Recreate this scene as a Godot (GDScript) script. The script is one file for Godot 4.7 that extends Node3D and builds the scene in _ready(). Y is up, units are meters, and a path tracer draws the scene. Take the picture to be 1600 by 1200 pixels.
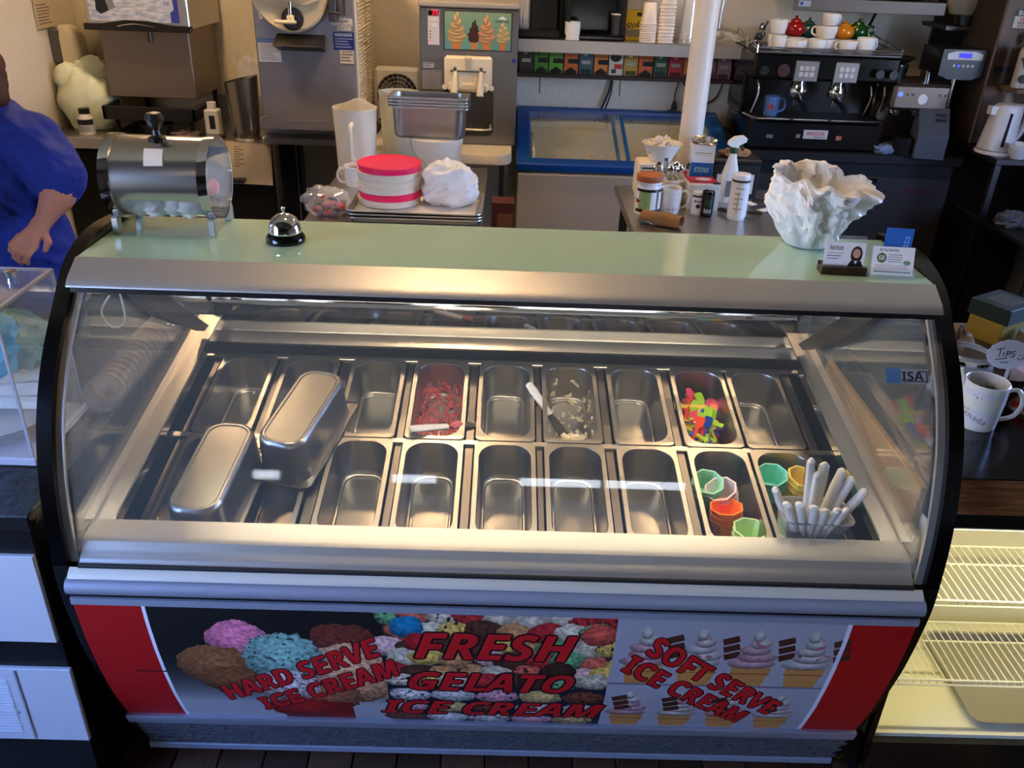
extends Node3D
# Ice cream shop: a curved-glass gelato case seen from the customer's side, with the work area behind it.

class MB:
	# collects triangles; commit() gives them smooth normals where faces meet at a shallow angle
	var p := PackedVector3Array()
	var uv := PackedVector2Array()
	var xf := Transform3D()
	var crease := 0.77
	func t(a: Vector3, b: Vector3, c: Vector3, ua := Vector2.ZERO, ub := Vector2.ZERO, uc := Vector2.ZERO) -> void:
		if a.distance_squared_to(b) < 1e-13 or b.distance_squared_to(c) < 1e-13 or a.distance_squared_to(c) < 1e-13:
			return
		p.append(xf * a); p.append(xf * b); p.append(xf * c)
		uv.append(ua); uv.append(ub); uv.append(uc)
	func q(a: Vector3, b: Vector3, c: Vector3, d: Vector3, ua := Vector2.ZERO, ub := Vector2.ZERO, uc := Vector2.ZERO, ud := Vector2.ZERO) -> void:
		t(a, b, c, ua, ub, uc)
		t(a, c, d, ua, uc, ud)
	func flip(i: int) -> void:
		var v := p[i + 1]; p[i + 1] = p[i + 2]; p[i + 2] = v
		var w := uv[i + 1]; uv[i + 1] = uv[i + 2]; uv[i + 2] = w
	func fix(s: int) -> void:
		var n := p.size()
		if n <= s:
			return
		var ctr := Vector3.ZERO
		for i in range(s, n):
			ctr += p[i]
		ctr /= float(n - s)
		var vol := 0.0
		for i in range(s, n, 3):
			vol += (p[i] - ctr).dot((p[i + 2] - p[i]).cross(p[i + 1] - p[i]))
		if vol < 0.0:
			for i in range(s, n, 3):
				flip(i)
	func convex(s: int) -> void:
		var ctr := Vector3.ZERO
		for i in range(s, p.size()):
			ctr += p[i]
		ctr /= maxf(1.0, float(p.size() - s))
		for i in range(s, p.size(), 3):
			if (p[i] - ctr).dot((p[i + 2] - p[i]).cross(p[i + 1] - p[i])) < 0.0:
				flip(i)
	func box(c: Vector3, s: Vector3, b := 0.0) -> void:
		var st := p.size()
		var h := s * 0.5
		b = minf(b, minf(h.x, minf(h.y, h.z)) * 0.95)
		for k in 3:
			var i := (k + 1) % 3
			var j := (k + 2) % 3
			for sg in [-1.0, 1.0]:
				var f := []
				for m in [[-1, -1], [1, -1], [1, 1], [-1, 1]]:
					var v := Vector3.ZERO
					v[k] = sg * h[k]; v[i] = m[0] * (h[i] - b); v[j] = m[1] * (h[j] - b)
					f.append(c + v)
				q(f[0], f[1], f[2], f[3])
		if b > 0.0:
			for k in 3:
				var i := (k + 1) % 3
				var j := (k + 2) % 3
				for si in [-1.0, 1.0]:
					for sj in [-1.0, 1.0]:
						var f := []
						for m in [[-1, 0], [1, 0], [1, 1], [-1, 1]]:
							var v := Vector3.ZERO
							v[k] = m[0] * (h[k] - b)
							v[i] = si * (h[i] - (b if m[1] == 1 else 0.0)); v[j] = sj * (h[j] - (b if m[1] == 0 else 0.0))
							f.append(c + v)
						q(f[0], f[1], f[2], f[3])
			for x in [-1.0, 1.0]:
				for y in [-1.0, 1.0]:
					for z in [-1.0, 1.0]:
						var o := Vector3(x * (h.x - b), y * (h.y - b), z * (h.z - b))
						t(c + o + Vector3(x * b, 0, 0), c + o + Vector3(0, y * b, 0), c + o + Vector3(0, 0, z * b))
		convex(st)
	func loft(rings: Array, cap0 := true, cap1 := true, closed := true) -> void:
		var st := p.size()
		for i in rings.size() - 1:
			var A: PackedVector3Array = rings[i]
			var B: PackedVector3Array = rings[i + 1]
			var n := A.size()
			for j in (n if closed else n - 1):
				var k := (j + 1) % n
				q(A[j], A[k], B[k], B[j])
		for e in 2:
			if (e == 0 and cap0) or (e == 1 and cap1):
				var A: PackedVector3Array = rings[0] if e == 0 else rings[-1]
				var m := Vector3.ZERO
				for v in A:
					m += v
				m /= A.size()
				for j in A.size():
					var k := (j + 1) % A.size()
					if e == 0:
						t(A[k], A[j], m)
					else:
						t(A[j], A[k], m)
		fix(st)
	func lathe(prof: Array, seg := 24, a0 := 0.0, a1 := TAU) -> void:
		# prof: [r, y] pairs, turned about the y axis
		var rings := []
		var full := a1 - a0 > TAU - 0.01
		for v in prof:
			var r := PackedVector3Array()
			for k in (seg if full else seg + 1):
				var a := a0 + (a1 - a0) * k / seg
				r.append(Vector3(cos(a) * v[0], v[1], sin(a) * v[0]))
			rings.append(r)
		loft(rings, prof[0][0] > 1e-5 and full, prof[-1][0] > 1e-5 and full, full)
	func cyl(a: Vector3, b: Vector3, r0: float, r1 := -1.0, seg := 14) -> void:
		tube([a, b], [r0, r0 if r1 < 0.0 else r1], seg)
	func tube(pts: Array, r, seg := 8, closed := false) -> void:
		var rings := []
		var n := pts.size()
		var up := Vector3.ZERO
		for i in n:
			var d: Vector3
			if closed:
				d = (pts[(i + 1) % n] - pts[(i + n - 1) % n]).normalized()
			else:
				d = (pts[mini(i + 1, n - 1)] - pts[maxi(i - 1, 0)]).normalized()
			if up == Vector3.ZERO:
				up = d.cross(Vector3.RIGHT if absf(d.x) < 0.8 else Vector3.UP).normalized()
			up = (up - d * up.dot(d)).normalized()
			var sd := d.cross(up)
			var rr: float = r[i] if r is Array else r
			var ring := PackedVector3Array()
			for k in seg:
				var a := TAU * k / seg
				ring.append(pts[i] + (up * cos(a) + sd * sin(a)) * rr)
			rings.append(ring)
		if closed:
			rings.append(rings[0])
		loft(rings, not closed, not closed)
	func ext(poly: PackedVector2Array, z0: float, z1: float) -> void:
		# a polygon in x and y drawn out along z
		var st := p.size()
		if Geometry2D.is_polygon_clockwise(poly):
			poly.reverse()
		var n := poly.size()
		var ix := Geometry2D.triangulate_polygon(poly)
		for i in range(0, ix.size(), 3):
			var a := poly[ix[i]]
			var b := poly[ix[i + 1]]
			var c := poly[ix[i + 2]]
			if (b - a).cross(c - a) < 0.0:
				var w := b; b = c; c = w
			t(Vector3(a.x, a.y, z1), Vector3(b.x, b.y, z1), Vector3(c.x, c.y, z1))
			t(Vector3(a.x, a.y, z0), Vector3(c.x, c.y, z0), Vector3(b.x, b.y, z0))
		for i in n:
			var a := poly[i]
			var b := poly[(i + 1) % n]
			q(Vector3(a.x, a.y, z0), Vector3(b.x, b.y, z0), Vector3(b.x, b.y, z1), Vector3(a.x, a.y, z1))
		fix(st)
	func ell(c: Vector3, r: Vector3, seg := 16, rows := 10) -> void:
		var rings := []
		for i in rows + 1:
			var a := PI * i / rows
			var ring := PackedVector3Array()
			for k in seg:
				var b := TAU * k / seg
				ring.append(c + Vector3(sin(a) * cos(b) * r.x, cos(a) * r.y, sin(a) * sin(b) * r.z))
			rings.append(ring)
		loft(rings, false, false)
	func grid(nx: int, ny: int, f: Callable) -> void:
		for i in nx:
			for j in ny:
				var u0 := float(i) / nx; var u1 := float(i + 1) / nx
				var v0 := float(j) / ny; var v1 := float(j + 1) / ny
				q(f.call(u0, v0), f.call(u1, v0), f.call(u1, v1), f.call(u0, v1), Vector2(u0, v0), Vector2(u1, v0), Vector2(u1, v1), Vector2(u0, v1))
	func plate(a: Vector3, b: Vector3, c: Vector3, d: Vector3) -> void:
		# one printed face: a top left, b top right, c bottom right, d bottom left
		q(a, b, c, d, Vector2(0, 0), Vector2(1, 0), Vector2(1, 1), Vector2(0, 1))
	func duplicate_at(o: Vector3) -> MB:
		for i in p.size():
			p[i] += o
		return self
	func turned(x: Transform3D) -> MB:
		for i in p.size():
			p[i] = x * p[i]
		return self
	func commit() -> ArrayMesh:
		var n := p.size()
		var fn := PackedVector3Array()
		fn.resize(n / 3)
		var un := PackedVector3Array()
		un.resize(n / 3)
		var at := {}
		for i in range(0, n, 3):
			var f := (p[i + 2] - p[i]).cross(p[i + 1] - p[i])
			fn[i / 3] = f
			un[i / 3] = f.normalized()
			for k in 3:
				var key := Vector3i((p[i + k] * 30000.0).round())
				if at.has(key):
					at[key].append(i / 3)
				else:
					at[key] = [i / 3]
		var nn := PackedVector3Array()
		nn.resize(n)
		for i in n:
			var me := un[i / 3]
			var s := Vector3.ZERO
			for j in at[Vector3i((p[i] * 30000.0).round())]:
				if un[j].dot(me) > crease:
					s += fn[j]
			nn[i] = s.normalized() if s.length_squared() > 1e-24 else Vector3.UP
		var arr := []
		arr.resize(Mesh.ARRAY_MAX)
		arr[Mesh.ARRAY_VERTEX] = p
		arr[Mesh.ARRAY_NORMAL] = nn
		arr[Mesh.ARRAY_TEX_UV] = uv
		var m := ArrayMesh.new()
		m.add_surface_from_arrays(Mesh.PRIMITIVE_TRIANGLES, arr)
		return m

class Cv:
	# a small paint box for flat prints: photographs on panels, labels, lettering
	var im: Image
	var w: int
	var h: int
	func _init(ww: int, hh: int, c: Color) -> void:
		w = ww; h = hh
		im = Image.create(w, h, false, Image.FORMAT_RGBA8)
		im.fill(c)
	func put(x: int, y: int, c: Color) -> void:
		if x >= 0 and y >= 0 and x < w and y < h:
			im.set_pixel(x, y, c)
	func rect(x: float, y: float, ww: float, hh: float, c: Color) -> void:
		im.fill_rect(Rect2i(int(x), int(y), int(ww), int(hh)), c)
	func oval(cx: float, cy: float, rx: float, ry: float, c: Color) -> void:
		for y in range(maxi(0, int(cy - ry)), mini(h, int(cy + ry) + 1)):
			for x in range(maxi(0, int(cx - rx)), mini(w, int(cx + rx) + 1)):
				var d := Vector2((x - cx) / rx, (y - cy) / ry)
				if d.length_squared() < 1.0:
					im.set_pixel(x, y, c)
	func tri(a: Vector2, b: Vector2, c: Vector2, col: Color) -> void:
		var x0 := maxi(0, int(minf(a.x, minf(b.x, c.x))))
		var x1 := mini(w - 1, int(maxf(a.x, maxf(b.x, c.x))) + 1)
		var y0 := maxi(0, int(minf(a.y, minf(b.y, c.y))))
		var y1 := mini(h - 1, int(maxf(a.y, maxf(b.y, c.y))) + 1)
		var s := (b - a).cross(c - a)
		if absf(s) < 1e-6:
			return
		for y in range(y0, y1 + 1):
			for x in range(x0, x1 + 1):
				var q := Vector2(x + 0.5, y + 0.5)
				var e0 := (b - a).cross(q - a) * s
				var e1 := (c - b).cross(q - b) * s
				var e2 := (a - c).cross(q - c) * s
				if e0 >= 0.0 and e1 >= 0.0 and e2 >= 0.0:
					im.set_pixel(x, y, col)
	func poly(pts: Array, c: Color) -> void:
		var pp := PackedVector2Array(pts)
		var ix := Geometry2D.triangulate_polygon(pp)
		for i in range(0, ix.size(), 3):
			tri(pp[ix[i]], pp[ix[i + 1]], pp[ix[i + 2]], c)
	func line(a: Vector2, b: Vector2, wd: float, c: Color) -> void:
		var n := (b - a).normalized().orthogonal() * wd * 0.5
		tri(a + n, b + n, b - n, c)
		tri(a + n, b - n, a - n, c)
	func scoop(cx: float, cy: float, rx: float, ry: float, c: Color, ns: FastNoiseLite, rough := 0.16, speck := Color(0, 0, 0, 0), grain := 0.30) -> void:
		# a printed photograph of a ball of ice cream: ragged outline, crumbly surface
		for y in range(maxi(0, int(cy - ry * 1.15)), mini(h, int(cy + ry * 1.15) + 1)):
			for x in range(maxi(0, int(cx - rx * 1.15)), mini(w, int(cx + rx * 1.15) + 1)):
				var d := Vector2((x - cx) / rx, (y - cy) / ry)
				var e := ns.get_noise_2d(x * 2.0 + cx * 7.0, y * 2.0)
				var l := d.length() + e * rough
				if l < 1.0:
					var k := 0.72 + 0.36 * (1.0 - l) - d.y * 0.20 + ns.get_noise_2d(x * 5.0, y * 5.0 + cx) * grain
					var cc := Color(c.r * k, c.g * k, c.b * k)
					if speck.a > 0.0 and ns.get_noise_2d(x * 4.0 + 999.0, y * 4.0 + cx) > 0.30:
						cc = Color(speck.r, speck.g, speck.b)
					im.set_pixel(x, y, cc.clamp())
	func text(s: String, xf: Transform2D, c: Color, fat := 0.0, font := "Droid Sans", bold := true) -> void:
		# xf maps letter units (cap height about 0.72, y down) to pixels
		var tm := TextMesh.new()
		var f := SystemFont.new()
		f.font_names = PackedStringArray([font])
		f.font_weight = 700 if bold else 400
		tm.font = f
		tm.font_size = 64
		tm.pixel_size = 1.0 / 64.0
		tm.depth = 0.0
		tm.curve_step = 2.0
		tm.text = s
		var a := tm.get_mesh_arrays()
		var v: PackedVector3Array = a[Mesh.ARRAY_VERTEX]
		var ix: PackedInt32Array = a[Mesh.ARRAY_INDEX]
		var offs := [Vector2.ZERO]
		if fat > 0.0:
			offs = []
			for k in 8:
				offs.append(Vector2.from_angle(TAU * k / 8.0) * fat)
		for o in offs:
			for i in range(0, ix.size(), 3):
				tri(xf * Vector2(v[ix[i]].x, -v[ix[i]].y) + o, xf * Vector2(v[ix[i + 1]].x, -v[ix[i + 1]].y) + o, xf * Vector2(v[ix[i + 2]].x, -v[ix[i + 2]].y) + o, c)
	func write(s: String, cx: float, cy: float, wd: float, ht: float, c: Color, font := "Droid Sans", bold := true, turn := 0.0) -> void:
		# one line of text, centred, fitted to a width
		var l := maxf(0.6, 0.66 * s.length())
		text(s, Transform2D(turn, Vector2(wd / l, ht / 0.72), 0.0, Vector2(cx, cy)), c, 0.0, font, bold)
	func tex() -> ImageTexture:
		return ImageTexture.create_from_image(im)

var M := {}
var used := {}

func mt(key: String, c := Color.WHITE, rough := 0.5, metal := 0.0) -> StandardMaterial3D:
	if not M.has(key):
		var m := StandardMaterial3D.new()
		m.resource_name = key
		m.albedo_color = c
		m.roughness = rough
		m.metallic = metal
		M[key] = m
	return M[key]

func col(c: Color, rough := 0.5, metal := 0.0) -> StandardMaterial3D:
	return mt("%s_%.2f_%.2f" % [c.to_html(), rough, metal], c, rough, metal)

func glass(key: String, c: Color) -> StandardMaterial3D:
	var m := mt(key, c, 0.03)
	m.transparency = BaseMaterial3D.TRANSPARENCY_ALPHA
	return m

func printed(key: String, cv: Cv, rough := 0.45) -> StandardMaterial3D:
	var m := mt(key, Color.WHITE, rough)
	m.albedo_texture = cv.tex()
	m.texture_repeat = false
	return m

func glow(key: String, c: Color, e: float) -> StandardMaterial3D:
	var m := mt(key, c, 0.5)
	m.emission_enabled = true
	m.emission = c
	m.emission_energy_multiplier = e
	return m

func noise(seed_: int, freq: float, oct := 3) -> FastNoiseLite:
	var n := FastNoiseLite.new()
	n.seed = seed_
	n.frequency = freq
	n.fractal_octaves = oct
	return n

func ntex(seed_: int, freq: float, c0: Color, c1: Color, size := 256, normal := false, bump := 2.0) -> NoiseTexture2D:
	var t := NoiseTexture2D.new()
	t.width = size
	t.height = size
	t.seamless = true
	t.noise = noise(seed_, freq, 4)
	if normal:
		t.as_normal_map = true
		t.bump_strength = bump
	else:
		var g := Gradient.new()
		g.set_color(0, c0)
		g.set_color(1, c1)
		t.color_ramp = g
	return t

func numbered(called: String) -> String:
	if not used.has(called):
		used[called] = 0
		return called
	used[called] += 1
	return "%s_%03d" % [called, used[called]]

func thing(called: String, label: String, category: String, at := Vector3.ZERO, turn := 0.0, group := "") -> Node3D:
	var o := Node3D.new()
	o.name = numbered(called)
	add_child(o)
	o.position = at
	o.rotation.y = turn
	tag(o, label, category, group)
	return o

func tag(o: Node3D, label: String, category: String, group := "", kind := "") -> Node3D:
	if label:
		o.set_meta("label", label)
	if category:
		o.set_meta("category", category)
	if group:
		o.set_meta("group", group)
	if kind:
		o.set_meta("kind", kind)
	return o

func part(parent: Node3D, called: String, mb: MB, m: Material, label := "") -> MeshInstance3D:
	var o := MeshInstance3D.new()
	o.name = called
	o.mesh = mb.commit()
	o.material_override = m
	parent.add_child(o, true)
	if label:
		o.set_meta("label", label)
	return o

func solo(called: String, mb: MB, m: Material, label: String, category: String, at := Vector3.ZERO, turn := 0.0, group := "") -> MeshInstance3D:
	var o := MeshInstance3D.new()
	o.name = numbered(called)
	o.mesh = mb.commit()
	o.material_override = m
	add_child(o)
	o.position = at
	o.rotation.y = turn
	tag(o, label, category, group)
	return o

func struct(called: String, mb: MB, m: Material, label := "") -> MeshInstance3D:
	var o := MeshInstance3D.new()
	o.name = called
	o.mesh = mb.commit()
	o.material_override = m
	add_child(o, true)
	o.set_meta("kind", "structure")
	if label:
		o.set_meta("label", label)
	return o

func copy(o: Node3D, called: String, label: String, at: Vector3, turn := 0.0) -> Node3D:
	var c: Node3D = o.duplicate()
	c.name = numbered(called)
	add_child(c)
	c.position = at
	c.rotation = Vector3(0, turn, 0)
	c.set_meta("label", label)
	return c

func bx(c: Vector3, s: Vector3, b := 0.0) -> MB:
	var m := MB.new()
	m.box(c, s, b)
	return m

func lath(prof: Array, seg := 24) -> MB:
	var m := MB.new()
	m.lathe(prof, seg)
	return m

func tub(pts: Array, r, seg := 8) -> MB:
	var m := MB.new()
	m.tube(pts, r, seg)
	return m

func bend(pts: Array, n := 6) -> Array:
	# a smooth curve through the given points
	var out := []
	for i in pts.size() - 1:
		var a: Vector3 = pts[maxi(i - 1, 0)]
		var b: Vector3 = pts[i]
		var c: Vector3 = pts[i + 1]
		var d: Vector3 = pts[mini(i + 2, pts.size() - 1)]
		for k in n:
			out.append(b.cubic_interpolate(c, a, d, float(k) / n))
	out.append(pts[-1])
	return out

func rrect(w: float, h: float, r: float, n := 6) -> PackedVector2Array:
	var o := PackedVector2Array()
	r = minf(r, minf(w, h) * 0.499)
	for k in 4:
		var c := Vector2((w / 2 - r) * (1 if k in [0, 3] else -1), (h / 2 - r) * (1 if k < 2 else -1))
		for i in n + 1:
			o.append(c + Vector2.from_angle(PI / 2 * (k + float(i) / n)) * r)
	return o

func resample(r: PackedVector3Array, n: int) -> PackedVector3Array:
	var c := Curve3D.new()
	c.bake_interval = 0.002
	for v in r:
		c.add_point(v)
	c.add_point(r[0])
	var o := PackedVector3Array()
	for k in n:
		o.append(c.sample_baked(c.get_baked_length() * k / n))
	return o

func ring(poly: PackedVector2Array, y: float, c := Vector2.ZERO) -> PackedVector3Array:
	var o := PackedVector3Array()
	for v in poly:
		o.append(Vector3(v.x + c.x, y, v.y + c.y))
	return o

func side(zy: Array) -> PackedVector2Array:
	var o := PackedVector2Array()
	for v in zy:
		o.append(Vector2(v[0], v[1]))
	return o

const ALONG_X := Transform3D(Basis(Vector3(0, 0, 1), Vector3(0, 1, 0), Vector3(1, 0, 0)), Vector3.ZERO)

func band(zy: Array, x0: float, x1: float) -> MB:
	# a section in z and y drawn out along x
	var m := MB.new()
	m.xf = ALONG_X
	m.ext(side(zy), x0, x1)
	return m

func shell(zy: Array, th: float) -> Array:
	# a line in z and y given a thickness on its inner side
	var o := zy.duplicate()
	for i in range(zy.size() - 1, -1, -1):
		var a: Array = zy[maxi(i - 1, 0)]
		var b: Array = zy[mini(i + 1, zy.size() - 1)]
		var d := Vector2(b[0] - a[0], b[1] - a[1]).normalized()
		o.append([zy[i][0] + d.y * th, zy[i][1] - d.x * th])
	return o

func letters(s: String, size: float, font := "Droid Sans", bold := true, depth := 0.001) -> MB:
	var tm := TextMesh.new()
	var f := SystemFont.new()
	f.font_names = PackedStringArray([font])
	f.font_weight = 700 if bold else 400
	tm.font = f
	tm.font_size = 48
	tm.pixel_size = size / 48.0
	tm.depth = depth
	tm.curve_step = 4.0
	tm.text = s
	var a := tm.get_mesh_arrays()
	var v: PackedVector3Array = a[Mesh.ARRAY_VERTEX]
	var ix: PackedInt32Array = a[Mesh.ARRAY_INDEX]
	var m := MB.new()
	for i in range(0, ix.size(), 3):
		m.t(v[ix[i]], v[ix[i + 1]], v[ix[i + 2]])
	return m

func lump(c: Vector3, r: Vector3, ns: FastNoiseLite, amt: float, seg := 28, rows := 18, fold := 0.0) -> MB:
	# a crumpled rounded body that sits on y = 0
	var m := MB.new()
	var rings := []
	for i in rows + 1:
		var a := PI * i / rows
		var g := PackedVector3Array()
		for k in seg:
			var b := TAU * k / seg
			var d := Vector3(sin(a) * cos(b), cos(a), sin(a) * sin(b))
			var e := 1.0 + ns.get_noise_3dv(d * 100.0) * amt + absf(ns.get_noise_3dv(d * 260.0 + Vector3(50, 0, 0))) * -fold
			var v := c + d * r * e
			v.y = maxf(v.y, 0.0)
			g.append(v)
		rings.append(g)
	m.loft(rings, false, false)
	m.crease = 0.5
	return m

func _ready() -> void:
	# camera
	var cam := Camera3D.new()
	cam.name = "camera"
	cam.position = Vector3(-0.0126, 2.0132, 1.687)
	cam.rotation = Vector3(-0.4871, -0.0169, 0.0385)
	cam.fov = 48.47
	cam.near = 0.05
	cam.far = 100.0
	add_child(cam)
	cam.current = true
	# sky and exposure
	var env := Environment.new()
	env.background_mode = Environment.BG_SKY
	var sm := ProceduralSkyMaterial.new()
	sm.sky_top_color = Color(0.42, 0.60, 0.95)
	sm.sky_horizon_color = Color(0.80, 0.88, 1.0)
	sm.ground_bottom_color = Color(0.55, 0.57, 0.60)
	sm.ground_horizon_color = Color(0.78, 0.82, 0.88)
	sm.sky_energy_multiplier = 3.6
	sm.ground_energy_multiplier = 3.6
	var sky := Sky.new()
	sky.sky_material = sm
	env.sky = sky
	env.tonemap_mode = Environment.TONE_MAPPER_LINEAR
	env.tonemap_exposure = 1.55
	env.sdfgi_enabled = true
	env.ssao_enabled = true
	env.ssil_enabled = true
	var we := WorldEnvironment.new()
	we.name = "environment"
	we.environment = env
	add_child(we)
	# warm ceiling lamps: work area on the left, over the case, over the customers' side
	ceiling_lamp(Vector3(-1.55, 2.78, -2.35), 8.0)
	ceiling_lamp(Vector3(-0.35, 2.78, -2.2), 7.0)
	ceiling_lamp(Vector3(-0.22, 2.78, -0.12), 4.0)
	ceiling_lamp(Vector3(1.15, 2.78, -1.9), 4.2)
	ceiling_lamp(Vector3(-1.5, 2.78, 2.6), 1.0)
	ceiling_lamp(Vector3(1.2, 2.78, 2.6), 1.0)
	materials()
	setting()
	display_case()
	pans()
	on_top()
	islands()
	back_left()
	back_mid()
	back_right()
	left_counter()
	right_counter()
	person()

const WARM := Color(1.0, 0.83, 0.62)

func ceiling_lamp(at: Vector3, energy: float) -> void:
	var t := thing("ceiling_lamp", "round recessed ceiling lamp giving warm light", "lamp", at, 0.0, "ceiling lamps")
	part(t, "trim_ring", lath([[0.13, 0.0], [0.15, 0.0], [0.155, 0.02], [0.13, 0.02]], 24), col(Color(0.85, 0.85, 0.83), 0.4))
	part(t, "lamp_disc", lath([[0.0, 0.004], [0.128, 0.004], [0.128, 0.014], [0.0, 0.014]], 24), glow("lamp_disc", WARM, 6.0))
	var l := AreaLight3D.new()
	l.name = "lamp_light"
	l.area_size = Vector2(0.22, 0.22)
	l.light_color = WARM
	l.light_energy = energy
	l.area_range = 12.0
	l.area_attenuation = 2.0
	l.shadow_enabled = true
	l.rotation.x = -PI / 2
	t.add_child(l)

func materials() -> void:
	var s := mt("steel", Color(0.74, 0.73, 0.71), 0.34, 1.0)
	s.roughness_texture = ntex(3, 0.02, Color(0.88, 0.88, 0.88), Color(1, 1, 1))
	s.uv1_triplanar = true
	s.uv1_scale = Vector3(2, 14, 2)
	mt("pan_steel", Color(0.66, 0.655, 0.64), 0.33, 1.0)
	mt("dark_steel", Color(0.36, 0.35, 0.34), 0.38, 1.0)
	mt("liner", Color(0.16, 0.16, 0.155), 0.35, 0.8)
	mt("chrome", Color(0.86, 0.86, 0.86), 0.07, 1.0)
	mt("mirror", Color(0.62, 0.62, 0.63), 0.05, 1.0)
	mt("alu", Color(0.80, 0.79, 0.77), 0.40, 0.85)
	mt("alu_blue", Color(0.60, 0.61, 0.66), 0.45, 0.25)
	mt("black", Color(0.028, 0.027, 0.028), 0.38)
	mt("black_gloss", Color(0.018, 0.018, 0.02), 0.16)
	mt("black_matt", Color(0.03, 0.029, 0.028), 0.75)
	mt("rubber", Color(0.05, 0.05, 0.05), 0.7)
	mt("white", Color(0.86, 0.85, 0.82), 0.35)
	mt("white_matt", Color(0.84, 0.83, 0.80), 0.7)
	mt("cream", Color(0.86, 0.81, 0.70), 0.45)
	mt("china", Color(0.88, 0.87, 0.84), 0.12)
	mt("paper", Color(0.85, 0.83, 0.78), 0.85)
	mt("kraft", Color(0.55, 0.40, 0.25), 0.85)
	var bagm := mt("bag_white", Color(0.90, 0.89, 0.87), 0.42)
	bagm.backlight = Color(0.35, 0.35, 0.34)
	glass("pane", Color(0.93, 0.97, 0.95, 0.03))
	glass("clear", Color(0.95, 0.96, 0.96, 0.10))
	glass("film", Color(0.9, 0.92, 0.92, 0.16))

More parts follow.
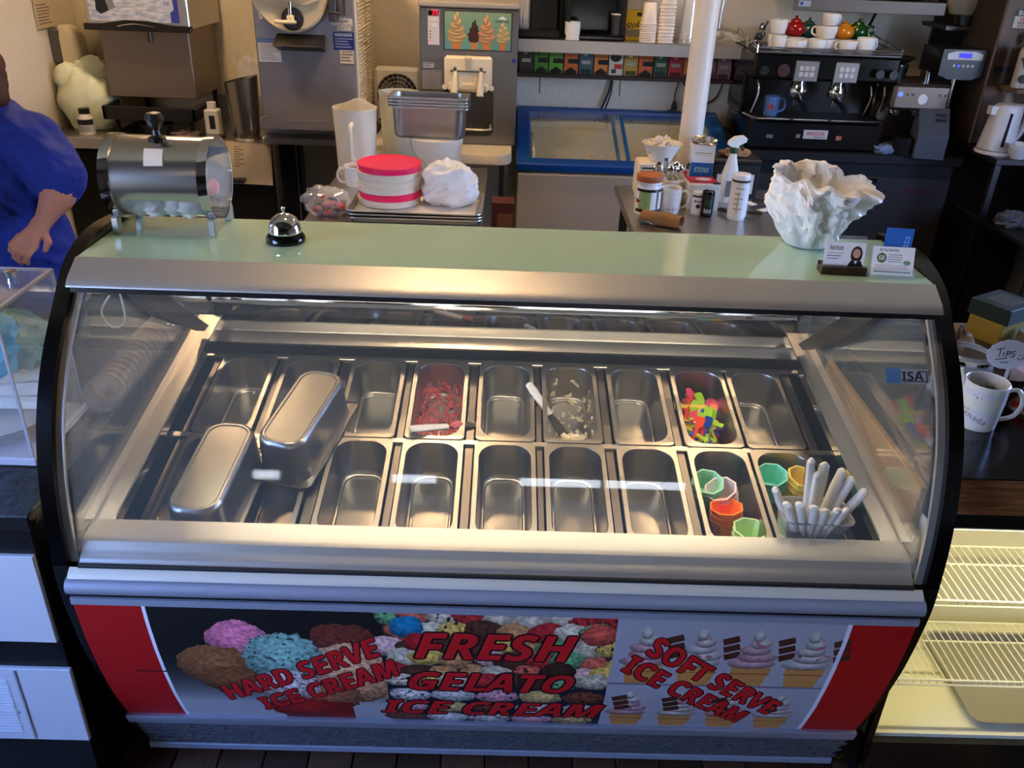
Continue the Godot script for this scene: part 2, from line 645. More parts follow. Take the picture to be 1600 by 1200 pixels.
func setting() -> void:
	var wallm := mt("plaster", Color(0.84, 0.80, 0.72), 0.85)
	wallm.normal_enabled = true
	wallm.normal_texture = ntex(11, 0.05, Color.BLACK, Color.WHITE, 256, true, 3.0)
	wallm.normal_scale = 0.25
	wallm.uv1_triplanar = true
	wallm.uv1_world_triplanar = true
	wallm.uv1_scale = Vector3(1.7, 1.7, 1.7)
	struct("wall_back", bx(Vector3(0.25, 1.4, -3.65), Vector3(6.0, 2.9, 0.2)), wallm, "cream painted back wall")
	var lw := MB.new()
	lw.box(Vector3(-2.58, 1.4, -1.55), Vector3(0.2, 2.9, 4.4))
	struct("wall_left_front", bx(Vector3(-2.58, 1.4, 4.3), Vector3(0.2, 2.9, 3.8)), mt("front_paint", Color(0.30, 0.24, 0.19), 0.8), "brown painted side wall of the customers' room")
	lw.box(Vector3(-2.58, 0.35, 1.525), Vector3(0.2, 0.8, 1.75))
	lw.box(Vector3(-2.58, 2.6, 1.525), Vector3(0.2, 0.5, 1.75))
	struct("wall_left", lw, wallm, "cream painted side wall with a large window on the customers' side")
	var sw := Node3D.new()
	sw.name = "window_4"
	add_child(sw)
	sw.set_meta("kind", "structure")
	var sf := MB.new()
	for y in [0.78, 2.32]:
		sf.box(Vector3(-2.58, y, 1.525), Vector3(0.08, 0.06, 1.75), 0.005)
	for z in [0.68, 1.525, 2.37]:
		sf.box(Vector3(-2.58, 1.55, z), Vector3(0.08, 1.5, 0.06), 0.005)
	part(sw, "window_frame", sf, mt("black"))
	part(sw, "window_pane", bx(Vector3(-2.58, 1.55, 1.525), Vector3(0.006, 1.55, 1.75)), M.pane)
	var rw := MB.new()
	rw.box(Vector3(3.2, 1.4, -2.75), Vector3(0.2, 2.9, 2.0))
	rw.box(Vector3(3.2, 1.4, 2.95), Vector3(0.2, 2.9, 6.4))
	rw.box(Vector3(3.2, 0.55, -1.0), Vector3(0.2, 1.2, 1.5))
	rw.box(Vector3(3.2, 2.58, -1.0), Vector3(0.2, 0.54, 1.5))
	struct("wall_right", rw, mt("plaster_grey", Color(0.55, 0.53, 0.50), 0.85), "grey side wall with a window behind the counter")
	var ew := Node3D.new()
	ew.name = "window_5"
	add_child(ew)
	ew.set_meta("kind", "structure")
	var ef := MB.new()
	for y in [1.18, 2.28]:
		ef.box(Vector3(3.2, y, -1.0), Vector3(0.08, 0.06, 1.5), 0.005)
	for z in [-1.72, -1.0, -0.28]:
		ef.box(Vector3(3.2, 1.73, z), Vector3(0.08, 1.06, 0.06), 0.005)
	part(ew, "window_frame", ef, mt("white"))
	part(ew, "window_pane", bx(Vector3(3.2, 1.73, -1.0), Vector3(0.006, 1.14, 1.5)), M.pane)
	struct("ceiling", bx(Vector3(0.3, 2.9, -1.6), Vector3(6.2, 0.2, 4.3)), mt("ceiling_paint", Color(0.80, 0.77, 0.70), 0.9), "plain ceiling over the work area")
	struct("ceiling_front", bx(Vector3(0.3, 2.9, 3.35), Vector3(6.2, 0.2, 5.6)), mt("ceiling_dark", Color(0.20, 0.18, 0.16), 0.9), "dark ceiling of the customers' room")
	# shop front with low windows
	var fw := MB.new()
	var xs := [-2.5, -2.25, -1.9, -1.0, -0.5, 0.15, 1.75, 3.2]
	for i in range(0, xs.size() - 1, 2):
		fw.box(Vector3((xs[i] + xs[i + 1]) / 2, 1.4, 6.1), Vector3(xs[i + 1] - xs[i], 2.9, 0.2))
	for i in range(1, xs.size() - 1, 2):
		fw.box(Vector3((xs[i] + xs[i + 1]) / 2, 1.76, 6.1), Vector3(xs[i + 1] - xs[i], 2.1, 0.2))
		fw.box(Vector3((xs[i] + xs[i + 1]) / 2, 0.18, 6.1), Vector3(xs[i + 1] - xs[i], 0.36, 0.2))
	struct("wall_front", fw, mt("front_paint", Color(0.30, 0.24, 0.19), 0.8), "shop front wall with low windows")
	var n := 0
	for i in range(1, xs.size() - 1, 2):
		n += 1
		var wn := Node3D.new()
		wn.name = "window_%d" % n
		add_child(wn)
		wn.set_meta("kind", "structure")
		var f := MB.new()
		var cx: float = (xs[i] + xs[i + 1]) / 2
		var ww: float = xs[i + 1] - xs[i]
		for y in [0.37, 0.70]:
			f.box(Vector3(cx, y, 6.1), Vector3(ww, 0.05, 0.08), 0.005)
		for x in [xs[i] + 0.025, xs[i + 1] - 0.025]:
			f.box(Vector3(x, 0.535, 6.1), Vector3(0.05, 0.30, 0.08), 0.005)
		if ww > 1.0:
			f.box(Vector3(cx, 0.535, 6.1), Vector3(0.05, 0.30, 0.08), 0.005)
		part(wn, "window_frame", f, mt("black"))
		part(wn, "window_pane", bx(Vector3(cx, 0.535, 6.1), Vector3(ww, 0.33, 0.006)), M.pane)
	# floor: dark boards, each plank of the strip that shows in front of the case
	var fl := struct("floor", bx(Vector3(0.3, -0.06, 1.2), Vector3(6.2, 0.1, 9.9)), mt("floor_dark", Color(0.10, 0.075, 0.055), 0.6), "dark wooden floor")
	var wood := []
	for k in 3:
		var m := mt("plank_%d" % k, [Color(0.36, 0.24, 0.15), Color(0.30, 0.19, 0.12), Color(0.41, 0.28, 0.18)][k], 0.5)
		m.albedo_texture = ntex(20 + k, 0.03, Color(0.65, 0.62, 0.6), Color(1, 1, 1))
		m.uv1_triplanar = true
		m.uv1_scale = Vector3(12, 12, 1.2)
		wood.append(m)
	var pm := bx(Vector3(0, -0.002, 0), Vector3(0.116, 0.016, 0.9), 0.002).commit()
	for k in 24:
		var o := MeshInstance3D.new()
		o.name = "plank"
		o.mesh = pm
		o.material_override = wood[(k * 7) % 3]
		fl.add_child(o, true)
		o.position = Vector3(-1.4 + k * 0.12, 0.0, 0.5)

func smooth(zy: Array, n := 5) -> Array:
	var p := []
	for v in zy:
		p.append(Vector3(v[0], v[1], 0))
	var o := []
	for v in bend(p, n):
		o.append([v.x, v.y])
	return o

const OUT := [[-0.40, 1.372], [-0.20, 1.386], [-0.07, 1.354], [0.018, 1.283], [0.105, 1.197], [0.172, 1.097], [0.214, 0.99], [0.238, 0.88], [0.249, 0.775]]
const LOW := [[0.249, 0.775], [0.250, 0.712], [0.240, 0.62], [0.224, 0.52], [0.203, 0.43], [0.172, 0.32], [0.142, 0.229], [0.128, 0.18], [0.085, 0.03]]

func display_case() -> void:
	var c := thing("gelato_display_case", "long curved-glass gelato display case with red printed front panel", "display case")
	# black ends
	for s in [-1.0, 1.0]:
		part(c, "end_frame", band(shell(smooth(OUT), 0.030), s * 0.930, s * 0.962), mt("black_gloss"), "glossy black curved end frame")
		part(c, "frame_trim", band(shell(smooth([[-0.06, 1.335], [0.005, 1.275], [0.092, 1.189], [0.158, 1.090], [0.199, 0.985], [0.223, 0.878], [0.234, 0.775]]), 0.008), s * 0.914, s * 0.930), mt("alu"), "thin aluminium trim inside the black end frame")
		var lo := smooth(LOW)
		lo.append([-0.78, 0.03])
		lo.append([-0.78, 0.86])
		lo.append([0.10, 0.765])
		part(c, "end_panel", band(lo, s * 0.930, s * 0.962), mt("black"), "black lower side panel")
		var gl := [[-0.74, 0.97], [0.14, 0.835], [0.232, 0.80], [0.215, 0.878], [0.191, 0.985], [0.150, 1.088], [0.085, 1.186], [0.0, 1.27], [-0.06, 1.33], [-0.36, 1.35]]
		part(c, "end_glass", band(gl, s * 0.902, s * 0.908), M.pane, "clear end pane")
	# curved front pane
	var g := []
	for v in [[-0.005, 1.312], [0.05, 1.262], [0.10, 1.197], [0.143, 1.128], [0.178, 1.05], [0.203, 0.965], [0.221, 0.875], [0.234, 0.80], [0.238, 0.772]]:
		g.append(v)
	part(c, "front_glass", band(shell(smooth(g, 4), 0.006), -0.912, 0.912), M.pane, "curved front pane")
	# top: pale green glass and aluminium fascia
	var gt := mt("green_glass", Color(0.68, 0.82, 0.70), 0.05)
	gt.clearcoat_enabled = true
	gt.clearcoat = 0.6
	gt.clearcoat_roughness = 0.03
	part(c, "top_glass", bx(Vector3(0, 1.361, -0.205), Vector3(1.86, 0.010, 0.315), 0.003), gt, "pale green glass top")
	part(c, "top_tray", bx(Vector3(0, 1.347, -0.205), Vector3(1.84, 0.016, 0.30), 0.002), mt("alu"))
	part(c, "fascia", band([[-0.056, 1.366], [-0.050, 1.369], [0.0, 1.343], [0.014, 1.331], [0.016, 1.325], [0.008, 1.322], [-0.056, 1.335]], -0.926, 0.926), mt("alu_fascia", Color(0.80, 0.79, 0.77), 0.42, 0.9), "brushed aluminium fascia strip")
	part(c, "fascia_gasket", band([[-0.05, 1.334], [0.010, 1.323], [0.012, 1.312], [-0.05, 1.318]], -0.92, 0.92), mt("gasket", Color(0.03, 0.035, 0.06), 0.3), "dark gasket under the fascia")
	# lamp under the canopy
	part(c, "lamp_housing", bx(Vector3(0, 1.327, -0.16), Vector3(1.78, 0.022, 0.09), 0.004), mt("alu"))
	part(c, "lamp_tube", tub([Vector3(-0.80, 1.308, -0.16), Vector3(0.80, 1.308, -0.16)], 0.012, 10), glow("case_lamp", Color(1.0, 0.93, 0.80), 6.0), "glowing lamp tube")
	var l := AreaLight3D.new()
	l.name = "case_light"
	l.area_size = Vector2(1.6, 0.03)
	l.light_color = Color(1.0, 0.93, 0.80)
	l.light_energy = 0.32
	l.area_range = 8.0
	l.area_attenuation = 2.0
	l.shadow_enabled = true
	l.position = Vector3(0, 1.293, -0.16)
	l.rotation.x = -PI / 2
	c.add_child(l)
	for s in [-1.0, 1.0]:
		part(c, "support_bracket", band([[-0.30, 1.34], [-0.12, 1.34], [-0.10, 1.30], [-0.30, 1.12], [-0.56, 0.965], [-0.60, 0.965], [-0.36, 1.15]], s * 0.868, s * 0.892), mt("black"), "black bracket that carries the canopy")
	# rear: sill, mirror strip, rail and sloping sliding doors
	part(c, "rear_sill", band([[-0.695, 0.862], [-0.688, 0.872], [-0.700, 0.884], [-0.722, 0.895], [-0.724, 0.900], [-0.740, 0.918], [-0.760, 0.918], [-0.760, 0.862]], -0.90, 0.90), mt("steel"), "steel sill behind the pans")
	part(c, "mirror_strip", bx(Vector3(0, 0.948, -0.750), Vector3(1.80, 0.062, 0.008)), mt("mirror"), "mirror-bright upstand")
	part(c, "rear_rail", band([[-0.765, 0.978], [-0.735, 0.978], [-0.730, 0.985], [-0.737, 0.992], [-0.732, 1.0], [-0.742, 1.012], [-0.765, 1.012]], -0.90, 0.90), mt("chrome"))
	for k in 2:
		var d := 0.012 * k
		var dr := part(c, "sliding_door", band([[-0.752 - d, 1.012], [-0.744 - d, 1.012], [-0.352 - d, 1.345], [-0.360 - d, 1.345]], -0.89 + 0.87 * k, 0.02 + 0.87 * k), M.pane, "sloping rear door pane")
		part(dr, "door_handle", bx(Vector3(-0.80 + 1.6 * k, 1.10, -0.655 - d), Vector3(0.02, 0.09, 0.012), 0.003), mt("black"))
	# well
	part(c, "liner_wall", bx(Vector3(0, 0.66, -0.715), Vector3(1.86, 0.40, 0.03)), mt("liner"))
	part(c, "liner_wall", bx(Vector3(0, 0.63, 0.165), Vector3(1.86, 0.34, 0.03)), mt("liner"))
	part(c, "liner_floor", bx(Vector3(0, 0.47, -0.27), Vector3(1.86, 0.02, 0.9)), mt("liner"))
	for s in [-1.0, 1.0]:
		part(c, "liner_wall", bx(Vector3(s * 0.922, 0.64, -0.27), Vector3(0.016, 0.36, 0.9)), mt("liner"))
		part(c, "end_ledge", band([[-0.70, 0.955], [0.15, 0.826], [0.15, 0.814], [-0.70, 0.943]], s * 0.862, s * 0.928), mt("steel"), "sloping steel ledge")
		part(c, "ledge_lip", band([[-0.70, 0.957], [0.15, 0.828], [0.15, 0.80], [-0.70, 0.929]], s * 0.858, s * 0.862), mt("chrome"))
	# pan rack: bars between columns and rails across
	var cols := [-0.935, -0.875, -0.678, -0.481, -0.2835, -0.0895, 0.103, 0.296, 0.492, 0.676, 0.872, 0.930]
	var bw := [0.02, 0.022, 0.024, 0.036, 0.026, 0.03, 0.022, 0.03, 0.028, 0.006, 0.03, 0.02]
	for i in cols.size():
		var m := MB.new()
		m.xf = PAN_XF
		m.box(Vector3(cols[i], -0.020, 0.355), Vector3(bw[i] * 0.8, 0.012, 0.76), 0.002)
		part(c, "rack_bar", m, mt("rack_steel", Color(0.46, 0.45, 0.44), 0.36, 1.0))
	for z in [-0.012, 0.3625, 0.735]:
		var m := MB.new()
		m.xf = PAN_XF
		m.box(Vector3(0, -0.0115, z), Vector3(1.86, 0.010, 0.02), 0.002)
		part(c, "rack_rail", m, mt("steel"))
	# front deck with its steps, glass channel and bumper
	part(c, "front_deck", band([[0.145, 0.800], [0.145, 0.824], [0.150, 0.828], [0.200, 0.821], [0.212, 0.816], [0.219, 0.802], [0.222, 0.797], [0.236, 0.789], [0.238, 0.784], [0.246, 0.779], [0.246, 0.745], [0.145, 0.745]], -0.906, 0.906), mt("deck_alu", Color(0.72, 0.71, 0.68), 0.42, 0.75), "stepped aluminium front deck")
	part(c, "glass_gasket", tub([Vector3(-0.906, 0.776, 0.247), Vector3(0.906, 0.776, 0.247)], 0.006, 10), mt("rubber"))
	part(c, "glass_channel", band([[0.250, 0.774], [0.264, 0.766], [0.268, 0.756], [0.250, 0.750]], -0.925, 0.925), mt("channel_alu", Color(0.84, 0.82, 0.76), 0.5, 0.2), "bright strip along the foot of the glass")
	part(c, "bumper", band([[0.235, 0.752], [0.258, 0.754], [0.270, 0.750], [0.277, 0.741], [0.279, 0.731], [0.276, 0.721], [0.268, 0.715], [0.235, 0.713]], -0.932, 0.932), mt("alu_blue"), "rounded grey bumper rail")
	part(c, "bumper_groove", bx(Vector3(0, 0.707, 0.252), Vector3(1.86, 0.02, 0.02)), mt("black"))
	part(c, "panel_trim", band([[0.235, 0.703], [0.268, 0.702], [0.268, 0.684], [0.235, 0.684]], -0.932, 0.932), mt("alu_blue"))
	# printed front panel
	var prof := [[0.262, 0.686], [0.257, 0.62], [0.244, 0.53], [0.226, 0.44], [0.203, 0.35], [0.180, 0.28], [0.160, 0.226]]
	part(c, "panel_back", band(shell(smooth(prof), 0.02), -0.93, 0.93), mt("black"))
	var pm := MB.new()
	var curve := Curve2D.new()
	for v in prof:
		curve.add_point(Vector2(v[0] + 0.002, v[1]))
	pm.grid(24, 18, func(u, v):
		var k: Vector2 = curve.sample_baked(v * curve.get_baked_length())
		return Vector3(-0.93 + 1.86 * u, k.y, k.x))
	var pr := part(c, "printed_panel", pm, printed("front_print", front_print(), 0.55), "red panel printed with ice cream photographs and red lettering")
	part(c, "lower_bar", band([[0.13, 0.226], [0.172, 0.228], [0.174, 0.222], [0.166, 0.196], [0.13, 0.190]], -0.932, 0.932), mt("alu_bar", Color(0.68, 0.69, 0.74), 0.4, 0.6), "pale aluminium bar under the printed panel")
	# perforated grille
	var gm := MB.new()
	var dn := Vector2(0.100 - 0.158, 0.045 - 0.190)
	var tl := dn.length()
	gm.xf = Transform3D(Basis(Vector3.RIGHT, Vector3(0, -dn.y, -dn.x).normalized(), Vector3(0, dn.x, -dn.y).normalized()), Vector3(0, 0.190, 0.158))
	var rows := 6
	var pitch := tl / (rows + 0.5)
	for r in rows + 1:
		gm.box(Vector3(0, -r * pitch - pitch * 0.22, 0), Vector3(1.84, pitch * 0.5, 0.004))
	for r in rows:
		for k in 62:
			gm.box(Vector3(-0.90 + k * 0.0297 + (0.0148 if r % 2 else 0.0), -(r + 0.5) * pitch - pitch * 0.22, 0), Vector3(0.011, pitch * 0.52, 0.004))
	part(c, "grille", gm, mt("grille", Color(0.42, 0.43, 0.46), 0.45, 0.3), "dark perforated grille")
	part(c, "grille_back", band([[0.135, 0.190], [0.075, 0.045], [0.05, 0.045], [0.05, 0.19]], -0.92, 0.92), mt("black_matt"))
	part(c, "base_trim", bx(Vector3(0, 0.035, 0.095), Vector3(1.86, 0.022, 0.02), 0.003), mt("alu_blue"))
	part(c, "base", bx(Vector3(0, 0.24, -0.33), Vector3(1.84, 0.42, 0.80)), mt("black_matt"))
	for x in [-0.80, 0.80]:
		for z in [-0.62, 0.02]:
			part(c, "foot", lath([[0.03, 0.0], [0.03, 0.012], [0.018, 0.02], [0.018, 0.04]], 14).duplicate_at(Vector3(x, 0, z)), mt("black"))
	# maker's sticker on the glass
	var sk := Cv.new(220, 90, Color(0.55, 0.58, 0.60))
	sk.rect(0, 0, 78, 90, Color(0.30, 0.45, 0.62))
	sk.rect(170, 12, 46, 6, Color(0.05, 0.06, 0.14))
	sk.rect(210, 12, 6, 68, Color(0.05, 0.06, 0.14))
	sk.rect(84, 74, 132, 6, Color(0.05, 0.06, 0.14))
	sk.text("ISA", Transform2D(0.0, Vector2(74, 74), 0.0, Vector2(138, 46)), Color(0.05, 0.06, 0.14))
	var km := MB.new()
	km.plate(Vector3(0.800, 1.228, 0.082), Vector3(0.890, 1.228, 0.082), Vector3(0.890, 1.203, 0.101), Vector3(0.800, 1.203, 0.101))
	part(c, "maker_sticker", km, printed("isa_print", sk, 0.3), "small blue and grey maker's sticker")
	# sensor wire at the left end
	part(c, "wire_loop", tub(bend([Vector3(-0.86, 1.29, -0.03), Vector3(-0.885, 1.25, -0.03), Vector3(-0.87, 1.215, -0.03), Vector3(-0.84, 1.225, -0.03), Vector3(-0.835, 1.27, -0.03), Vector3(-0.845, 1.31, -0.04)]), 0.002, 6), mt("white"), "thin white wire")

const PAN_XF := Transform3D(Basis(Vector3(1, 0, 0), Vector3(0, 0.98537, 0.17046), Vector3(0, -0.17046, 0.98537)), Vector3(0, 0.839, -0.666))

func front_print() -> Cv:
	var W := 1800
	var H := 456
	var cv := Cv.new(W, H, Color(0.70, 0.0, 0.01))
	var ns := noise(4, 0.012, 4)
	var rng := RandomNumberGenerator.new()
	rng.seed = 12
	# first photograph: scoops on black fading to grey, as printed
	for y in H:
		var k := clampf((y - 110.0) / 260.0, 0.0, 1.0)
		cv.rect(142, y, 508, 1, Color(0.03, 0.03, 0.03).lerp(Color(0.66, 0.65, 0.67), k * k))
	cv.scoop(330, 105, 70, 62, Color(0.93, 0.50, 0.62), ns)
	cv.scoop(560, 110, 78, 68, Color(0.48, 0.20, 0.15), ns, 0.18, Color(0.28, 0.11, 0.09))
	cv.scoop(270, 205, 92, 78, Color(0.58, 0.36, 0.20), ns)
	cv.scoop(300, 265, 80, 60, Color(0.52, 0.30, 0.16), ns)
	cv.scoop(560, 215, 95, 105, Color(0.90, 0.68, 0.52), ns)
	cv.scoop(585, 280, 75, 70, Color(0.82, 0.58, 0.42), ns)
	cv.scoop(505, 330, 80, 70, Color(0.62, 0.38, 0.24), ns)
	cv.scoop(425, 172, 92, 95, Color(0.56, 0.74, 0.68), ns, 0.14, Color(0.25, 0.30, 0.28))
	cv.scoop(420, 285, 75, 72, Color(0.86, 0.80, 0.78), ns, 0.14, Color(0.45, 0.22, 0.20))
	for y in range(360, H):
		cv.rect(390, y, 170, 1, Color(0.50, 0.06, 0.05))
	cv.scoop(445, 395, 90, 55, Color(0.66, 0.10, 0.08), ns)
	cv.rect(142, 0, 8, H, Color(0.93, 0.93, 0.95))
	# second photograph: a crowd of scoops above trays of gelato
	cv.rect(650, 0, 512, H, Color(0.22, 0.14, 0.12))
	var pal := [Color(0.9, 0.84, 0.72), Color(0.80, 0.56, 0.36), Color(0.35, 0.20, 0.14), Color(0.92, 0.72, 0.70), Color(0.88, 0.42, 0.32), Color(0.45, 0.70, 0.48), Color(0.82, 0.76, 0.66), Color(0.75, 0.16, 0.18), Color(0.90, 0.74, 0.36)]
	var row := 0
	for y in [18, 62, 110, 158, 205, 240]:
		for k in 9:
			var x: float = 660 + k * 62 + (30 if row % 2 else 0) + rng.randf_range(-10, 10)
			var cc: Color = pal[rng.randi() % pal.size()]
			cv.scoop(x, y + rng.randf_range(-8, 8), rng.randf_range(34, 46), rng.randf_range(28, 38), cc, ns, 0.22, Color(0.2, 0.1, 0.08) if rng.randf() < 0.25 else Color(0, 0, 0, 0))
		row += 1
	cv.scoop(702, 48, 38, 34, Color(0.05, 0.50, 0.68), ns)
	cv.scoop(730, 98, 38, 32, Color(0.72, 0.10, 0.14), ns)
	cv.scoop(1122, 60, 40, 36, Color(0.86, 0.35, 0.28), ns)
	cv.scoop(1040, 195, 42, 36, Color(0.25, 0.14, 0.10), ns)
	cv.rect(650, 268, 512, H - 268, Color(0.10, 0.11, 0.20))
	for r in 3:
		for k in 5:
			var cc: Color = [Color(0.88, 0.85, 0.82), Color(0.80, 0.78, 0.76), Color(0.86, 0.62, 0.66), Color(0.84, 0.72, 0.46), Color(0.50, 0.26, 0.18)][(k + r * 2) % 5]
			cv.scoop(700 + k * 102 - r * 8, 308 + r * 62, 50, 30, cc, ns, 0.15, Color(0.15, 0.09, 0.08) if k % 2 == 0 else Color(0, 0, 0, 0))
	# third photograph: soft serve cones with chocolate bars on white
	cv.rect(1158, 0, 504, H, Color(0.66, 0.65, 0.69))
	cv.rect(1158, 232, 504, 8, Color(0.50, 0.46, 0.52))
	for k in 8:
		var up := k < 4
		var x: float = (1230 + (k % 4) * 122) if up else (1220 + (k % 4) * 118)
		var by := 232.0 if up else 452.0
		var sc := 1.0 if up else 0.9
		cv.poly([Vector2(x - 46 * sc, by - 74 * sc), Vector2(x + 46 * sc, by - 74 * sc), Vector2(x + 34 * sc, by), Vector2(x - 34 * sc, by)], Color(0.78, 0.54, 0.28))
		cv.poly([Vector2(x - 46 * sc, by - 52 * sc), Vector2(x + 46 * sc, by - 52 * sc), Vector2(x + 45 * sc, by - 46 * sc), Vector2(x - 45 * sc, by - 46 * sc)], Color(0.64, 0.42, 0.20))
		var cc := Color(0.80, 0.77, 0.75) if k % 2 else Color(0.80, 0.62, 0.65)
		for r in 5:
			cv.scoop(x + (4 if r % 2 else -4), by - (88 + r * 24) * sc, (54 - r * 10) * sc, 19 * sc, cc if r < 3 else Color(0.80, 0.77, 0.74), ns, 0.12, Color(0.72, 0.34, 0.40) if r % 2 else Color(0, 0, 0, 0), 0.08)
		for r in 3:
			var o := Vector2(x + (40 + r * 5) * sc, by - (170 - r * 26) * sc)
			if not up:
				o.x = x - (52 - r * 6) * sc
			cv.poly([o, o + Vector2(34, -14), o + Vector2(40, 6), o + Vector2(6, 20)], Color(0.30, 0.14, 0.10))
	cv.rect(1654, 0, 10, H, Color(0.90, 0.90, 0.93))
	for k in 7:
		cv.oval(86 + k * 10, 232, 4.5, 3.2, Color(0.06, 0.02, 0.02))
		cv.oval(1690 + k * 12, 392, 5, 2.0, Color(0.30, 0.02, 0.03))
	# lettering: red with a black outline
	for pss in 2:
		var c := Color(0.05, 0.01, 0.02) if pss == 0 else Color(0.80, 0.07, 0.10)
		var fat := 6.5 if pss == 0 else 0.0
		big(cv, "FRESH", Vector2(896, 112), Vector2(118, 120), 0.0, -0.28, c, fat)
		big(cv, "GELATO", Vector2(890, 250), Vector2(102, 104), 0.0, -0.28, c, fat)
		big(cv, "ICE CREAM", Vector2(898, 378), Vector2(100, 100), 0.0, -0.28, c, fat)
		big(cv, "HARD SERVE", Vector2(450, 225), Vector2(74, 84), -0.52, -0.35, c, fat * 0.7)
		big(cv, "ICE CREAM", Vector2(510, 288), Vector2(74, 84), -0.52, -0.35, c, fat * 0.7)
		big(cv, "SOFT SERVE", Vector2(1405, 215), Vector2(76, 84), 0.66, 0.30, c, fat * 0.7)
		big(cv, "ICE CREAM", Vector2(1350, 275), Vector2(76, 84), 0.66, 0.30, c, fat * 0.7)
	return cv

func big(cv: Cv, s: String, at: Vector2, sz: Vector2, turn: float, lean: float, c: Color, fat: float) -> void:
	var sk := Transform2D(Vector2(sz.x, 0), Vector2(lean * sz.y, sz.y), Vector2.ZERO)
	cv.text(s, Transform2D(turn, at) * sk, c, fat)
	if fat == 0.0:
		cv.text(s, Transform2D(turn, at) * sk, c, 1.6)

const COLS := [-0.856, -0.665, -0.462, -0.270, -0.074, 0.115, 0.312, 0.507, 0.680]

func pan_ring(w: float, l: float, r: float, y: float) -> PackedVector3Array:
	return ring(rrect(w, l, r, 7), y)

func pan_inner() -> Array:
	return [pan_ring(0.141, 0.336, 0.050, 0.0), pan_ring(0.137, 0.332, 0.049, -0.005), pan_ring(0.133, 0.326, 0.048, -0.04), pan_ring(0.127, 0.318, 0.046, -0.098), pan_ring(0.122, 0.311, 0.044, -0.108), pan_ring(0.112, 0.300, 0.040, -0.112), pan_ring(0.106, 0.294, 0.038, -0.112), pan_ring(0.100, 0.288, 0.036, -0.1155), pan_ring(0.084, 0.272, 0.030, -0.1155), pan_ring(0.080, 0.268, 0.028, -0.1145)]

func pan_mesh() -> MB:
	var m := MB.new()
	var rs := [pan_ring(0.078, 0.266, 0.028, -0.1185), pan_ring(0.096, 0.284, 0.034, -0.1185), pan_ring(0.0975, 0.2855, 0.0345, -0.1165), pan_ring(0.100, 0.288, 0.0355, -0.1165), pan_ring(0.102, 0.290, 0.036, -0.1205), pan_ring(0.112, 0.300, 0.040, -0.1205), pan_ring(0.123, 0.312, 0.045, -0.1155), pan_ring(0.1285, 0.3195, 0.0465, -0.106), pan_ring(0.1365, 0.329, 0.049, -0.02), pan_ring(0.1425, 0.3375, 0.05, -0.003), pan_ring(0.163, 0.358, 0.017, -0.003), pan_ring(0.163, 0.358, 0.017, -0.007), pan_ring(0.165, 0.360, 0.018, -0.007), pan_ring(0.165, 0.360, 0.018, -0.001), pan_ring(0.1645, 0.3595, 0.018, 0.0)]
	rs.append_array(pan_inner())
	m.loft(rs, true, true)
	return m

func place(o: Node3D, label: String, xf: Transform3D) -> Node3D:
	var c: Node3D = o.duplicate()
	c.name = numbered(String(o.name).rstrip("0123456789").trim_suffix("_"))
	add_child(c)
	c.transform = xf
	c.set_meta("label", label)
	return c

func smear(seed_: int, thr: float, thick: float, low: float) -> MB:
	# frozen leftovers sticking to the inside of a pan
	var rs := pan_inner()
	var m := MB.new()
	var ns := noise(seed_, 0.045, 5)
	for i in rs.size():
		rs[i] = resample(rs[i], 120)
	var pts := []
	for i in rs.size() - 1:
		var sub := 12 if i in [2, 3] else 3
		for k in sub:
			var g := PackedVector3Array()
			for j in 120:
				g.append(rs[i][j].lerp(rs[i + 1][j], float(k) / sub))
			pts.append(g)
	var last: PackedVector3Array = rs[-1]
	for k in 14:
		var g := PackedVector3Array()
		for v in last:
			g.append(v.lerp(Vector3(0, v.y, v.z * 0.9), k / 14.0))
		pts.append(g)
	var d := []
	for g in pts:
		var row := PackedFloat32Array()
		for v in g:
			row.append(ns.get_noise_3dv(v * 900.0) - thr - clampf((v.y + low) * 9.0, -0.12, 0.6))
		d.append(row)
	for i in range(2, pts.size() - 1):
		var n: int = pts[i].size()
		for j in n:
			var k := (j + 1) % n
			if d[i][j] + d[i][k] + d[i + 1][j] + d[i + 1][k] > 0.0:
				var f := []
				for w in [[i, j], [i, k], [i + 1, k], [i + 1, j]]:
					var v: Vector3 = pts[w[0]][w[1]]
					var e: float = clampf(d[w[0]][w[1]], 0.0, 0.4) * thick + 0.0006
					var inw := Vector3(-v.x, 0.10, -v.z * 0.4).normalized()
					f.append(v + inw * e)
				m.q(f[0], f[1], f[2], f[3])
	m.crease = 0.3
	return m

func spatula(label: String, xf: Transform3D, group: String, steel := true) -> Node3D:
	# lies along -z from the handle's end; the handle is white plastic
	var t := thing("spatula", label, "spatula", Vector3.ZERO, 0.0, group)
	var h := MB.new()
	var rs := []
	for v in [[0.0, 0.004, 0.002], [0.004, 0.010, 0.005], [0.03, 0.0115, 0.0055], [0.07, 0.010, 0.005], [0.105, 0.0085, 0.0045], [0.112, 0.007, 0.003]]:
		var g := PackedVector3Array()
		for k in 12:
			g.append(Vector3(cos(TAU * k / 12) * v[1], sin(TAU * k / 12) * v[2], -v[0]))
		rs.append(g)
	h.loft(rs)
	part(t, "handle", h, mt("white"), "white plastic handle")
	if steel:
		var b := MB.new()
		b.xf = Transform3D(Basis(Vector3.RIGHT, Vector3(0, 0, -1), Vector3.UP), Vector3.ZERO)
		b.ext(PackedVector2Array([Vector2(-0.006, 0.105), Vector2(0.006, 0.105), Vector2(0.011, 0.15), Vector2(0.013, 0.19), Vector2(0.009, 0.205), Vector2(-0.009, 0.205), Vector2(-0.013, 0.19), Vector2(-0.011, 0.15)]), -0.0012, 0.0012)
		part(t, "blade", b, mt("dark_steel"), "flat steel blade")
	t.transform = xf
	return t

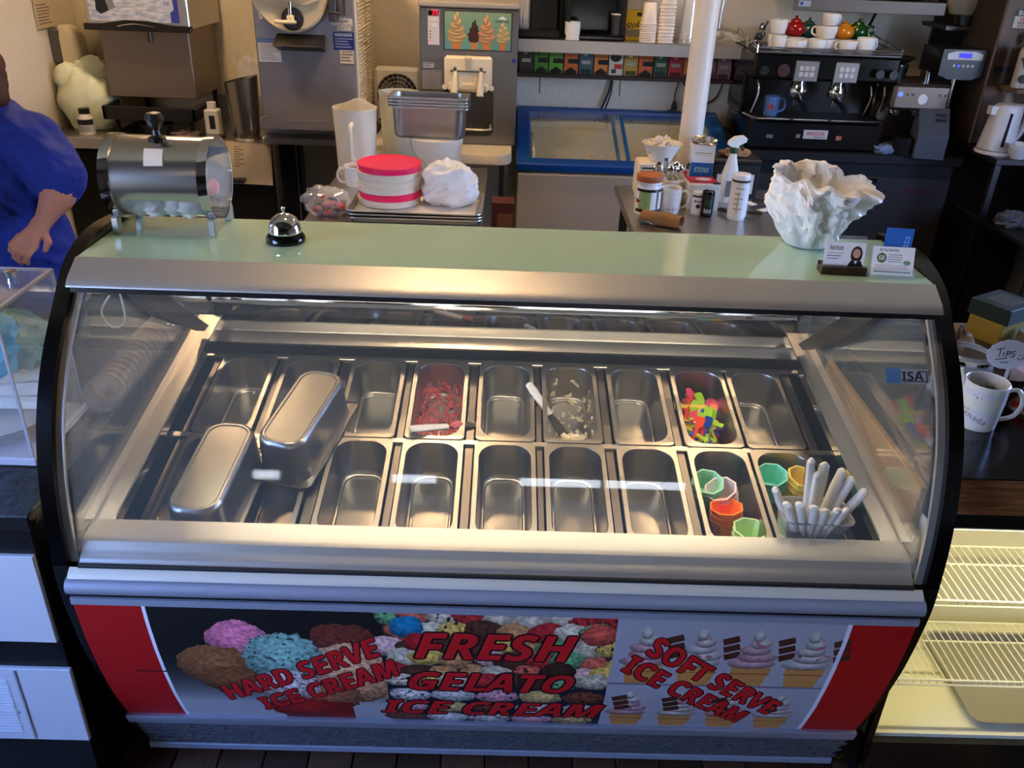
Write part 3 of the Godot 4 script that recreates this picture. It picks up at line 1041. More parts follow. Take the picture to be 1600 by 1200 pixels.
func aim(a: Vector3, b: Vector3) -> Transform3D:
	# -z runs from a to b
	return Transform3D(Basis.looking_at((b - a).normalized(), Vector3.UP), a)

func pans() -> void:
	var p0: MeshInstance3D
	var what1 := ["empty steel pan, leftmost of the rear row", "steel pan of the rear row half covered by an upturned pan", "empty steel pan in the rear row left of the pink-stained pan", "steel pan smeared with pink strawberry ice cream", "empty steel pan between the pink-stained and the white-smeared pan", "steel pan smeared with white ice cream", "empty steel pan between the white-smeared pan and the spoon pan", "steel pan holding bright plastic spoons", "empty steel pan, rightmost of the rear row"]
	var what2 := ["steel pan under the upturned pan at the front left", "empty steel pan between the two upturned pans", "empty steel pan, third from left in the front row", "empty front-row pan in front of the pink-stained pan", "empty front-row pan in the middle of the case", "empty front-row pan in front of the white-smeared pan", "empty front-row pan left of the cup-filled pan", "front-row pan holding mint, orange and green cups", "front-row pan holding teal and yellow cups, rightmost"]
	var pink: Node3D
	var whitep: Node3D
	for r in 2:
		for k in 9:
			var xf := PAN_XF * Transform3D(Basis(), Vector3(COLS[k] + 0.0825, 0, 0.18 + 0.365 * r))
			var lab: String = what1[k] if r == 0 else what2[k]
			var o: Node3D
			if p0 == null:
				p0 = solo("gelato_pan", pan_mesh(), mt("pan_steel"), lab, "pan", Vector3.ZERO, 0.0, "gelato pans in the case")
				p0.transform = xf
				o = p0
			else:
				o = place(p0, lab, xf)
			if r == 0 and k == 3:
				pink = o
			if r == 0 and k == 5:
				whitep = o
	var inv := Basis(Vector3(0, 0, 1), PI)
	place(p0, "upturned steel pan lying bottom up at the front left", PAN_XF * Transform3D(Basis(Vector3.UP, -0.06) * inv, Vector3(-0.698, 0.0035, 0.615)))
	place(p0, "upturned steel pan lying askew across two pans", PAN_XF * Transform3D(Basis(Vector3.UP, -0.21) * inv, Vector3(-0.528, 0.0045, 0.385)))
	# leftovers
	var a := part(pink, "strawberry_residue", smear(5, 0.13, 0.030, 0.085), mt("strawberry", Color(0.84, 0.42, 0.43), 0.6), "pink crumbly strawberry ice cream")
	a.set_meta("kind", "stuff")
	var thin := part(pink, "strawberry_film", smear(9, 0.10, 0.001, 0.075), mt("strawberry_film", Color(0.62, 0.46, 0.46), 0.35), "thin pink film")
	thin.set_meta("kind", "stuff")
	a = part(whitep, "vanilla_residue", smear(17, 0.29, 0.020, 0.045), mt("vanilla", Color(0.90, 0.86, 0.76), 0.55), "white ice cream leftovers")
	a.set_meta("kind", "stuff")
	var ns := noise(31, 0.02)
	var m := lump(Vector3(0, 0.03, 0), Vector3(0.050, 0.045, 0.035), ns, 0.4, 24, 14, 0.5)
	solo("ice_cream_lump", m, mt("vanilla"), "lump of white ice cream under the leaning spatula", "ice cream").transform = PAN_XF * Transform3D(Basis(), Vector3(0.200, -0.112, 0.290))
	spatula("white-handled spatula lying across the pink-stained pan", aim(Vector3(-0.256, 0.795, -0.330), Vector3(-0.131, 0.782, -0.376)), "spatulas resting in pans").scale = Vector3(1.3, 1.6, 1.0)
	spatula("white-handled spatula leaning in the white-smeared pan", aim(Vector3(0.072, 0.838, -0.540), Vector3(0.197, 0.718, -0.40)), "spatulas resting in pans").scale = Vector3(1.3, 1.6, 1.05)
	var rb := lump(Vector3(0, 0.004, 0), Vector3(0.026, 0.009, 0.012), ns, 0.5, 16, 8, 0.4)
	solo("strawberry_lump", rb, mt("strawberry"), "pink ice cream stuck on the spatula blade", "ice cream").transform = Transform3D(Basis(Vector3.UP, 0.3), Vector3(-0.128, 0.782, -0.374))
	# bright plastic spoons
	var sp := MB.new()
	sp.xf = Transform3D(Basis(Vector3.RIGHT, Vector3(0, 0, -1), Vector3.UP), Vector3.ZERO)
	sp.ext(PackedVector2Array([Vector2(-0.006, -0.055), Vector2(0.006, -0.055), Vector2(0.0055, 0.015), Vector2(0.012, 0.025), Vector2(0.013, 0.048), Vector2(0.009, 0.055), Vector2(-0.009, 0.055), Vector2(-0.013, 0.048), Vector2(-0.012, 0.025), Vector2(-0.0055, 0.015)]), -0.0007, 0.0007)
	var sm := sp.commit()
	var rng := RandomNumberGenerator.new()
	rng.seed = 77
	var cs := [["pink", Color(0.95, 0.25, 0.45)], ["lime green", Color(0.62, 0.85, 0.10)], ["orange", Color(0.98, 0.30, 0.05)], ["blue", Color(0.10, 0.28, 0.75)], ["yellow", Color(0.96, 0.82, 0.10)]]
	for k in 96:
		var c: Array = cs[[0, 1, 2, 1, 3, 2, 4][k % 7]]
		var o := MeshInstance3D.new()
		o.name = numbered("plastic_spoon")
		o.mesh = sm
		o.material_override = mt("spoon_" + c[0], c[1], 0.3)
		add_child(o)
		tag(o, "small %s plastic spoon in the heap of bright spoons" % c[0], "spoon", "bright plastic spoons")
		var b := Basis(Vector3.UP, rng.randf_range(-0.6, 0.6) + (1.1 if k % 5 == 0 else 0.0)) * Basis(Vector3.RIGHT, rng.randf_range(-0.25, 0.5)) * Basis(Vector3.BACK, rng.randf_range(-0.7, 0.7))
		o.transform = PAN_XF * Transform3D(b, Vector3(0.590 + rng.randf_range(-0.034, 0.030), -0.109 + 0.00062 * k + rng.randf_range(0, 0.004), 0.165 + rng.randf_range(-0.07, 0.085)))
	# eight-sided tasting cups, nested
	var cupm := []
	for nm in [["mint green", Color(0.66, 0.95, 0.82)], ["pale pink", Color(0.92, 0.84, 0.86)], ["orange", Color(1.0, 0.55, 0.16)], ["light green", Color(0.80, 0.95, 0.70)], ["teal", Color(0.48, 0.88, 0.80)], ["yellow", Color(0.99, 0.88, 0.40)]]:
		var mm := mt("cup_" + nm[0], nm[1], 0.30)
		mm.backlight = nm[1] * 0.9
		cupm.append([nm[0], mm])
	var cp := MB.new()
	cp.crease = 0.95
	cp.lathe([[0.0, 0.0], [0.024, 0.0], [0.036, 0.050], [0.0385, 0.051], [0.0385, 0.053], [0.0345, 0.053], [0.0225, 0.0025], [0.0, 0.0025]], 8)
	var cm := cp.commit()
	var spots := [
		[0, 0.550, -0.110, 0.470, 0.1, 0.0], [1, 0.612, -0.110, 0.500, 0.0, 0.35], [2, 0.592, -0.110, 0.590, -0.25, 0.1], [3, 0.628, -0.110, 0.655, -0.12, 0.0],
		[4, 0.738, -0.110, 0.440, 0.05, 0.1], [5, 0.800, -0.110, 0.450, 0.0, -0.15]]
	for s in spots:
		for k in 3:
			var o := MeshInstance3D.new()
			o.name = numbered("tasting_cup")
			o.mesh = cm
			o.material_override = cupm[s[0]][1]
			add_child(o)
			tag(o, "%s eight-sided plastic cup, %s of its nest of three" % [cupm[s[0]][0], ["lowest", "middle one", "topmost"][k]], "cup", "tasting cups")
			o.transform = PAN_XF * Transform3D(Basis(Vector3.RIGHT, s[4]) * Basis(Vector3.BACK, s[5]), Vector3(s[1], s[2], s[3])) * Transform3D(Basis(Vector3.UP, 0.2) * 1.16, Vector3(0, 0.016 * k, 0))
	# clear box of white spatulas
	var b0 := MB.new()
	b0.loft([ring(rrect(0.128, 0.074, 0.015), 0.0), ring(rrect(0.150, 0.095, 0.018), 0.088), ring(rrect(0.162, 0.106, 0.02), 0.090), ring(rrect(0.162, 0.106, 0.02), 0.094), ring(rrect(0.148, 0.092, 0.018), 0.093), ring(rrect(0.124, 0.070, 0.015), 0.003)])
	var bt := thing("clear_box", "clear plastic box full of white-handled spatulas", "box", Vector3(0.733, 0.748, 0.062))
	part(bt, "body", b0, M.film)
	var rim := MB.new()
	rim.tube(Array(ring(rrect(0.162, 0.106, 0.02), 0.093)), 0.0028, 6, true)
	part(bt, "rim", rim, mt("rim_clear", Color(0.60, 0.60, 0.58), 0.15), "glossy pale rim")
	var fl := MB.new()
	fl.loft([ring(rrect(0.120, 0.066, 0.014), 0.004), ring(rrect(0.140, 0.084, 0.016), 0.060)])
	part(bt, "dark_liner", fl, mt("black"), "dark liner")
	var tips := [[0.629, 0.902, 0.06], [0.707, 0.972, 0.04], [0.746, 0.956, 0.03], [0.796, 0.934, 0.02], [0.818, 0.918, 0.03], [0.848, 0.898, 0.05], [0.642, 0.899, 0.115], [0.670, 0.903, 0.12], [0.703, 0.897, 0.122], [0.731, 0.889, 0.122], [0.760, 0.890, 0.12], [0.781, 0.891, 0.12], [0.722, 0.945, 0.055]]
	for i in tips.size():
		var a0 := Vector3(tips[i][0], tips[i][1], tips[i][2])
		var foot := Vector3(0.733 + (a0.x - 0.733) * 0.28, 0.758, 0.062 + (a0.z - 0.062) * 0.35)
		var lab: String = "white-handled spatula standing at the back of the clear box" if i < 6 or i == 12 else "short-looking white spatula handle at the front of the clear box"
		var s := spatula(lab, aim(a0, foot), "spatulas in the clear box", false)
		s.scale = Vector3(1.15, 1.7, a0.distance_to(foot) / 0.112)

func patch(r0: float, r1: float, y0: float, y1: float, a0: float, a1: float, n := 14) -> MB:
	# a printed patch round an upright body, facing +z; r0 at y0 (top), r1 at y1
	var m := MB.new()
	m.grid(n, 3, func(u, v):
		var a := lerpf(a0, a1, u)
		var r := lerpf(r0, r1, v)
		return Vector3(sin(a) * r, lerpf(y0, y1, v), cos(a) * r))
	return m

func mug(label: String, at: Vector3, r: float, h: float, turn: float, m: Material, group := "", fill: Material = null, taper := 0.9) -> Node3D:
	var t := thing("mug", label, "mug", at, turn, group)
	part(t, "body", lath([[0.0, 0.0], [r * taper - 0.003, 0.0], [r * taper, 0.004], [r, h * 0.6], [r, h - 0.002], [r - 0.002, h], [r - 0.004, h - 0.002], [r - 0.004, h * 0.6], [r * taper - 0.005, 0.006], [0.0, 0.006]], 28), m)
	var k := r * 0.98
	part(t, "handle", tub(bend([Vector3(k - 0.004, h * 0.82, 0), Vector3(k + h * 0.18, h * 0.86, 0), Vector3(k + h * 0.32, h * 0.62, 0), Vector3(k + h * 0.24, h * 0.30, 0), Vector3(k * taper, h * 0.16, 0)], 5), 0.0055, 8), m)
	if fill:
		part(t, "coffee", lath([[0.0, h * 0.8], [r - 0.0045, h * 0.8], [r - 0.0045, h * 0.78], [0.0, h * 0.78]], 24), fill, "milky coffee")
	return t

func on_top() -> void:
	var Y := 1.3665
	# roll-top drum with clear ends
	var t := thing("roll_top_dispenser", "round steel roll-top dispenser with clear ends on the green glass", "dispenser", Vector3(-0.795, Y, -0.285))
	var R := 0.092
	var cy := 0.118
	var ax := Basis(Vector3(0, 0, 1), Vector3(1, 0, 0), Vector3(0, 1, 0))  # lathe axis along x
	var m := MB.new()
	m.xf = Transform3D(ax, Vector3(0, cy, 0))
	m.lathe([[R, -0.100], [R, 0.100], [R - 0.003, 0.100], [R - 0.003, -0.100]], 26, -0.35, 4.0)
	part(t, "steel_cover", m, mt("steel_bright", Color(0.80, 0.79, 0.77), 0.22, 1.0), "curved brushed steel cover")
	m = MB.new()
	m.xf = Transform3D(ax, Vector3(0, cy, 0))
	m.lathe([[R - 0.004, -0.100], [R - 0.004, 0.100], [R - 0.006, 0.100], [R - 0.006, -0.100]], 20, 3.9, 6.0)
	part(t, "clear_front", m, M.clear, "clear lower front")
	for s in [-1.0, 1.0]:
		m = MB.new()
		m.xf = Transform3D(ax, Vector3(s * 0.109, cy, 0))
		m.lathe([[R + 0.004, -0.011], [R + 0.004, 0.011], [R - 0.003, 0.011], [R - 0.003, -0.011], [R + 0.004, -0.011]], 40)
		part(t, "end_band", m, mt("chrome"), "polished steel band")
		m = MB.new()
		m.xf = Transform3D(ax, Vector3(s * 0.117, cy, 0))
		m.lathe([[0.0, -0.002], [R - 0.002, -0.002], [R - 0.002, 0.002], [0.0, 0.002]], 36)
		part(t, "end_disc", m, M.clear, "clear plastic end")
		for z in [-0.05, 0.05]:
			part(t, "foot", bx(Vector3(s * 0.110, 0.020, z * 1.25), Vector3(0.018, 0.040, 0.020), 0.003), mt("alu"))
	part(t, "knob", lath([[0.0, 0.205], [0.018, 0.205], [0.020, 0.210], [0.010, 0.216], [0.008, 0.228], [0.016, 0.238], [0.021, 0.252], [0.016, 0.264], [0.0, 0.268]], 18).duplicate_at(Vector3(-0.005, 0.0, 0.015)), mt("brown_black", Color(0.06, 0.05, 0.045), 0.35), "dark round knob")
	m = MB.new()
	m.grid(4, 5, func(u, v):
		var a := lerpf(0.62, 1.08, v)
		return Vector3(-0.022 + 0.042 * u + 0.004 * v, cy + cos(a) * (R + 0.002 + 0.003 * u * v), sin(a) * (R + 0.002)))
	part(t, "note", m, mt("paper"), "small white paper note")
	var ns := noise(8, 0.02)
	for k in 5:
		var l := lump(Vector3(0, 0.018, 0), Vector3(0.030, 0.022, 0.045), ns, 0.35, 16, 10, 0.3)
		solo("napkin_bundle", l, mt("white_matt") if k != 4 else mt("pink_soft", Color(0.90, 0.40, 0.48), 0.6), "folded white napkins in the clear drum, %s of four" % ["leftmost", "second from left", "third from left", "rightmost"][mini(k, 3)] if k != 4 else "pink folded napkin behind the drum's clear end", "napkins", Vector3(-0.868 + k * 0.038, Y + 0.030 + (0.05 if k == 4 else 0.0), -0.285 + (k % 2) * 0.01), 0.3 * k, "napkins in the drum")
	# service bell
	t = thing("service_bell", "chrome service bell with a black base on the green glass", "bell", Vector3(-0.514, Y, -0.205))
	part(t, "base", lath([[0.0, 0.0], [0.043, 0.0], [0.045, 0.004], [0.044, 0.012], [0.038, 0.020], [0.0, 0.020]], 32), mt("black_gloss"), "glossy black base")
	part(t, "dome", lath([[0.034, 0.022], [0.037, 0.022], [0.0375, 0.026], [0.035, 0.040], [0.028, 0.053], [0.016, 0.062], [0.004, 0.065], [0.0, 0.065]], 32), mt("chrome"))
	part(t, "button", lath([[0.0025, 0.062], [0.0025, 0.072], [0.005, 0.074], [0.005, 0.078], [0.0, 0.080]], 12), mt("chrome"))
	# bag-lined bin
	var bag := MB.new()
	var rs := []
	ns = noise(15, 0.9, 2)
	var prof := [[0.050, 0.0], [0.060, 0.005], [0.074, 0.034], [0.088, 0.066], [0.100, 0.094], [0.110, 0.118], [0.115, 0.138], [0.110, 0.155], [0.100, 0.158], [0.092, 0.146], [0.080, 0.11], [0.060, 0.05], [0.03, 0.02]]
	prof = smooth(prof, 3)
	var fine := noise(19, 22.0, 3)
	for i in prof.size():
		var g := PackedVector3Array()
		for k in 110:
			var a := TAU * k / 110.0
			var f := i / 3.0
			var e: float = ns.get_noise_3d(cos(a) * 1.3, sin(a) * 1.3, f * 0.22) * 0.30 + ns.get_noise_3d(cos(a) * 2.6 + f * 0.5, sin(a) * 2.6, f * 1.0) * 0.10
			var r: float = prof[i][0] * (1.0 + e * clampf(f / 3.0, 0.1, 1.0))
			var hgt := clampf((prof[i][1] - 0.06) * 9.0, 0.0, 1.0)
			var y: float = prof[i][1] + (0.020 * ns.get_noise_2d(cos(a) * 1.6, sin(a) * 1.6 + 9.0) + 0.016 * cos(a - 4.0)) * hgt
			var v := Vector3(cos(a) * r * (1.0 + 0.10 * hgt) + hgt * 0.012, y, sin(a) * r * 0.92 - hgt * 0.02)
			v += Vector3(cos(a), 0.2, sin(a)) * (0.010 * (0.35 - absf(fine.get_noise_3d(v.x, v.y * 1.4, v.z)) * 2.0) * clampf(f / 2.0, 0.0, 1.0))
			v.y = maxf(v.y, 0.0)
			g.append(v)
		rs.append(g)
	bag.loft(rs)
	bag.crease = 0.75
	t = thing("lined_bin", "white crumpled plastic bag lining a small open bin", "bin bag", Vector3(0.728, Y, -0.315))
	part(t, "bag", bag, M.bag_white)
	# card holders
	t = thing("card_holder", "dark red wooden card holder with a white portrait card", "card holder", Vector3(0.742, Y, -0.115), -0.06)
	part(t, "base", band([[-0.018, 0.0], [0.020, 0.0], [0.022, 0.018], [0.014, 0.020], [-0.014, 0.012], [-0.018, 0.02]], -0.049, 0.049), mt("mahogany", Color(0.16, 0.035, 0.03), 0.3), "dark red wooden base")
	part(t, "holder", bx(Vector3(0, 0.046, -0.012), Vector3(0.088, 0.070, 0.002)), M.clear)
	var cv := Cv.new(360, 220, Color(0.93, 0.92, 0.94))
	cv.write("Sutton", 100, 52, 150, 44, Color(0.05, 0.05, 0.07), "Droid Serif")
	for k in 3:
		cv.rect(22, 100 + k * 26, 150 - k * 22, 8, [Color(0.72, 0.70, 0.82), Color(0.45, 0.45, 0.5), Color(0.55, 0.55, 0.6)][k])
	cv.oval(285, 110, 52, 78, Color(0.20, 0.10, 0.08))
	cv.oval(285, 100, 34, 44, Color(0.80, 0.60, 0.52))
	cv.poly([Vector2(215, 220), Vector2(240, 170), Vector2(285, 160), Vector2(330, 170), Vector2(355, 220)], Color(0.06, 0.06, 0.08))
	cv.poly([Vector2(268, 170), Vector2(302, 170), Vector2(285, 205)], Color(0.9, 0.9, 0.9))
	t = thing("business_card", "white card with a portrait of a person in a dark jacket", "card", Vector3(0.742, Y, -0.115), -0.06)
	m = MB.new()
	m.plate(Vector3(-0.044, 0.068, -0.004), Vector3(0.044, 0.068, -0.004), Vector3(0.044, 0.018, 0.006), Vector3(-0.044, 0.018, 0.006))
	part(t, "printed_face", m, printed("card_a", cv))
	m = MB.new()
	m.xf = Transform3D(Basis(Vector3.RIGHT, -0.197), Vector3(0, 0.043, 0.001))
	m.box(Vector3(0, 0, -0.0015), Vector3(0.088, 0.052, 0.0015))
	part(t, "card_stack", m, mt("paper"))
	t = thing("card_holder", "clear acrylic card holder beside the dark red one", "card holder", Vector3(0.846, Y, -0.105), -0.08)
	part(t, "front_lip", bx(Vector3(0, 0.012, 0.020), Vector3(0.096, 0.024, 0.002)), M.clear)
	part(t, "base", bx(Vector3(0, 0.0015, 0.0), Vector3(0.096, 0.003, 0.04)), M.clear)
	part(t, "back", bx(Vector3(0, 0.03, -0.012), Vector3(0.096, 0.06, 0.002)), M.clear)
	cv = Cv.new(360, 230, Color(0.93, 0.94, 0.97))
	cv.write("Put Your Feet First", 140, 28, 230, 22, Color(0.22, 0.25, 0.30))
	cv.oval(80, 92, 42, 40, Color(0.28, 0.45, 0.28))
	cv.write("$30", 80, 92, 62, 36, Color(0.95, 0.95, 0.95))
	for k in 4:
		cv.rect(135, 62 + k * 18, 120, 6, Color(0.55, 0.58, 0.62))
	cv.oval(300, 125, 32, 18, Color(0.45, 0.60, 0.45))
	for k in 3:
		cv.rect(30, 150 + k * 14, 280, 5, Color(0.72, 0.66, 0.68))
	cv.rect(20, 196, 320, 14, Color(0.45, 0.55, 0.62))
	t = thing("business_card", "pale card with a green thirty-dollar dot in the clear holder", "card", Vector3(0.846, Y, -0.105), -0.08)
	m = MB.new()
	m.plate(Vector3(-0.045, 0.064, -0.006), Vector3(0.045, 0.064, -0.006), Vector3(0.045, 0.006, 0.016), Vector3(-0.045, 0.006, 0.016))
	part(t, "printed_face", m, printed("card_b", cv))
	m = MB.new()
	m.xf = Transform3D(Basis(Vector3.RIGHT, -0.362), Vector3(0, 0.035, 0.005))
	m.box(Vector3(0, 0, -0.0015), Vector3(0.09, 0.060, 0.0015))
	part(t, "card_stack", m, mt("paper"))
	cv = Cv.new(240, 200, Color(0.16, 0.42, 0.78))
	for k in 2:
		cv.write("Payment", 178 + k * 26, 100, 150, 16, Color(0.75, 0.85, 0.95), "Droid Sans", true, PI / 2)
	t = thing("leaflet", "upright blue card behind the clear card holder", "card", Vector3(0.862, Y, -0.128), -0.1)
	m = MB.new()
	m.plate(Vector3(-0.028, 0.098, -0.008), Vector3(0.030, 0.098, -0.008), Vector3(0.030, 0.0, 0.0), Vector3(-0.028, 0.0, 0.0))
	part(t, "printed_face", m, printed("card_c", cv, 0.3))
	m = MB.new()
	m.xf = Transform3D(Basis(Vector3.RIGHT, -0.08), Vector3.ZERO)
	m.box(Vector3(0.001, 0.049, -0.0055), Vector3(0.058, 0.098, 0.001))
	part(t, "card_stock", m, col(Color(0.20, 0.45, 0.78), 0.5))

func table(called: String, label: String, x0: float, x1: float, z0: float, z1: float, y: float, shelf := 0.25) -> Node3D:
	var t := thing(called, label, "table", Vector3((x0 + x1) / 2, 0, (z0 + z1) / 2))
	var w := x1 - x0
	var d := z1 - z0
	part(t, "table_top", bx(Vector3(0, y - 0.018, 0), Vector3(w, 0.036, d), 0.004), mt("steel"))
	for sx in [-1.0, 1.0]:
		for sz in [-1.0, 1.0]:
			part(t, "leg", tub([Vector3(sx * (w / 2 - 0.05), 0, sz * (d / 2 - 0.05)), Vector3(sx * (w / 2 - 0.05), y - 0.03, sz * (d / 2 - 0.05))], 0.02, 10), mt("dark_steel"))
	part(t, "lower_shelf", bx(Vector3(0, shelf, 0), Vector3(w - 0.06, 0.02, d - 0.06)), mt("dark_steel"))
	return t

func pitcher(label: String, at: Vector3, r: float, h: float, turn: float, m: Material) -> void:
	var t := thing("pitcher", label, "pitcher", at, turn, "white plastic pitchers")
	var b := MB.new()
	var rs := []
	for v in [[0.0, 0.86], [0.01, 0.88], [0.5, 0.94], [0.96, 1.0], [1.0, 1.02], [1.0, 0.98], [0.5, 0.90], [0.02, 0.84]]:
		var g := PackedVector3Array()
		for k in 32:
			var a := TAU * k / 32
			var sp := pow(maxf(0.0, cos(a + PI / 2)), 10.0) * clampf((v[0] - 0.75) * 4.0, 0.0, 1.0)
			g.append(Vector3(cos(a) * r * v[1], v[0] * h + sp * 0.02, sin(a) * r * v[1] * (1.0 + sp * 0.22)))
		rs.append(g)
	b.loft(rs)
	part(t, "body", b, m)
	part(t, "handle", tub(bend([Vector3(0, h * 0.80, r * 0.93), Vector3(0, h * 0.80, r + 0.03), Vector3(0, h * 0.72, r + 0.045), Vector3(0, h * 0.35, r + 0.04), Vector3(0, h * 0.28, r + 0.02), Vector3(0, h * 0.27, r * 0.86)], 5), 0.010, 8), m)

func islands() -> void:
	table("prep_table", "steel prep table holding the stacked baking trays", -0.79, -0.10, -2.45, -1.50, 1.0)
	# three baking trays, nested
	var tm := MB.new()
	tm.loft([ring(rrect(0.49, 0.285, 0.02), 0.0), ring(rrect(0.515, 0.310, 0.03), 0.018), ring(rrect(0.528, 0.324, 0.034), 0.019), ring(rrect(0.530, 0.326, 0.035), 0.021), ring(rrect(0.528, 0.324, 0.034), 0.024), ring(rrect(0.512, 0.308, 0.03), 0.023), ring(rrect(0.487, 0.282, 0.02), 0.002)])
	var tr := solo("baking_tray", tm, mt("tray_alu", Color(0.74, 0.73, 0.71), 0.32, 1.0), "shallow aluminium baking tray, lowest of three stacked", "tray", Vector3(-0.362, 1.001, -1.67), 0.01, "stacked baking trays")
	copy(tr, "baking_tray", "shallow aluminium baking tray, middle of three stacked", Vector3(-0.360, 1.0135, -1.67), 0.0)
	copy(tr, "baking_tray", "shallow aluminium baking tray lined with paper, topmost of three", Vector3(-0.362, 1.026, -1.67), -0.01)
	solo("baking_paper", bx(Vector3(0, 0, 0), Vector3(0.47, 0.001, 0.265)), mt("paper"), "white paper lining the topmost baking tray", "paper", Vector3(-0.362, 1.0295, -1.67))
	# round tub lids
	var lp := [[0.0, 0.0], [0.120, 0.0], [0.124, 0.003], [0.124, 0.020], [0.128, 0.022], [0.128, 0.027], [0.124, 0.029], [0.118, 0.029], [0.114, 0.026], [0.0, 0.026]]
	var lid := lath(lp, 40)
	var kinds := [["white", "lowest"], ["pink", "second from below"], ["white", "third from below"], ["white", "fourth from below"], ["white", "second from the top"], ["pink", "topmost"]]
	var lm := lid.commit()
	for k in 6:
		var o := MeshInstance3D.new()
		o.name = numbered("tub_lid")
		o.mesh = lm
		o.material_override = mt("lid_pink", Color(0.95, 0.10, 0.36), 0.35) if kinds[k][0] == "pink" else mt("lid_white", Color(0.86, 0.82, 0.74), 0.4)
		add_child(o)
		o.position = Vector3(-0.478 + (0.003 if k % 2 else -0.002), 1.031 + k * 0.0262, -1.72)
		tag(o, "round %s plastic tub lid, %s of the stack" % [kinds[k][0], kinds[k][1]], "lid", "stacked tub lids")
	var ns := noise(41, 0.012)
	solo("wrapped_bundle", lump(Vector3(0, 0.075, 0), Vector3(0.122, 0.098, 0.10), ns, 0.25, 40, 26, 0.22), M.bag_white, "white plastic bag wrapped round something on the top tray", "bag", Vector3(-0.235, 1.031, -1.72))
	# bag of wrapped sweets
	var t := thing("sweet_bag", "clear crinkled bag of red and brown sweets beside the trays", "bag", Vector3(-0.715, 1.0, -1.62))
	var cl := lump(Vector3(0, 0.05, 0), Vector3(0.10, 0.062, 0.075), noise(51, 0.02), 0.25, 28, 16, 0.35)
	part(t, "film", cl, M.film, "clear crinkled film")
	var rng := RandomNumberGenerator.new()
	rng.seed = 5
	var sw := MB.new()
	sw.ell(Vector3.ZERO, Vector3(0.022, 0.011, 0.013), 10, 7)
	var swm := sw.commit()
	for k in 26:
		var o := MeshInstance3D.new()
		o.name = numbered("sweet")
		o.mesh = swm
		o.material_override = [mt("sweet_red", Color(0.75, 0.10, 0.06), 0.3), mt("sweet_brown", Color(0.30, 0.16, 0.10), 0.3), mt("sweet_gold", Color(0.62, 0.42, 0.22), 0.3)][k % 3]
		add_child(o)
		o.position = Vector3(-0.715, 1.014, -1.62) + Vector3(rng.randf_range(-0.065, 0.065), 0.011 * (k / 6), rng.randf_range(-0.045, 0.045))
		o.rotation = Vector3(rng.randf_range(-0.5, 0.5), rng.randf_range(0, 6), rng.randf_range(-0.5, 0.5))
		tag(o, "small %s wrapped sweet in the clear bag" % ["red", "brown", "gold"][k % 3], "sweet", "wrapped sweets in the bag")
	solo("crumpled_film", lump(Vector3(0, 0.018, 0), Vector3(0.06, 0.02, 0.05), noise(53, 0.03), 0.5, 22, 12, 0.5), M.film, "scrap of crumpled clear film left of the coffee mug", "film", Vector3(-0.745, 1.0, -1.86))
	mug("white mug of milky coffee in front of the tall pitcher", Vector3(-0.672, 1.0, -2.06), 0.052, 0.088, PI + 0.35, M.china, "", mt("coffee", Color(0.62, 0.47, 0.32), 0.2))
	pitcher("tall white plastic pitcher with its handle towards the customers", Vector3(-0.700, 1.0, -2.28), 0.098, 0.295, 0.0, mt("pitcher_white", Color(0.86, 0.83, 0.76), 0.4))
	# bucket with nested pans on top
	t = thing("bucket", "white plastic bucket under the stacked pans", "bucket", Vector3(-0.335, 1.0, -2.30))
	part(t, "body", lath([[0.0, 0.0], [0.100, 0.0], [0.104, 0.006], [0.115, 0.150], [0.121, 0.152], [0.122, 0.172], [0.116, 0.174], [0.0, 0.174]], 36), mt("pitcher_white"))
	part(t, "bail", tub(bend([Vector3(-0.119, 0.150, 0.02), Vector3(-0.085, 0.105, 0.098), Vector3(0.0, 0.062, 0.125), Vector3(0.085, 0.060, 0.110), Vector3(0.119, 0.150, 0.02)], 8), 0.0022, 6), mt("steel"), "thin wire handle")
	var np := pan_mesh()
	for i in np.p.size():
		np.p[i] = Vector3(np.p[i].z, np.p[i].y * 1.18 + 0.1405, np.p[i].x)
	for i in range(0, np.p.size(), 3):
		np.flip(i)
	var nest := ["lowest", "second", "third", "topmost"]
	for k in 4:
		if k == 0:
			tr = solo("steel_pan", np, mt("pan_steel"), "oblong steel pan on the bucket, lowest of four nested", "pan", Vector3(-0.364, 1.175, -2.30), -0.03, "pans nested on the bucket")
		else:
			copy(tr, "steel_pan", "oblong steel pan on the bucket, %s of four nested" % nest[k], Vector3(-0.364, 1.175 + 0.0135 * k, -2.30), -0.03)
	solo("crumpled_paper", lump(Vector3(0, 0.035, 0), Vector3(0.075, 0.05, 0.05), noise(61, 0.02), 0.5, 24, 14, 0.5), mt("kraft"), "crumpled brown paper beside the bucket", "paper", Vector3(-0.500, 1.0, -2.14))
	# steel table with cutlery and bottles
	table("steel_table", "steel table with jars, mugs and bottles", 0.49, 1.30, -2.22, -1.52, 1.0)
	# jar with wooden lid
	t = thing("cork_lid_jar", "white jar with a wooden lid and a green label", "jar", Vector3(0.578, 1.0, -1.79))
	part(t, "body", lath([[0.0, 0.0], [0.050, 0.0], [0.053, 0.004], [0.053, 0.116], [0.050, 0.122], [0.053, 0.126], [0.053, 0.134], [0.0, 0.134]], 30), M.china)
	part(t, "lid", lath([[0.0, 0.134], [0.052, 0.134], [0.055, 0.138], [0.055, 0.156], [0.052, 0.160], [0.0, 0.160]], 30), mt("cork", Color(0.62, 0.34, 0.16), 0.6), "orange-brown wooden lid")
	var cv := Cv.new(300, 220, Color(0.90, 0.88, 0.83))
	cv.rect(0, 0, 300, 26, Color(0.14, 0.06, 0.05))
	cv.rect(0, 190, 300, 30, Color(0.14, 0.06, 0.05))
	cv.rect(30, 26, 110, 164, Color(0.56, 0.66, 0.42))
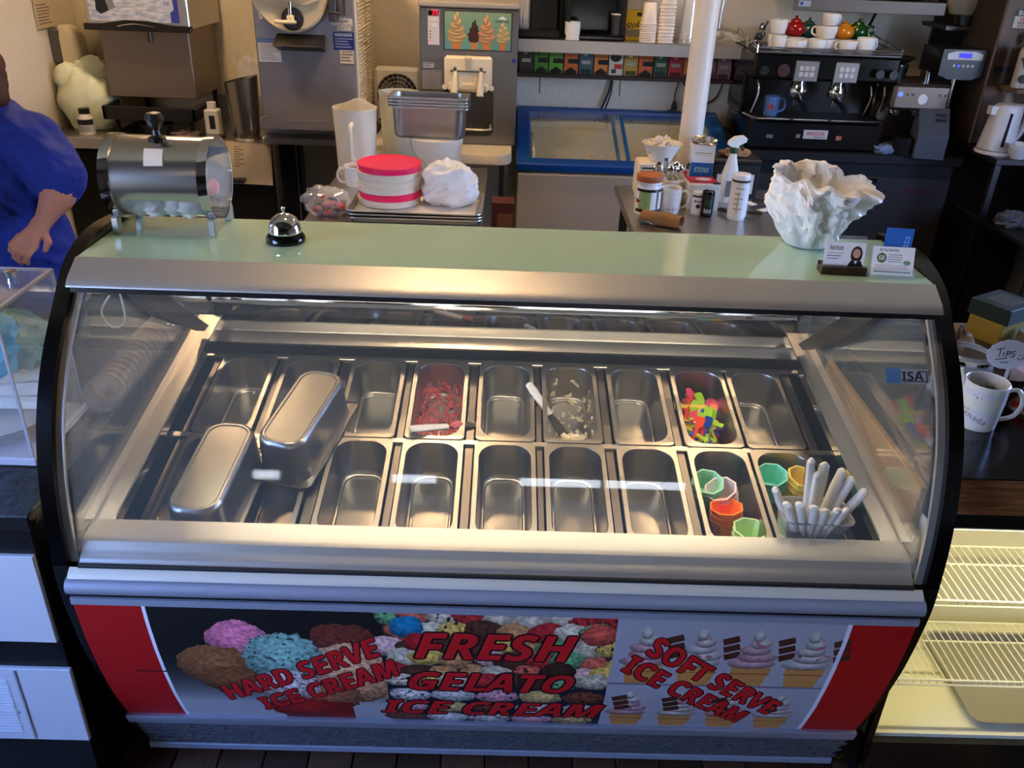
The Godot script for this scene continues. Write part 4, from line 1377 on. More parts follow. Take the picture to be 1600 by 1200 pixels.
	cv.rect(190, 26, 24, 164, Color(0.14, 0.06, 0.05))
	cv.poly([Vector2(0, 90), Vector2(40, 110), Vector2(60, 100), Vector2(30, 140), Vector2(0, 130)], Color(0.55, 0.10, 0.08))
	part(t, "printed_label", patch(0.0536, 0.0536, 0.108, 0.012, -1.2, 1.5), printed("jar_print", cv, 0.3))
	# two mugs with writing
	cv = Cv.new(300, 240, Color(0.90, 0.89, 0.86))
	for k in 4:
		cv.write(["Canada", "Canada", "Canada", "Canada"][k], 150, 40 + k * 54, 230, 36, [Color(0.15, 0.15, 0.16), Color(0.78, 0.25, 0.22), Color(0.15, 0.15, 0.16), Color(0.35, 0.33, 0.32)][k], "Droid Serif")
	var canada := printed("canada_print", cv, 0.2)
	var mg := mug("white mug printed with rows of writing, beside the cork-lidded jar", Vector3(0.676, 1.0, -1.805), 0.043, 0.105, 0.0, M.china)
	part(mg, "printed_wrap", patch(0.0434, 0.0395, 0.095, 0.012, -1.25, 1.1), canada)
	mug("plain white mug half hidden behind the printed mug", Vector3(0.690, 1.0, -1.92), 0.041, 0.11, 0.3, M.china)
	# paper bag
	t = thing("paper_bag", "small brown paper bag lying on its side on the steel table", "bag", Vector3(0.612, 1.0, -1.615), -0.55)
	var pb := MB.new()
	var rs := []
	ns = noise(71, 0.05)
	for i in 9:
		var g := PackedVector3Array()
		var x := -0.085 + i * 0.021
		for v in rrect(0.06 + 0.004 * sin(i * 2.0), 0.05 - 0.003 * absf(i - 5.0), 0.02):
			var e := ns.get_noise_3d(x * 300.0, v.x * 300.0, v.y * 300.0) * 0.010
			g.append(Vector3(x, maxf(v.y + 0.027 + e, 0.0), v.x + e))
		rs.append(g)
	for i in 3:
		var g := PackedVector3Array()
		for v in rs[8]:
			g.append(Vector3(v.x - 0.012 * (i + 1), (v.y - 0.027) * (0.88 - 0.05 * i) + 0.027, v.z * (0.88 - 0.05 * i)))
		rs.append(g)
	pb.loft(rs)
	part(t, "bag", pb, mt("kraft"))
	# shakers
	t = thing("shaker", "small white printed shaker in front of the white box", "shaker", Vector3(0.783, 1.0, -1.785))
	part(t, "body", lath([[0.0, 0.0], [0.022, 0.0], [0.0235, 0.003], [0.0225, 0.092], [0.020, 0.096], [0.0, 0.096]], 20), M.china)
	cv = Cv.new(100, 150, Color(0.90, 0.89, 0.86))
	cv.rect(0, 0, 100, 18, Color(0.25, 0.22, 0.2))
	cv.write("Bee", 48, 50, 70, 26, Color(0.2, 0.2, 0.2))
	cv.oval(50, 90, 16, 18, Color(0.20, 0.12, 0.06))
	part(t, "printed_label", patch(0.0234, 0.0238, 0.085, 0.01, -1.3, 1.3), printed("shaker_print", cv))
	t = thing("tin", "small black printed tin beside the white shaker", "tin", Vector3(0.822, 1.0, -1.77))
	part(t, "body", lath([[0.0, 0.0], [0.024, 0.0], [0.025, 0.003], [0.025, 0.100], [0.023, 0.104], [0.021, 0.100], [0.0, 0.100]], 22), mt("black_gloss"))
	cv = Cv.new(110, 160, Color(0.02, 0.02, 0.02))
	cv.oval(55, 60, 30, 26, Color(0.12, 0.22, 0.10))
	cv.write("tea", 52, 125, 70, 34, Color(0.85, 0.85, 0.83))
	part(t, "printed_label", patch(0.0254, 0.0254, 0.095, 0.008, -1.3, 1.3), printed("tin_print", cv))
	t = thing("shaker_bottle", "tall white cylinder bottle with a brown ring under its cap", "bottle", Vector3(0.942, 1.0, -1.75))
	part(t, "body", lath([[0.0, 0.0], [0.036, 0.0], [0.0385, 0.004], [0.038, 0.150], [0.036, 0.154], [0.0, 0.154]], 26), M.china)
	part(t, "ring", lath([[0.0, 0.154], [0.0375, 0.154], [0.0375, 0.163], [0.0, 0.163]], 26), mt("brown_ring", Color(0.18, 0.07, 0.05), 0.4), "brown ring")
	part(t, "cap", lath([[0.0, 0.163], [0.037, 0.163], [0.037, 0.178], [0.034, 0.184], [0.0, 0.186]], 26), M.china)
	cv = Cv.new(140, 220, Color(0.89, 0.88, 0.85))
	for k in 5:
		cv.rect(30, 20 + k * 34, 60 - (k % 2) * 20, 10, Color(0.72, 0.62, 0.45))
	cv.rect(52, 40, 8, 150, Color(0.75, 0.66, 0.50))
	part(t, "printed_label", patch(0.0386, 0.039, 0.145, 0.012, -1.2, 1.0), printed("bottle_print", cv))
	# spray bottle
	t = thing("spray_bottle", "white spray bottle with a green collar behind the white cylinder", "spray bottle", Vector3(0.958, 1.0, -2.0), 0.15)
	var sb := MB.new()
	sb.loft([ring(rrect(0.075, 0.05, 0.02), 0.0), ring(rrect(0.082, 0.055, 0.022), 0.008), ring(rrect(0.080, 0.055, 0.022), 0.10), ring(rrect(0.062, 0.046, 0.02), 0.14), ring(rrect(0.042, 0.036, 0.018), 0.18), ring(rrect(0.028, 0.028, 0.0138), 0.212)])
	part(t, "body", sb, mt("spray_white", Color(0.84, 0.82, 0.77), 0.4))
	part(t, "collar", lath([[0.0, 0.210], [0.0175, 0.210], [0.0175, 0.232], [0.0, 0.232]], 16), mt("green", Color(0.02, 0.28, 0.10), 0.4), "green collar")
	var hd := MB.new()
	hd.ext(PackedVector2Array([Vector2(-0.030, 0.245), Vector2(-0.018, 0.238), Vector2(0.016, 0.232), Vector2(0.020, 0.245), Vector2(0.048, 0.258), Vector2(0.050, 0.272), Vector2(0.034, 0.284), Vector2(0.0, 0.280), Vector2(-0.026, 0.262)]), -0.011, 0.011)
	part(t, "spray_head", hd, mt("white"), "white spray head")
	var tg := MB.new()
	tg.ext(PackedVector2Array([Vector2(0.024, 0.246), Vector2(0.034, 0.250), Vector2(0.044, 0.222), Vector2(0.038, 0.218)]), -0.007, 0.007)
	part(t, "trigger", tg, M.green, "green trigger")
	part(t, "printed_label", bx(Vector3(0.004, 0.062, 0.0285), Vector3(0.055, 0.07, 0.001)), mt("label_grey", Color(0.42, 0.40, 0.36), 0.5))
	# white box with a red top
	t = thing("paper_box", "white carton box with a red printed lid", "box", Vector3(0.818, 1.0, -1.905), 0.05)
	part(t, "body", bx(Vector3(0, 0.056, 0), Vector3(0.125, 0.112, 0.13), 0.002), mt("white_matt"))
	cv = Cv.new(160, 160, Color(0.70, 0.06, 0.14))
	cv.oval(95, 60, 45, 35, Color(0.85, 0.80, 0.78))
	cv.oval(40, 110, 25, 18, Color(0.45, 0.02, 0.12))
	var pm := MB.new()
	pm.plate(Vector3(-0.062, 0.1128, -0.064), Vector3(0.062, 0.1128, -0.064), Vector3(0.062, 0.1128, 0.05), Vector3(-0.062, 0.1128, 0.05))
	part(t, "printed_lid", pm, printed("box_print", cv), "red lid with a pale picture")
	part(t, "corner_tag", lath([[0.0, 0.0], [0.018, 0.0], [0.018, 0.001], [0.0, 0.001]], 16).duplicate_at(Vector3(0.05, 0.1132, 0.05)), mt("black"))
	# milk carton
	t = thing("milk_carton", "tall white and blue drink carton with foil over its top", "carton", Vector3(0.843, 1.0, -2.08), -0.08)
	part(t, "body", bx(Vector3(0, 0.115, 0), Vector3(0.098, 0.23, 0.09), 0.002), mt("white_matt"))
	cv = Cv.new(200, 470, Color(0.88, 0.87, 0.84))
	cv.rect(20, 60, 160, 12, Color(0.72, 0.66, 0.50))
	cv.rect(30, 80, 140, 8, Color(0.80, 0.76, 0.66))
	cv.rect(0, 150, 200, 130, Color(0.02, 0.36, 0.62))
	cv.text("STONE", Transform2D(Vector2(42, 0), Vector2(-10, 62), Vector2(100, 215)), Color(0.75, 0.85, 0.70))
	cv.line(Vector2(20, 290), Vector2(60, 360), 3, Color(0.45, 0.5, 0.5))
	cv.line(Vector2(60, 360), Vector2(170, 300), 3, Color(0.45, 0.5, 0.5))
	cv.poly([Vector2(40, 400), Vector2(130, 360), Vector2(170, 420), Vector2(60, 440)], Color(0.86, 0.80, 0.45))
	pm = MB.new()
	pm.plate(Vector3(-0.048, 0.229, 0.0456), Vector3(0.048, 0.229, 0.0456), Vector3(0.048, 0.001, 0.0456), Vector3(-0.048, 0.001, 0.0456))
	part(t, "printed_face", pm, printed("carton_print", cv))
	part(t, "foil", lump(Vector3(0, 0.016, 0), Vector3(0.058, 0.020, 0.052), noise(83, 0.03), 0.4, 24, 12, 0.3).duplicate_at(Vector3(0.002, 0.225, 0)), mt("foil", Color(0.78, 0.76, 0.73), 0.28, 1.0), "crumpled foil")
	# cutlery caddy with a bowl on top
	t = thing("slotted_caddy", "cream plastic caddy with slots behind the cutlery", "caddy", Vector3(0.655, 1.0, -2.05))
	part(t, "body", bx(Vector3(0, 0.075, -0.03), Vector3(0.19, 0.15, 0.12), 0.008), mt("cream"))
	for k in 8:
		part(t, "slot", bx(Vector3(0.005, 0.030 + k * 0.014, 0.0305), Vector3(0.165, 0.006, 0.002)), mt("black_matt"))
	part(t, "front_step", bx(Vector3(-0.085, 0.05, 0.05), Vector3(0.03, 0.10, 0.06), 0.006), mt("cream"))
	t = thing("mixing_bowl", "white bowl with a cloth in it on the slotted caddy", "bowl", Vector3(0.664, 1.150, -2.085))
	part(t, "bowl", lath([[0.0, 0.0], [0.045, 0.0], [0.050, 0.004], [0.085, 0.072], [0.088, 0.076], [0.084, 0.076], [0.048, 0.008], [0.0, 0.006]], 32), M.china)
	solo("tea_towel", lump(Vector3(0, 0.02, 0), Vector3(0.068, 0.045, 0.062), noise(91, 0.03), 0.5, 28, 16, 0.5), mt("towel", Color(0.80, 0.76, 0.68), 0.9), "crumpled pale cloth in the white bowl", "cloth", Vector3(0.664, 1.185, -2.085))
	# cutlery in a steel cup
	t = thing("cutlery_cup", "wide steel cup holding upright cutlery", "cup", Vector3(0.690, 1.0, -1.955))
	part(t, "cup", lath([[0.0, 0.0], [0.045, 0.0], [0.052, 0.085], [0.0545, 0.086], [0.0545, 0.089], [0.050, 0.088], [0.043, 0.003], [0.0, 0.003]], 24), mt("steel"))
	for k in 9:
		var a := TAU * k / 9.0 + 0.3
		var foot := Vector3(0.690 + cos(a) * 0.022, 1.008, -1.955 + sin(a) * 0.02)
		var tip := Vector3(0.690 + cos(a) * 0.075, 1.165 + 0.02 * ((k * 5) % 3), -1.955 + sin(a) * 0.035)
		var c := thing("table_spoon" if k % 3 else "table_knife", ("steel spoon standing bowl up in the steel cup" if k % 3 else "steel knife standing blade up in the steel cup"), "cutlery", Vector3.ZERO, 0.0, "cutlery in the steel cup")
		part(c, "handle", tub([Vector3(0, 0, 0), Vector3(0, 0.10, 0)], [0.004, 0.003], 6), mt("chrome"))
		var e := MB.new()
		if k % 3:
			e.ell(Vector3(0, 0.128, 0), Vector3(0.018, 0.032, 0.005), 14, 8)
			part(c, "bowl", e, mt("chrome"))
		else:
			e.box(Vector3(0, 0.135, 0), Vector3(0.016, 0.08, 0.0018), 0.0008)
			part(c, "blade", e, mt("chrome"))
		var up := (tip - foot).normalized()
		var rt := up.cross(Vector3.BACK).normalized()
		c.transform = Transform3D(Basis(rt, up, rt.cross(up)), foot)
	# black bin with kraft bag behind the bottles
	t = thing("tea_box", "dark box with a white label and an open paper bag on top", "box", Vector3(0.998, 1.0, -2.125), 0.02)
	part(t, "body", bx(Vector3(0, 0.075, 0), Vector3(0.21, 0.15, 0.13), 0.006), mt("olive_black", Color(0.07, 0.065, 0.05), 0.5))
	part(t, "label", bx(Vector3(0.0, 0.062, 0.066), Vector3(0.165, 0.085, 0.002)), mt("paper"))
	part(t, "lid", bx(Vector3(0, 0.160, 0), Vector3(0.218, 0.02, 0.138), 0.006), mt("olive_black"))
	solo("folded_paper", lump(Vector3(0, 0.012, 0), Vector3(0.075, 0.022, 0.045), noise(95, 0.03), 0.4, 20, 10, 0.4), mt("kraft"), "folded brown paper on the dark box", "paper", Vector3(1.0, 1.171, -2.13))
	# black-handled knife
	t = thing("kitchen_knife", "black-handled kitchen knife lying by the white cylinder bottle", "knife", Vector3(0.905, 1.008, -1.80), 0.75)
	part(t, "handle", tub(bend([Vector3(0.0, 0.004, -0.03), Vector3(0, 0.008, 0.0), Vector3(0, 0.004, 0.035)], 4), [0.008, 0.010, 0.011, 0.011, 0.011, 0.010, 0.010, 0.009, 0.008], 8), mt("black"))
	var kb := MB.new()
	kb.xf = Transform3D(Basis(Vector3.RIGHT, Vector3(0, 0, 1), Vector3.UP), Vector3.ZERO)
	kb.ext(PackedVector2Array([Vector2(-0.008, 0.03), Vector2(0.012, 0.03), Vector2(0.012, 0.10), Vector2(-0.006, 0.15)]), 0.0, 0.002)
	part(t, "blade", kb, mt("dark_steel"))
	# sachets at the right end
	for k in 5:
		solo("sachet", bx(Vector3(0, 0.002, 0), Vector3(0.06, 0.004, 0.035), 0.0015), [mt("sachet_brown", Color(0.12, 0.08, 0.06), 0.4), mt("white_matt")][k % 2], "%s flat sachet on the steel table behind the bin bag" % ["dark", "pale"][k % 2], "sachet", Vector3(1.04 + 0.05 * (k % 3), 1.0 + 0.005 * k, -1.83 - 0.03 * k), 0.7 * k, "sachets on the steel table")

func nth(k: int, n: int) -> String:
	# place in a pile, counted from the nearer end
	var w := ["lowest", "second from below", "third from below", "fourth from below", "fifth from below", "sixth from below"]
	var e := ["topmost", "second from the top", "third from the top", "fourth from the top", "fifth from the top", "sixth from the top"]
	return w[k] if k < n / 2 else e[n - 1 - k]

func paper_note(t: Node3D, called: String, c: Vector3, w: float, h: float, key: String, bg: Color, ink: Color, lines: int, head := "", headc := Color(0, 0, 0, 0)) -> void:
	# a flat printed sticker facing +z
	var cv := Cv.new(160, int(160 * h / w), bg)
	var y := 10.0
	if head:
		cv.write(head, 80, 20, 130, 22, ink)
		y = 44.0
	if headc.a > 0.0:
		cv.rect(0, 0, 160, 34, headc)
		y = 46.0
	var st := (cv.h - y - 6.0) / maxf(lines, 1)
	for k in lines:
		cv.rect(12, y + k * st, 136 - (k * 37) % 50, maxf(2.0, st * 0.42), ink.lerp(bg, 0.35))
	var m := MB.new()
	m.plate(c + Vector3(-w / 2, h / 2, 0), c + Vector3(w / 2, h / 2, 0), c + Vector3(w / 2, -h / 2, 0), c + Vector3(-w / 2, -h / 2, 0))
	part(t, called, m, printed(key, cv))

func back_left() -> void:
	# steel counter with a sink
	var t := thing("sink_counter", "steel sink counter along the back left wall", "counter", Vector3(-1.885, 0, -3.245))
	var Y := 0.97
	for b in [[-0.585, -0.28, -0.30, 0.30], [0.06, 0.605, -0.30, 0.30], [-0.28, 0.06, 0.16, 0.30], [-0.28, 0.06, -0.30, -0.18]]:
		part(t, "counter_top", bx(Vector3((b[0] + b[1]) / 2, Y - 0.02, (b[2] + b[3]) / 2), Vector3(b[1] - b[0], 0.04, b[3] - b[2]), 0.001), mt("steel"))
	var sb := MB.new()
	sb.loft([ring(rrect(0.34, 0.34, 0.05), Y - 0.002, Vector2(-0.11, -0.01)), ring(rrect(0.32, 0.32, 0.05), Y - 0.02, Vector2(-0.11, -0.01)), ring(rrect(0.28, 0.28, 0.05), Y - 0.17, Vector2(-0.11, -0.01)), ring(rrect(0.1, 0.1, 0.04), Y - 0.18, Vector2(-0.11, -0.01))], false, true)
	part(t, "sink_basin", sb, mt("dark_steel"))
	part(t, "front_edge", bx(Vector3(0.01, Y - 0.03, 0.302), Vector3(1.19, 0.06, 0.012), 0.003), mt("steel"))
	part(t, "splash_back", bx(Vector3(0.01, Y + 0.07, -0.296), Vector3(1.19, 0.14, 0.012)), mt("steel"))
	part(t, "cabinet", bx(Vector3(0.01, 0.44, -0.05), Vector3(1.17, 0.86, 0.48)), mt("black_matt"))
	part(t, "faucet", tub(bend([Vector3(-0.38, Y, -0.22), Vector3(-0.38, Y + 0.14, -0.22), Vector3(-0.37, Y + 0.18, -0.20), Vector3(-0.33, Y + 0.175, -0.16), Vector3(-0.30, Y + 0.15, -0.12)], 6), 0.008, 8), mt("chrome"))
	# ice and water dispenser
	t = thing("ice_dispenser", "tall steel ice dispenser with a snow picture on its head", "dispenser", Vector3(-1.913, 0.971, -3.275))
	part(t, "body", bx(Vector3(0, 0.365, -0.02), Vector3(0.46, 0.35, 0.44), 0.004), mt("ice_steel", Color(0.52, 0.47, 0.43), 0.40, 0.75))
	part(t, "head", bx(Vector3(0.012, 0.69, 0.03), Vector3(0.52, 0.30, 0.50), 0.006), mt("steel"))
	var cv := Cv.new(320, 200, Color(0.62, 0.67, 0.80))
	var ns := noise(101, 0.02, 4)
	for y in 200:
		for x in 320:
			var k := ns.get_noise_2d(x, y * 3.0)
			cv.im.set_pixel(x, y, Color(0.60, 0.66, 0.80).lerp(Color(0.86, 0.88, 0.93), clampf(k + 0.5, 0, 1)))
	cv.rect(290, 0, 30, 200, Color(0.20, 0.24, 0.62))
	cv.poly([Vector2(30, 0), Vector2(66, 0), Vector2(60, 100), Vector2(72, 160), Vector2(40, 175), Vector2(26, 160)], Color(0.09, 0.10, 0.13))
	cv.poly([Vector2(60, 0), Vector2(92, 0), Vector2(84, 90), Vector2(96, 150), Vector2(70, 160)], Color(0.52, 0.54, 0.58))
	cv.poly([Vector2(252, 0), Vector2(300, 0), Vector2(304, 150), Vector2(282, 168), Vector2(258, 150)], Color(0.72, 0.76, 0.86))
	for k in 4:
		cv.write("ice", 280, 30 + k * 32, 30, 16, Color(0.35, 0.40, 0.66))
	var m := MB.new()
	m.plate(Vector3(-0.225, 0.82, 0.2815), Vector3(0.225, 0.82, 0.2815), Vector3(0.225, 0.575, 0.2815), Vector3(-0.225, 0.575, 0.2815))
	part(t, "snow_picture", m, printed("snow_print", cv), "printed picture of snow")
	m = MB.new()
	m.ext(PackedVector2Array([Vector2(-0.262, 0.530), Vector2(0.272, 0.530), Vector2(0.272, 0.560), Vector2(0.18, 0.562), Vector2(0.06, 0.580), Vector2(-0.05, 0.582), Vector2(-0.17, 0.562), Vector2(-0.262, 0.560)]), 0.24, 0.29)
	part(t, "head_trim", m, mt("black"), "wavy black trim")
	part(t, "trim_arc", tub(bend([Vector3(-0.09, 0.552, 0.292), Vector3(0.0, 0.565, 0.294), Vector3(0.10, 0.552, 0.292)], 6), 0.003, 6), mt("chrome"))
	m = MB.new()
	m.box(Vector3(0.005, 0.125, 0.30), Vector3(0.49, 0.07, 0.02), 0.004)
	for s in [-1.0, 1.0]:
		m.box(Vector3(0.005 + s * 0.235, 0.125, 0.21), Vector3(0.02, 0.07, 0.20), 0.004)
	m.box(Vector3(0.005, 0.10, 0.21), Vector3(0.47, 0.02, 0.19))
	part(t, "drip_tray", m, mt("black"), "black drip tray")
	part(t, "dispense_lever", bx(Vector3(0.03, 0.50, 0.206), Vector3(0.02, 0.06, 0.012), 0.003), mt("dark_steel"))
	for sx in [-0.2, 0.2]:
		for sz in [-0.2, 0.24]:
			part(t, "foot", tub([Vector3(sx, 0.0, sz), Vector3(sx, 0.20 if sz < 0 else 0.10, sz)], 0.014, 8), mt("black"))
	# things under the drip tray
	solo("black_bowl", lath([[0.0, 0.0], [0.055, 0.0], [0.085, 0.075], [0.088, 0.078], [0.082, 0.076], [0.052, 0.006], [0.0, 0.006]], 26), mt("black"), "black bowl under the drip tray", "bowl", Vector3(-1.885, 0.97, -3.00))
	solo("plastic_wrap", lump(Vector3(0, 0.02, 0), Vector3(0.08, 0.025, 0.05), noise(103, 0.03), 0.5, 20, 12, 0.4), mt("wrap_pink", Color(0.50, 0.42, 0.38), 0.4), "crumpled pale wrapping right of the black bowl", "wrapping", Vector3(-1.755, 0.97, -3.02))
	t = thing("spray_carton", "white bottle and carton at the end of the sink counter", "bottle", Vector3(-1.60, 0.97, -3.05))
	part(t, "body", bx(Vector3(0.0, 0.075, 0), Vector3(0.075, 0.15, 0.07), 0.008), mt("white_matt"))
	part(t, "cap", lath([[0.0, 0.15], [0.024, 0.15], [0.024, 0.185], [0.0, 0.19]], 16), mt("white"))
	part(t, "label", bx(Vector3(0.005, 0.085, 0.036), Vector3(0.03, 0.07, 0.002)), mt("dark_label", Color(0.10, 0.08, 0.07), 0.5))
	solo("clear_tray", bx(Vector3(0, 0.012, 0), Vector3(0.13, 0.024, 0.09), 0.004), mt("black_gloss"), "small dark tray under the white bottle", "tray", Vector3(-1.60, 0.970, -2.985))
	t = thing("pill_bottle", "white supplement bottle with a black cap on the sink counter", "bottle", Vector3(-2.275, 0.97, -3.02))
	part(t, "body", lath([[0.0, 0.0], [0.038, 0.0], [0.042, 0.005], [0.042, 0.085], [0.026, 0.105], [0.026, 0.11], [0.0, 0.11]], 22), mt("white"))
	part(t, "cap", lath([[0.0, 0.108], [0.028, 0.108], [0.028, 0.135], [0.0, 0.136]], 18), mt("black"), "black cap")
	cv = Cv.new(150, 100, Color(0.75, 0.76, 0.72))
	cv.rect(0, 0, 150, 40, Color(0.08, 0.10, 0.10))
	for k in 3:
		cv.rect(20, 52 + k * 14, 100, 5, Color(0.25, 0.35, 0.32))
	part(t, "label", patch(0.0424, 0.0424, 0.082, 0.012, -1.4, 1.4), printed("pill_print", cv))
	# green carrier bag
	var gm := mt("green_bag", Color(0.85, 0.88, 0.77), 0.35)
	gm.backlight = Color(0.50, 0.55, 0.45)
	t = thing("carrier_bag", "pale green plastic carrier bag standing by the left wall", "bag", Vector3(-2.31, 0.97, -3.18))
	var gb := lump(Vector3(0, 0.15, 0), Vector3(0.165, 0.19, 0.12), noise(107, 0.011), 0.15, 44, 28, 0.10)
	part(t, "bag", gb, gm)
	part(t, "handle_loop", lump(Vector3(0, 0.06, 0), Vector3(0.075, 0.085, 0.06), noise(109, 0.015), 0.15, 26, 16, 0.15).duplicate_at(Vector3(-0.075, 0.205, 0.03)), gm)
	part(t, "handle_loop", lump(Vector3(0, 0.06, 0), Vector3(0.10, 0.075, 0.05), noise(111, 0.02), 0.2, 22, 14, 0.2).duplicate_at(Vector3(0.05, 0.245, 0.0)), mt("bag_light", Color(0.84, 0.86, 0.74), 0.4))
	# soap dispenser and notice on the left wall
	t = thing("towel_dispenser", "white and grey dispenser on the left wall above the green bag", "dispenser", Vector3(-2.48, 1.30, -3.27))
	part(t, "back_plate", bx(Vector3(0.03, 0.085, 0.0), Vector3(0.06, 0.17, 0.12), 0.006), mt("grey_plastic", Color(0.34, 0.33, 0.32), 0.5))
	m = MB.new()
	m.loft([ring(rrect(0.10, 0.115, 0.02), -0.015, Vector2(0.10, 0)), ring(rrect(0.12, 0.125, 0.03), 0.0, Vector2(0.10, 0)), ring(rrect(0.11, 0.125, 0.03), 0.13, Vector2(0.095, 0)), ring(rrect(0.08, 0.11, 0.03), 0.175, Vector2(0.08, 0)), ring(rrect(0.05, 0.09, 0.02), 0.188, Vector2(0.07, 0))])
	part(t, "cover", m, mt("cream"), "rounded white cover")
	cv = Cv.new(160, 240, Color(0.86, 0.80, 0.72))
	for k in 4:
		cv.rect(12 + (k % 2) * 74, 16 + (k / 2) * 62, 60, 46, [Color(0.45, 0.28, 0.26), Color(0.55, 0.32, 0.30), Color(0.62, 0.40, 0.36), Color(0.40, 0.25, 0.25)][k])
	for k in 7:
		cv.rect(14, 148 + k * 12, 100 + (k * 29) % 36, 4, Color(0.45, 0.40, 0.38))
	t = thing("wall_notice", "printed notice with small pictures on the left wall", "notice", Vector3(-2.474, 1.48, -3.20))
	m = MB.new()
	m.plate(Vector3(0.003, 0.30, 0.09), Vector3(0.003, 0.30, -0.09), Vector3(0.003, 0.0, -0.09), Vector3(0.003, 0.0, 0.09))
	part(t, "printed_face", m, printed("notice_print", cv))
	part(t, "sheet", bx(Vector3(0.0, 0.15, 0), Vector3(0.002, 0.30, 0.18)), mt("paper"))
	# steel cone cup
	t = thing("steel_beaker", "tall dark steel beaker beside the batch freezer", "beaker", Vector3(-1.425, 0.97, -3.04))
	m = MB.new()
	var rs := []
	for v in [[0.066, 0.0], [0.070, 0.006], [0.074, 0.06], [0.086, 0.29], [0.088, 0.31], [0.084, 0.31], [0.070, 0.06], [0.05, 0.01]]:
		var g := PackedVector3Array()
		for k in 28:
			var a := TAU * k / 28
			g.append(Vector3(cos(a) * v[0], v[1] + (0.02 * cos(a) if v[1] > 0.2 else 0.0), sin(a) * v[0]))
		rs.append(g)
	m.loft(rs)
	part(t, "body", m, mt("beaker_steel", Color(0.58, 0.55, 0.51), 0.26, 0.9))
	part(t, "base_ring", lath([[0.0, -0.001], [0.072, -0.001], [0.075, 0.004], [0.072, 0.012], [0.0, 0.012]], 28), mt("steel"))
	solo("clear_bag", lump(Vector3(0, 0.14, 0), Vector3(0.085, 0.20, 0.03), noise(113, 0.02), 0.2, 24, 16, 0.2), M.film, "clear plastic bag hanging behind the steel beaker", "bag", Vector3(-1.42, 1.03, -3.22))
	# papers hung on the counter edge
	t = thing("paper_pad", "pad of curled order papers hanging from the counter edge", "paper", Vector3(-1.392, 0.985, -2.925))
	for k in 3:
		m = MB.new()
		var o := k * 0.004
		m.grid(6, 8, func(u, v):
			return Vector3(-0.115 + 0.235 * u - 0.01 * v + o, -0.215 * v - 0.01 * u - o, 0.008 + o + 0.012 * sin(u * 3.0 + v * 2.0) + 0.01 * v))
		if k == 2:
			cv = Cv.new(200, 190, Color(0.76, 0.70, 0.60))
			for j in 9:
				cv.rect(34, 14 + j * 11, 26 + (j * 17) % 34, 4, Color(0.42, 0.38, 0.33))
			part(t, "sheet", m, printed("order_print", cv, 0.85))
		else:
			part(t, "sheet", m, mt("old_paper", Color(0.70, 0.64, 0.54), 0.85))
	# colourful packets under the counter
	for k in 3:
		solo("snack_packet", lump(Vector3(0, 0.03, 0), Vector3(0.05, 0.035, 0.03), noise(120 + k, 0.02), 0.4, 16, 10, 0.3), [mt("packet_orange", Color(0.85, 0.35, 0.08), 0.35), mt("packet_blue", Color(0.10, 0.50, 0.62), 0.35), mt("packet_brown", Color(0.55, 0.25, 0.10), 0.35)][k], "%s packet on the shelf under the sink counter" % ["orange", "blue", "brown"][k], "packet", Vector3(-1.76 + k * 0.09, 0.795, -2.93), 0.4 * k, "packets under the counter")
	solo("under_shelf", bx(Vector3(0, 0, 0), Vector3(0.5, 0.02, 0.16)), mt("dark_steel"), "narrow dark shelf under the sink counter edge", "shelf", Vector3(-1.66, 0.785, -2.93))
	# batch freezer on its table
	t = table("machine_table", "steel table under the batch freezer", -1.29, -0.74, -3.50, -2.86, 1.02)
	t = thing("batch_freezer", "steel batch ice cream machine with a white round hopper door", "machine", Vector3(-1.048, 1.02, -3.20))
	part(t, "body", bx(Vector3(0, 0.43, 0), Vector3(0.508, 0.86, 0.50), 0.006), mt("machine_steel", Color(0.56, 0.56, 0.60), 0.42, 0.6))
	part(t, "side_panel", bx(Vector3(0.258, 0.43, 0.0), Vector3(0.010, 0.86, 0.49), 0.002), mt("cream"), "cream louvred side panel")
	m = MB.new()
	for c in 3:
		for k in 40:
			m.box(Vector3(0.266, 0.12 + k * 0.0185, -0.15 + c * 0.15), Vector3(0.010, 0.010, 0.11), 0.003)
	var lv := part(t, "louvres", m, mt("cream"))
	lv.set_meta("kind", "stuff")
	var F := 0.252
	part(t, "door_plate", bx(Vector3(0.0, 0.76, F), Vector3(0.49, 0.14, 0.006)), mt("blue_panel", Color(0.05, 0.09, 0.28), 0.4), "dark blue panel")
	m = MB.new()
	m.xf = Transform3D(Basis(Vector3(1, 0, 0), Vector3(0, 0, 1), Vector3(0, -1, 0)), Vector3(-0.055, 0.70, F))
	m.lathe([[0.0, 0.0], [0.185, 0.0], [0.190, 0.006], [0.190, 0.035], [0.180, 0.045], [0.0, 0.045]], 44)
	part(t, "round_door", m, mt("cream"), "round white plastic door")
	m = MB.new()
	m.ext(PackedVector2Array([Vector2(-0.16, 0.70), Vector2(0.05, 0.70), Vector2(0.10, 0.86), Vector2(-0.16, 0.86)]), F + 0.045, F + 0.12)
	part(t, "hopper", m, mt("cream"), "white hopper")
	m = MB.new()
	m.ext(PackedVector2Array([Vector2(-0.23, 0.700), Vector2(-0.10, 0.690), Vector2(0.10, 0.690), Vector2(0.10, 0.665), Vector2(0.02, 0.640), Vector2(-0.04, 0.648), Vector2(-0.14, 0.648), Vector2(-0.20, 0.665), Vector2(-0.23, 0.665)]), F + 0.045, F + 0.075)
	part(t, "door_bar", m, mt("cream"))
	m = MB.new()
	m.xf = Transform3D(Basis(Vector3(1, 0, 0), Vector3(0, 0, 1), Vector3(0, -1, 0)), Vector3(-0.045, 0.575, F + 0.045))
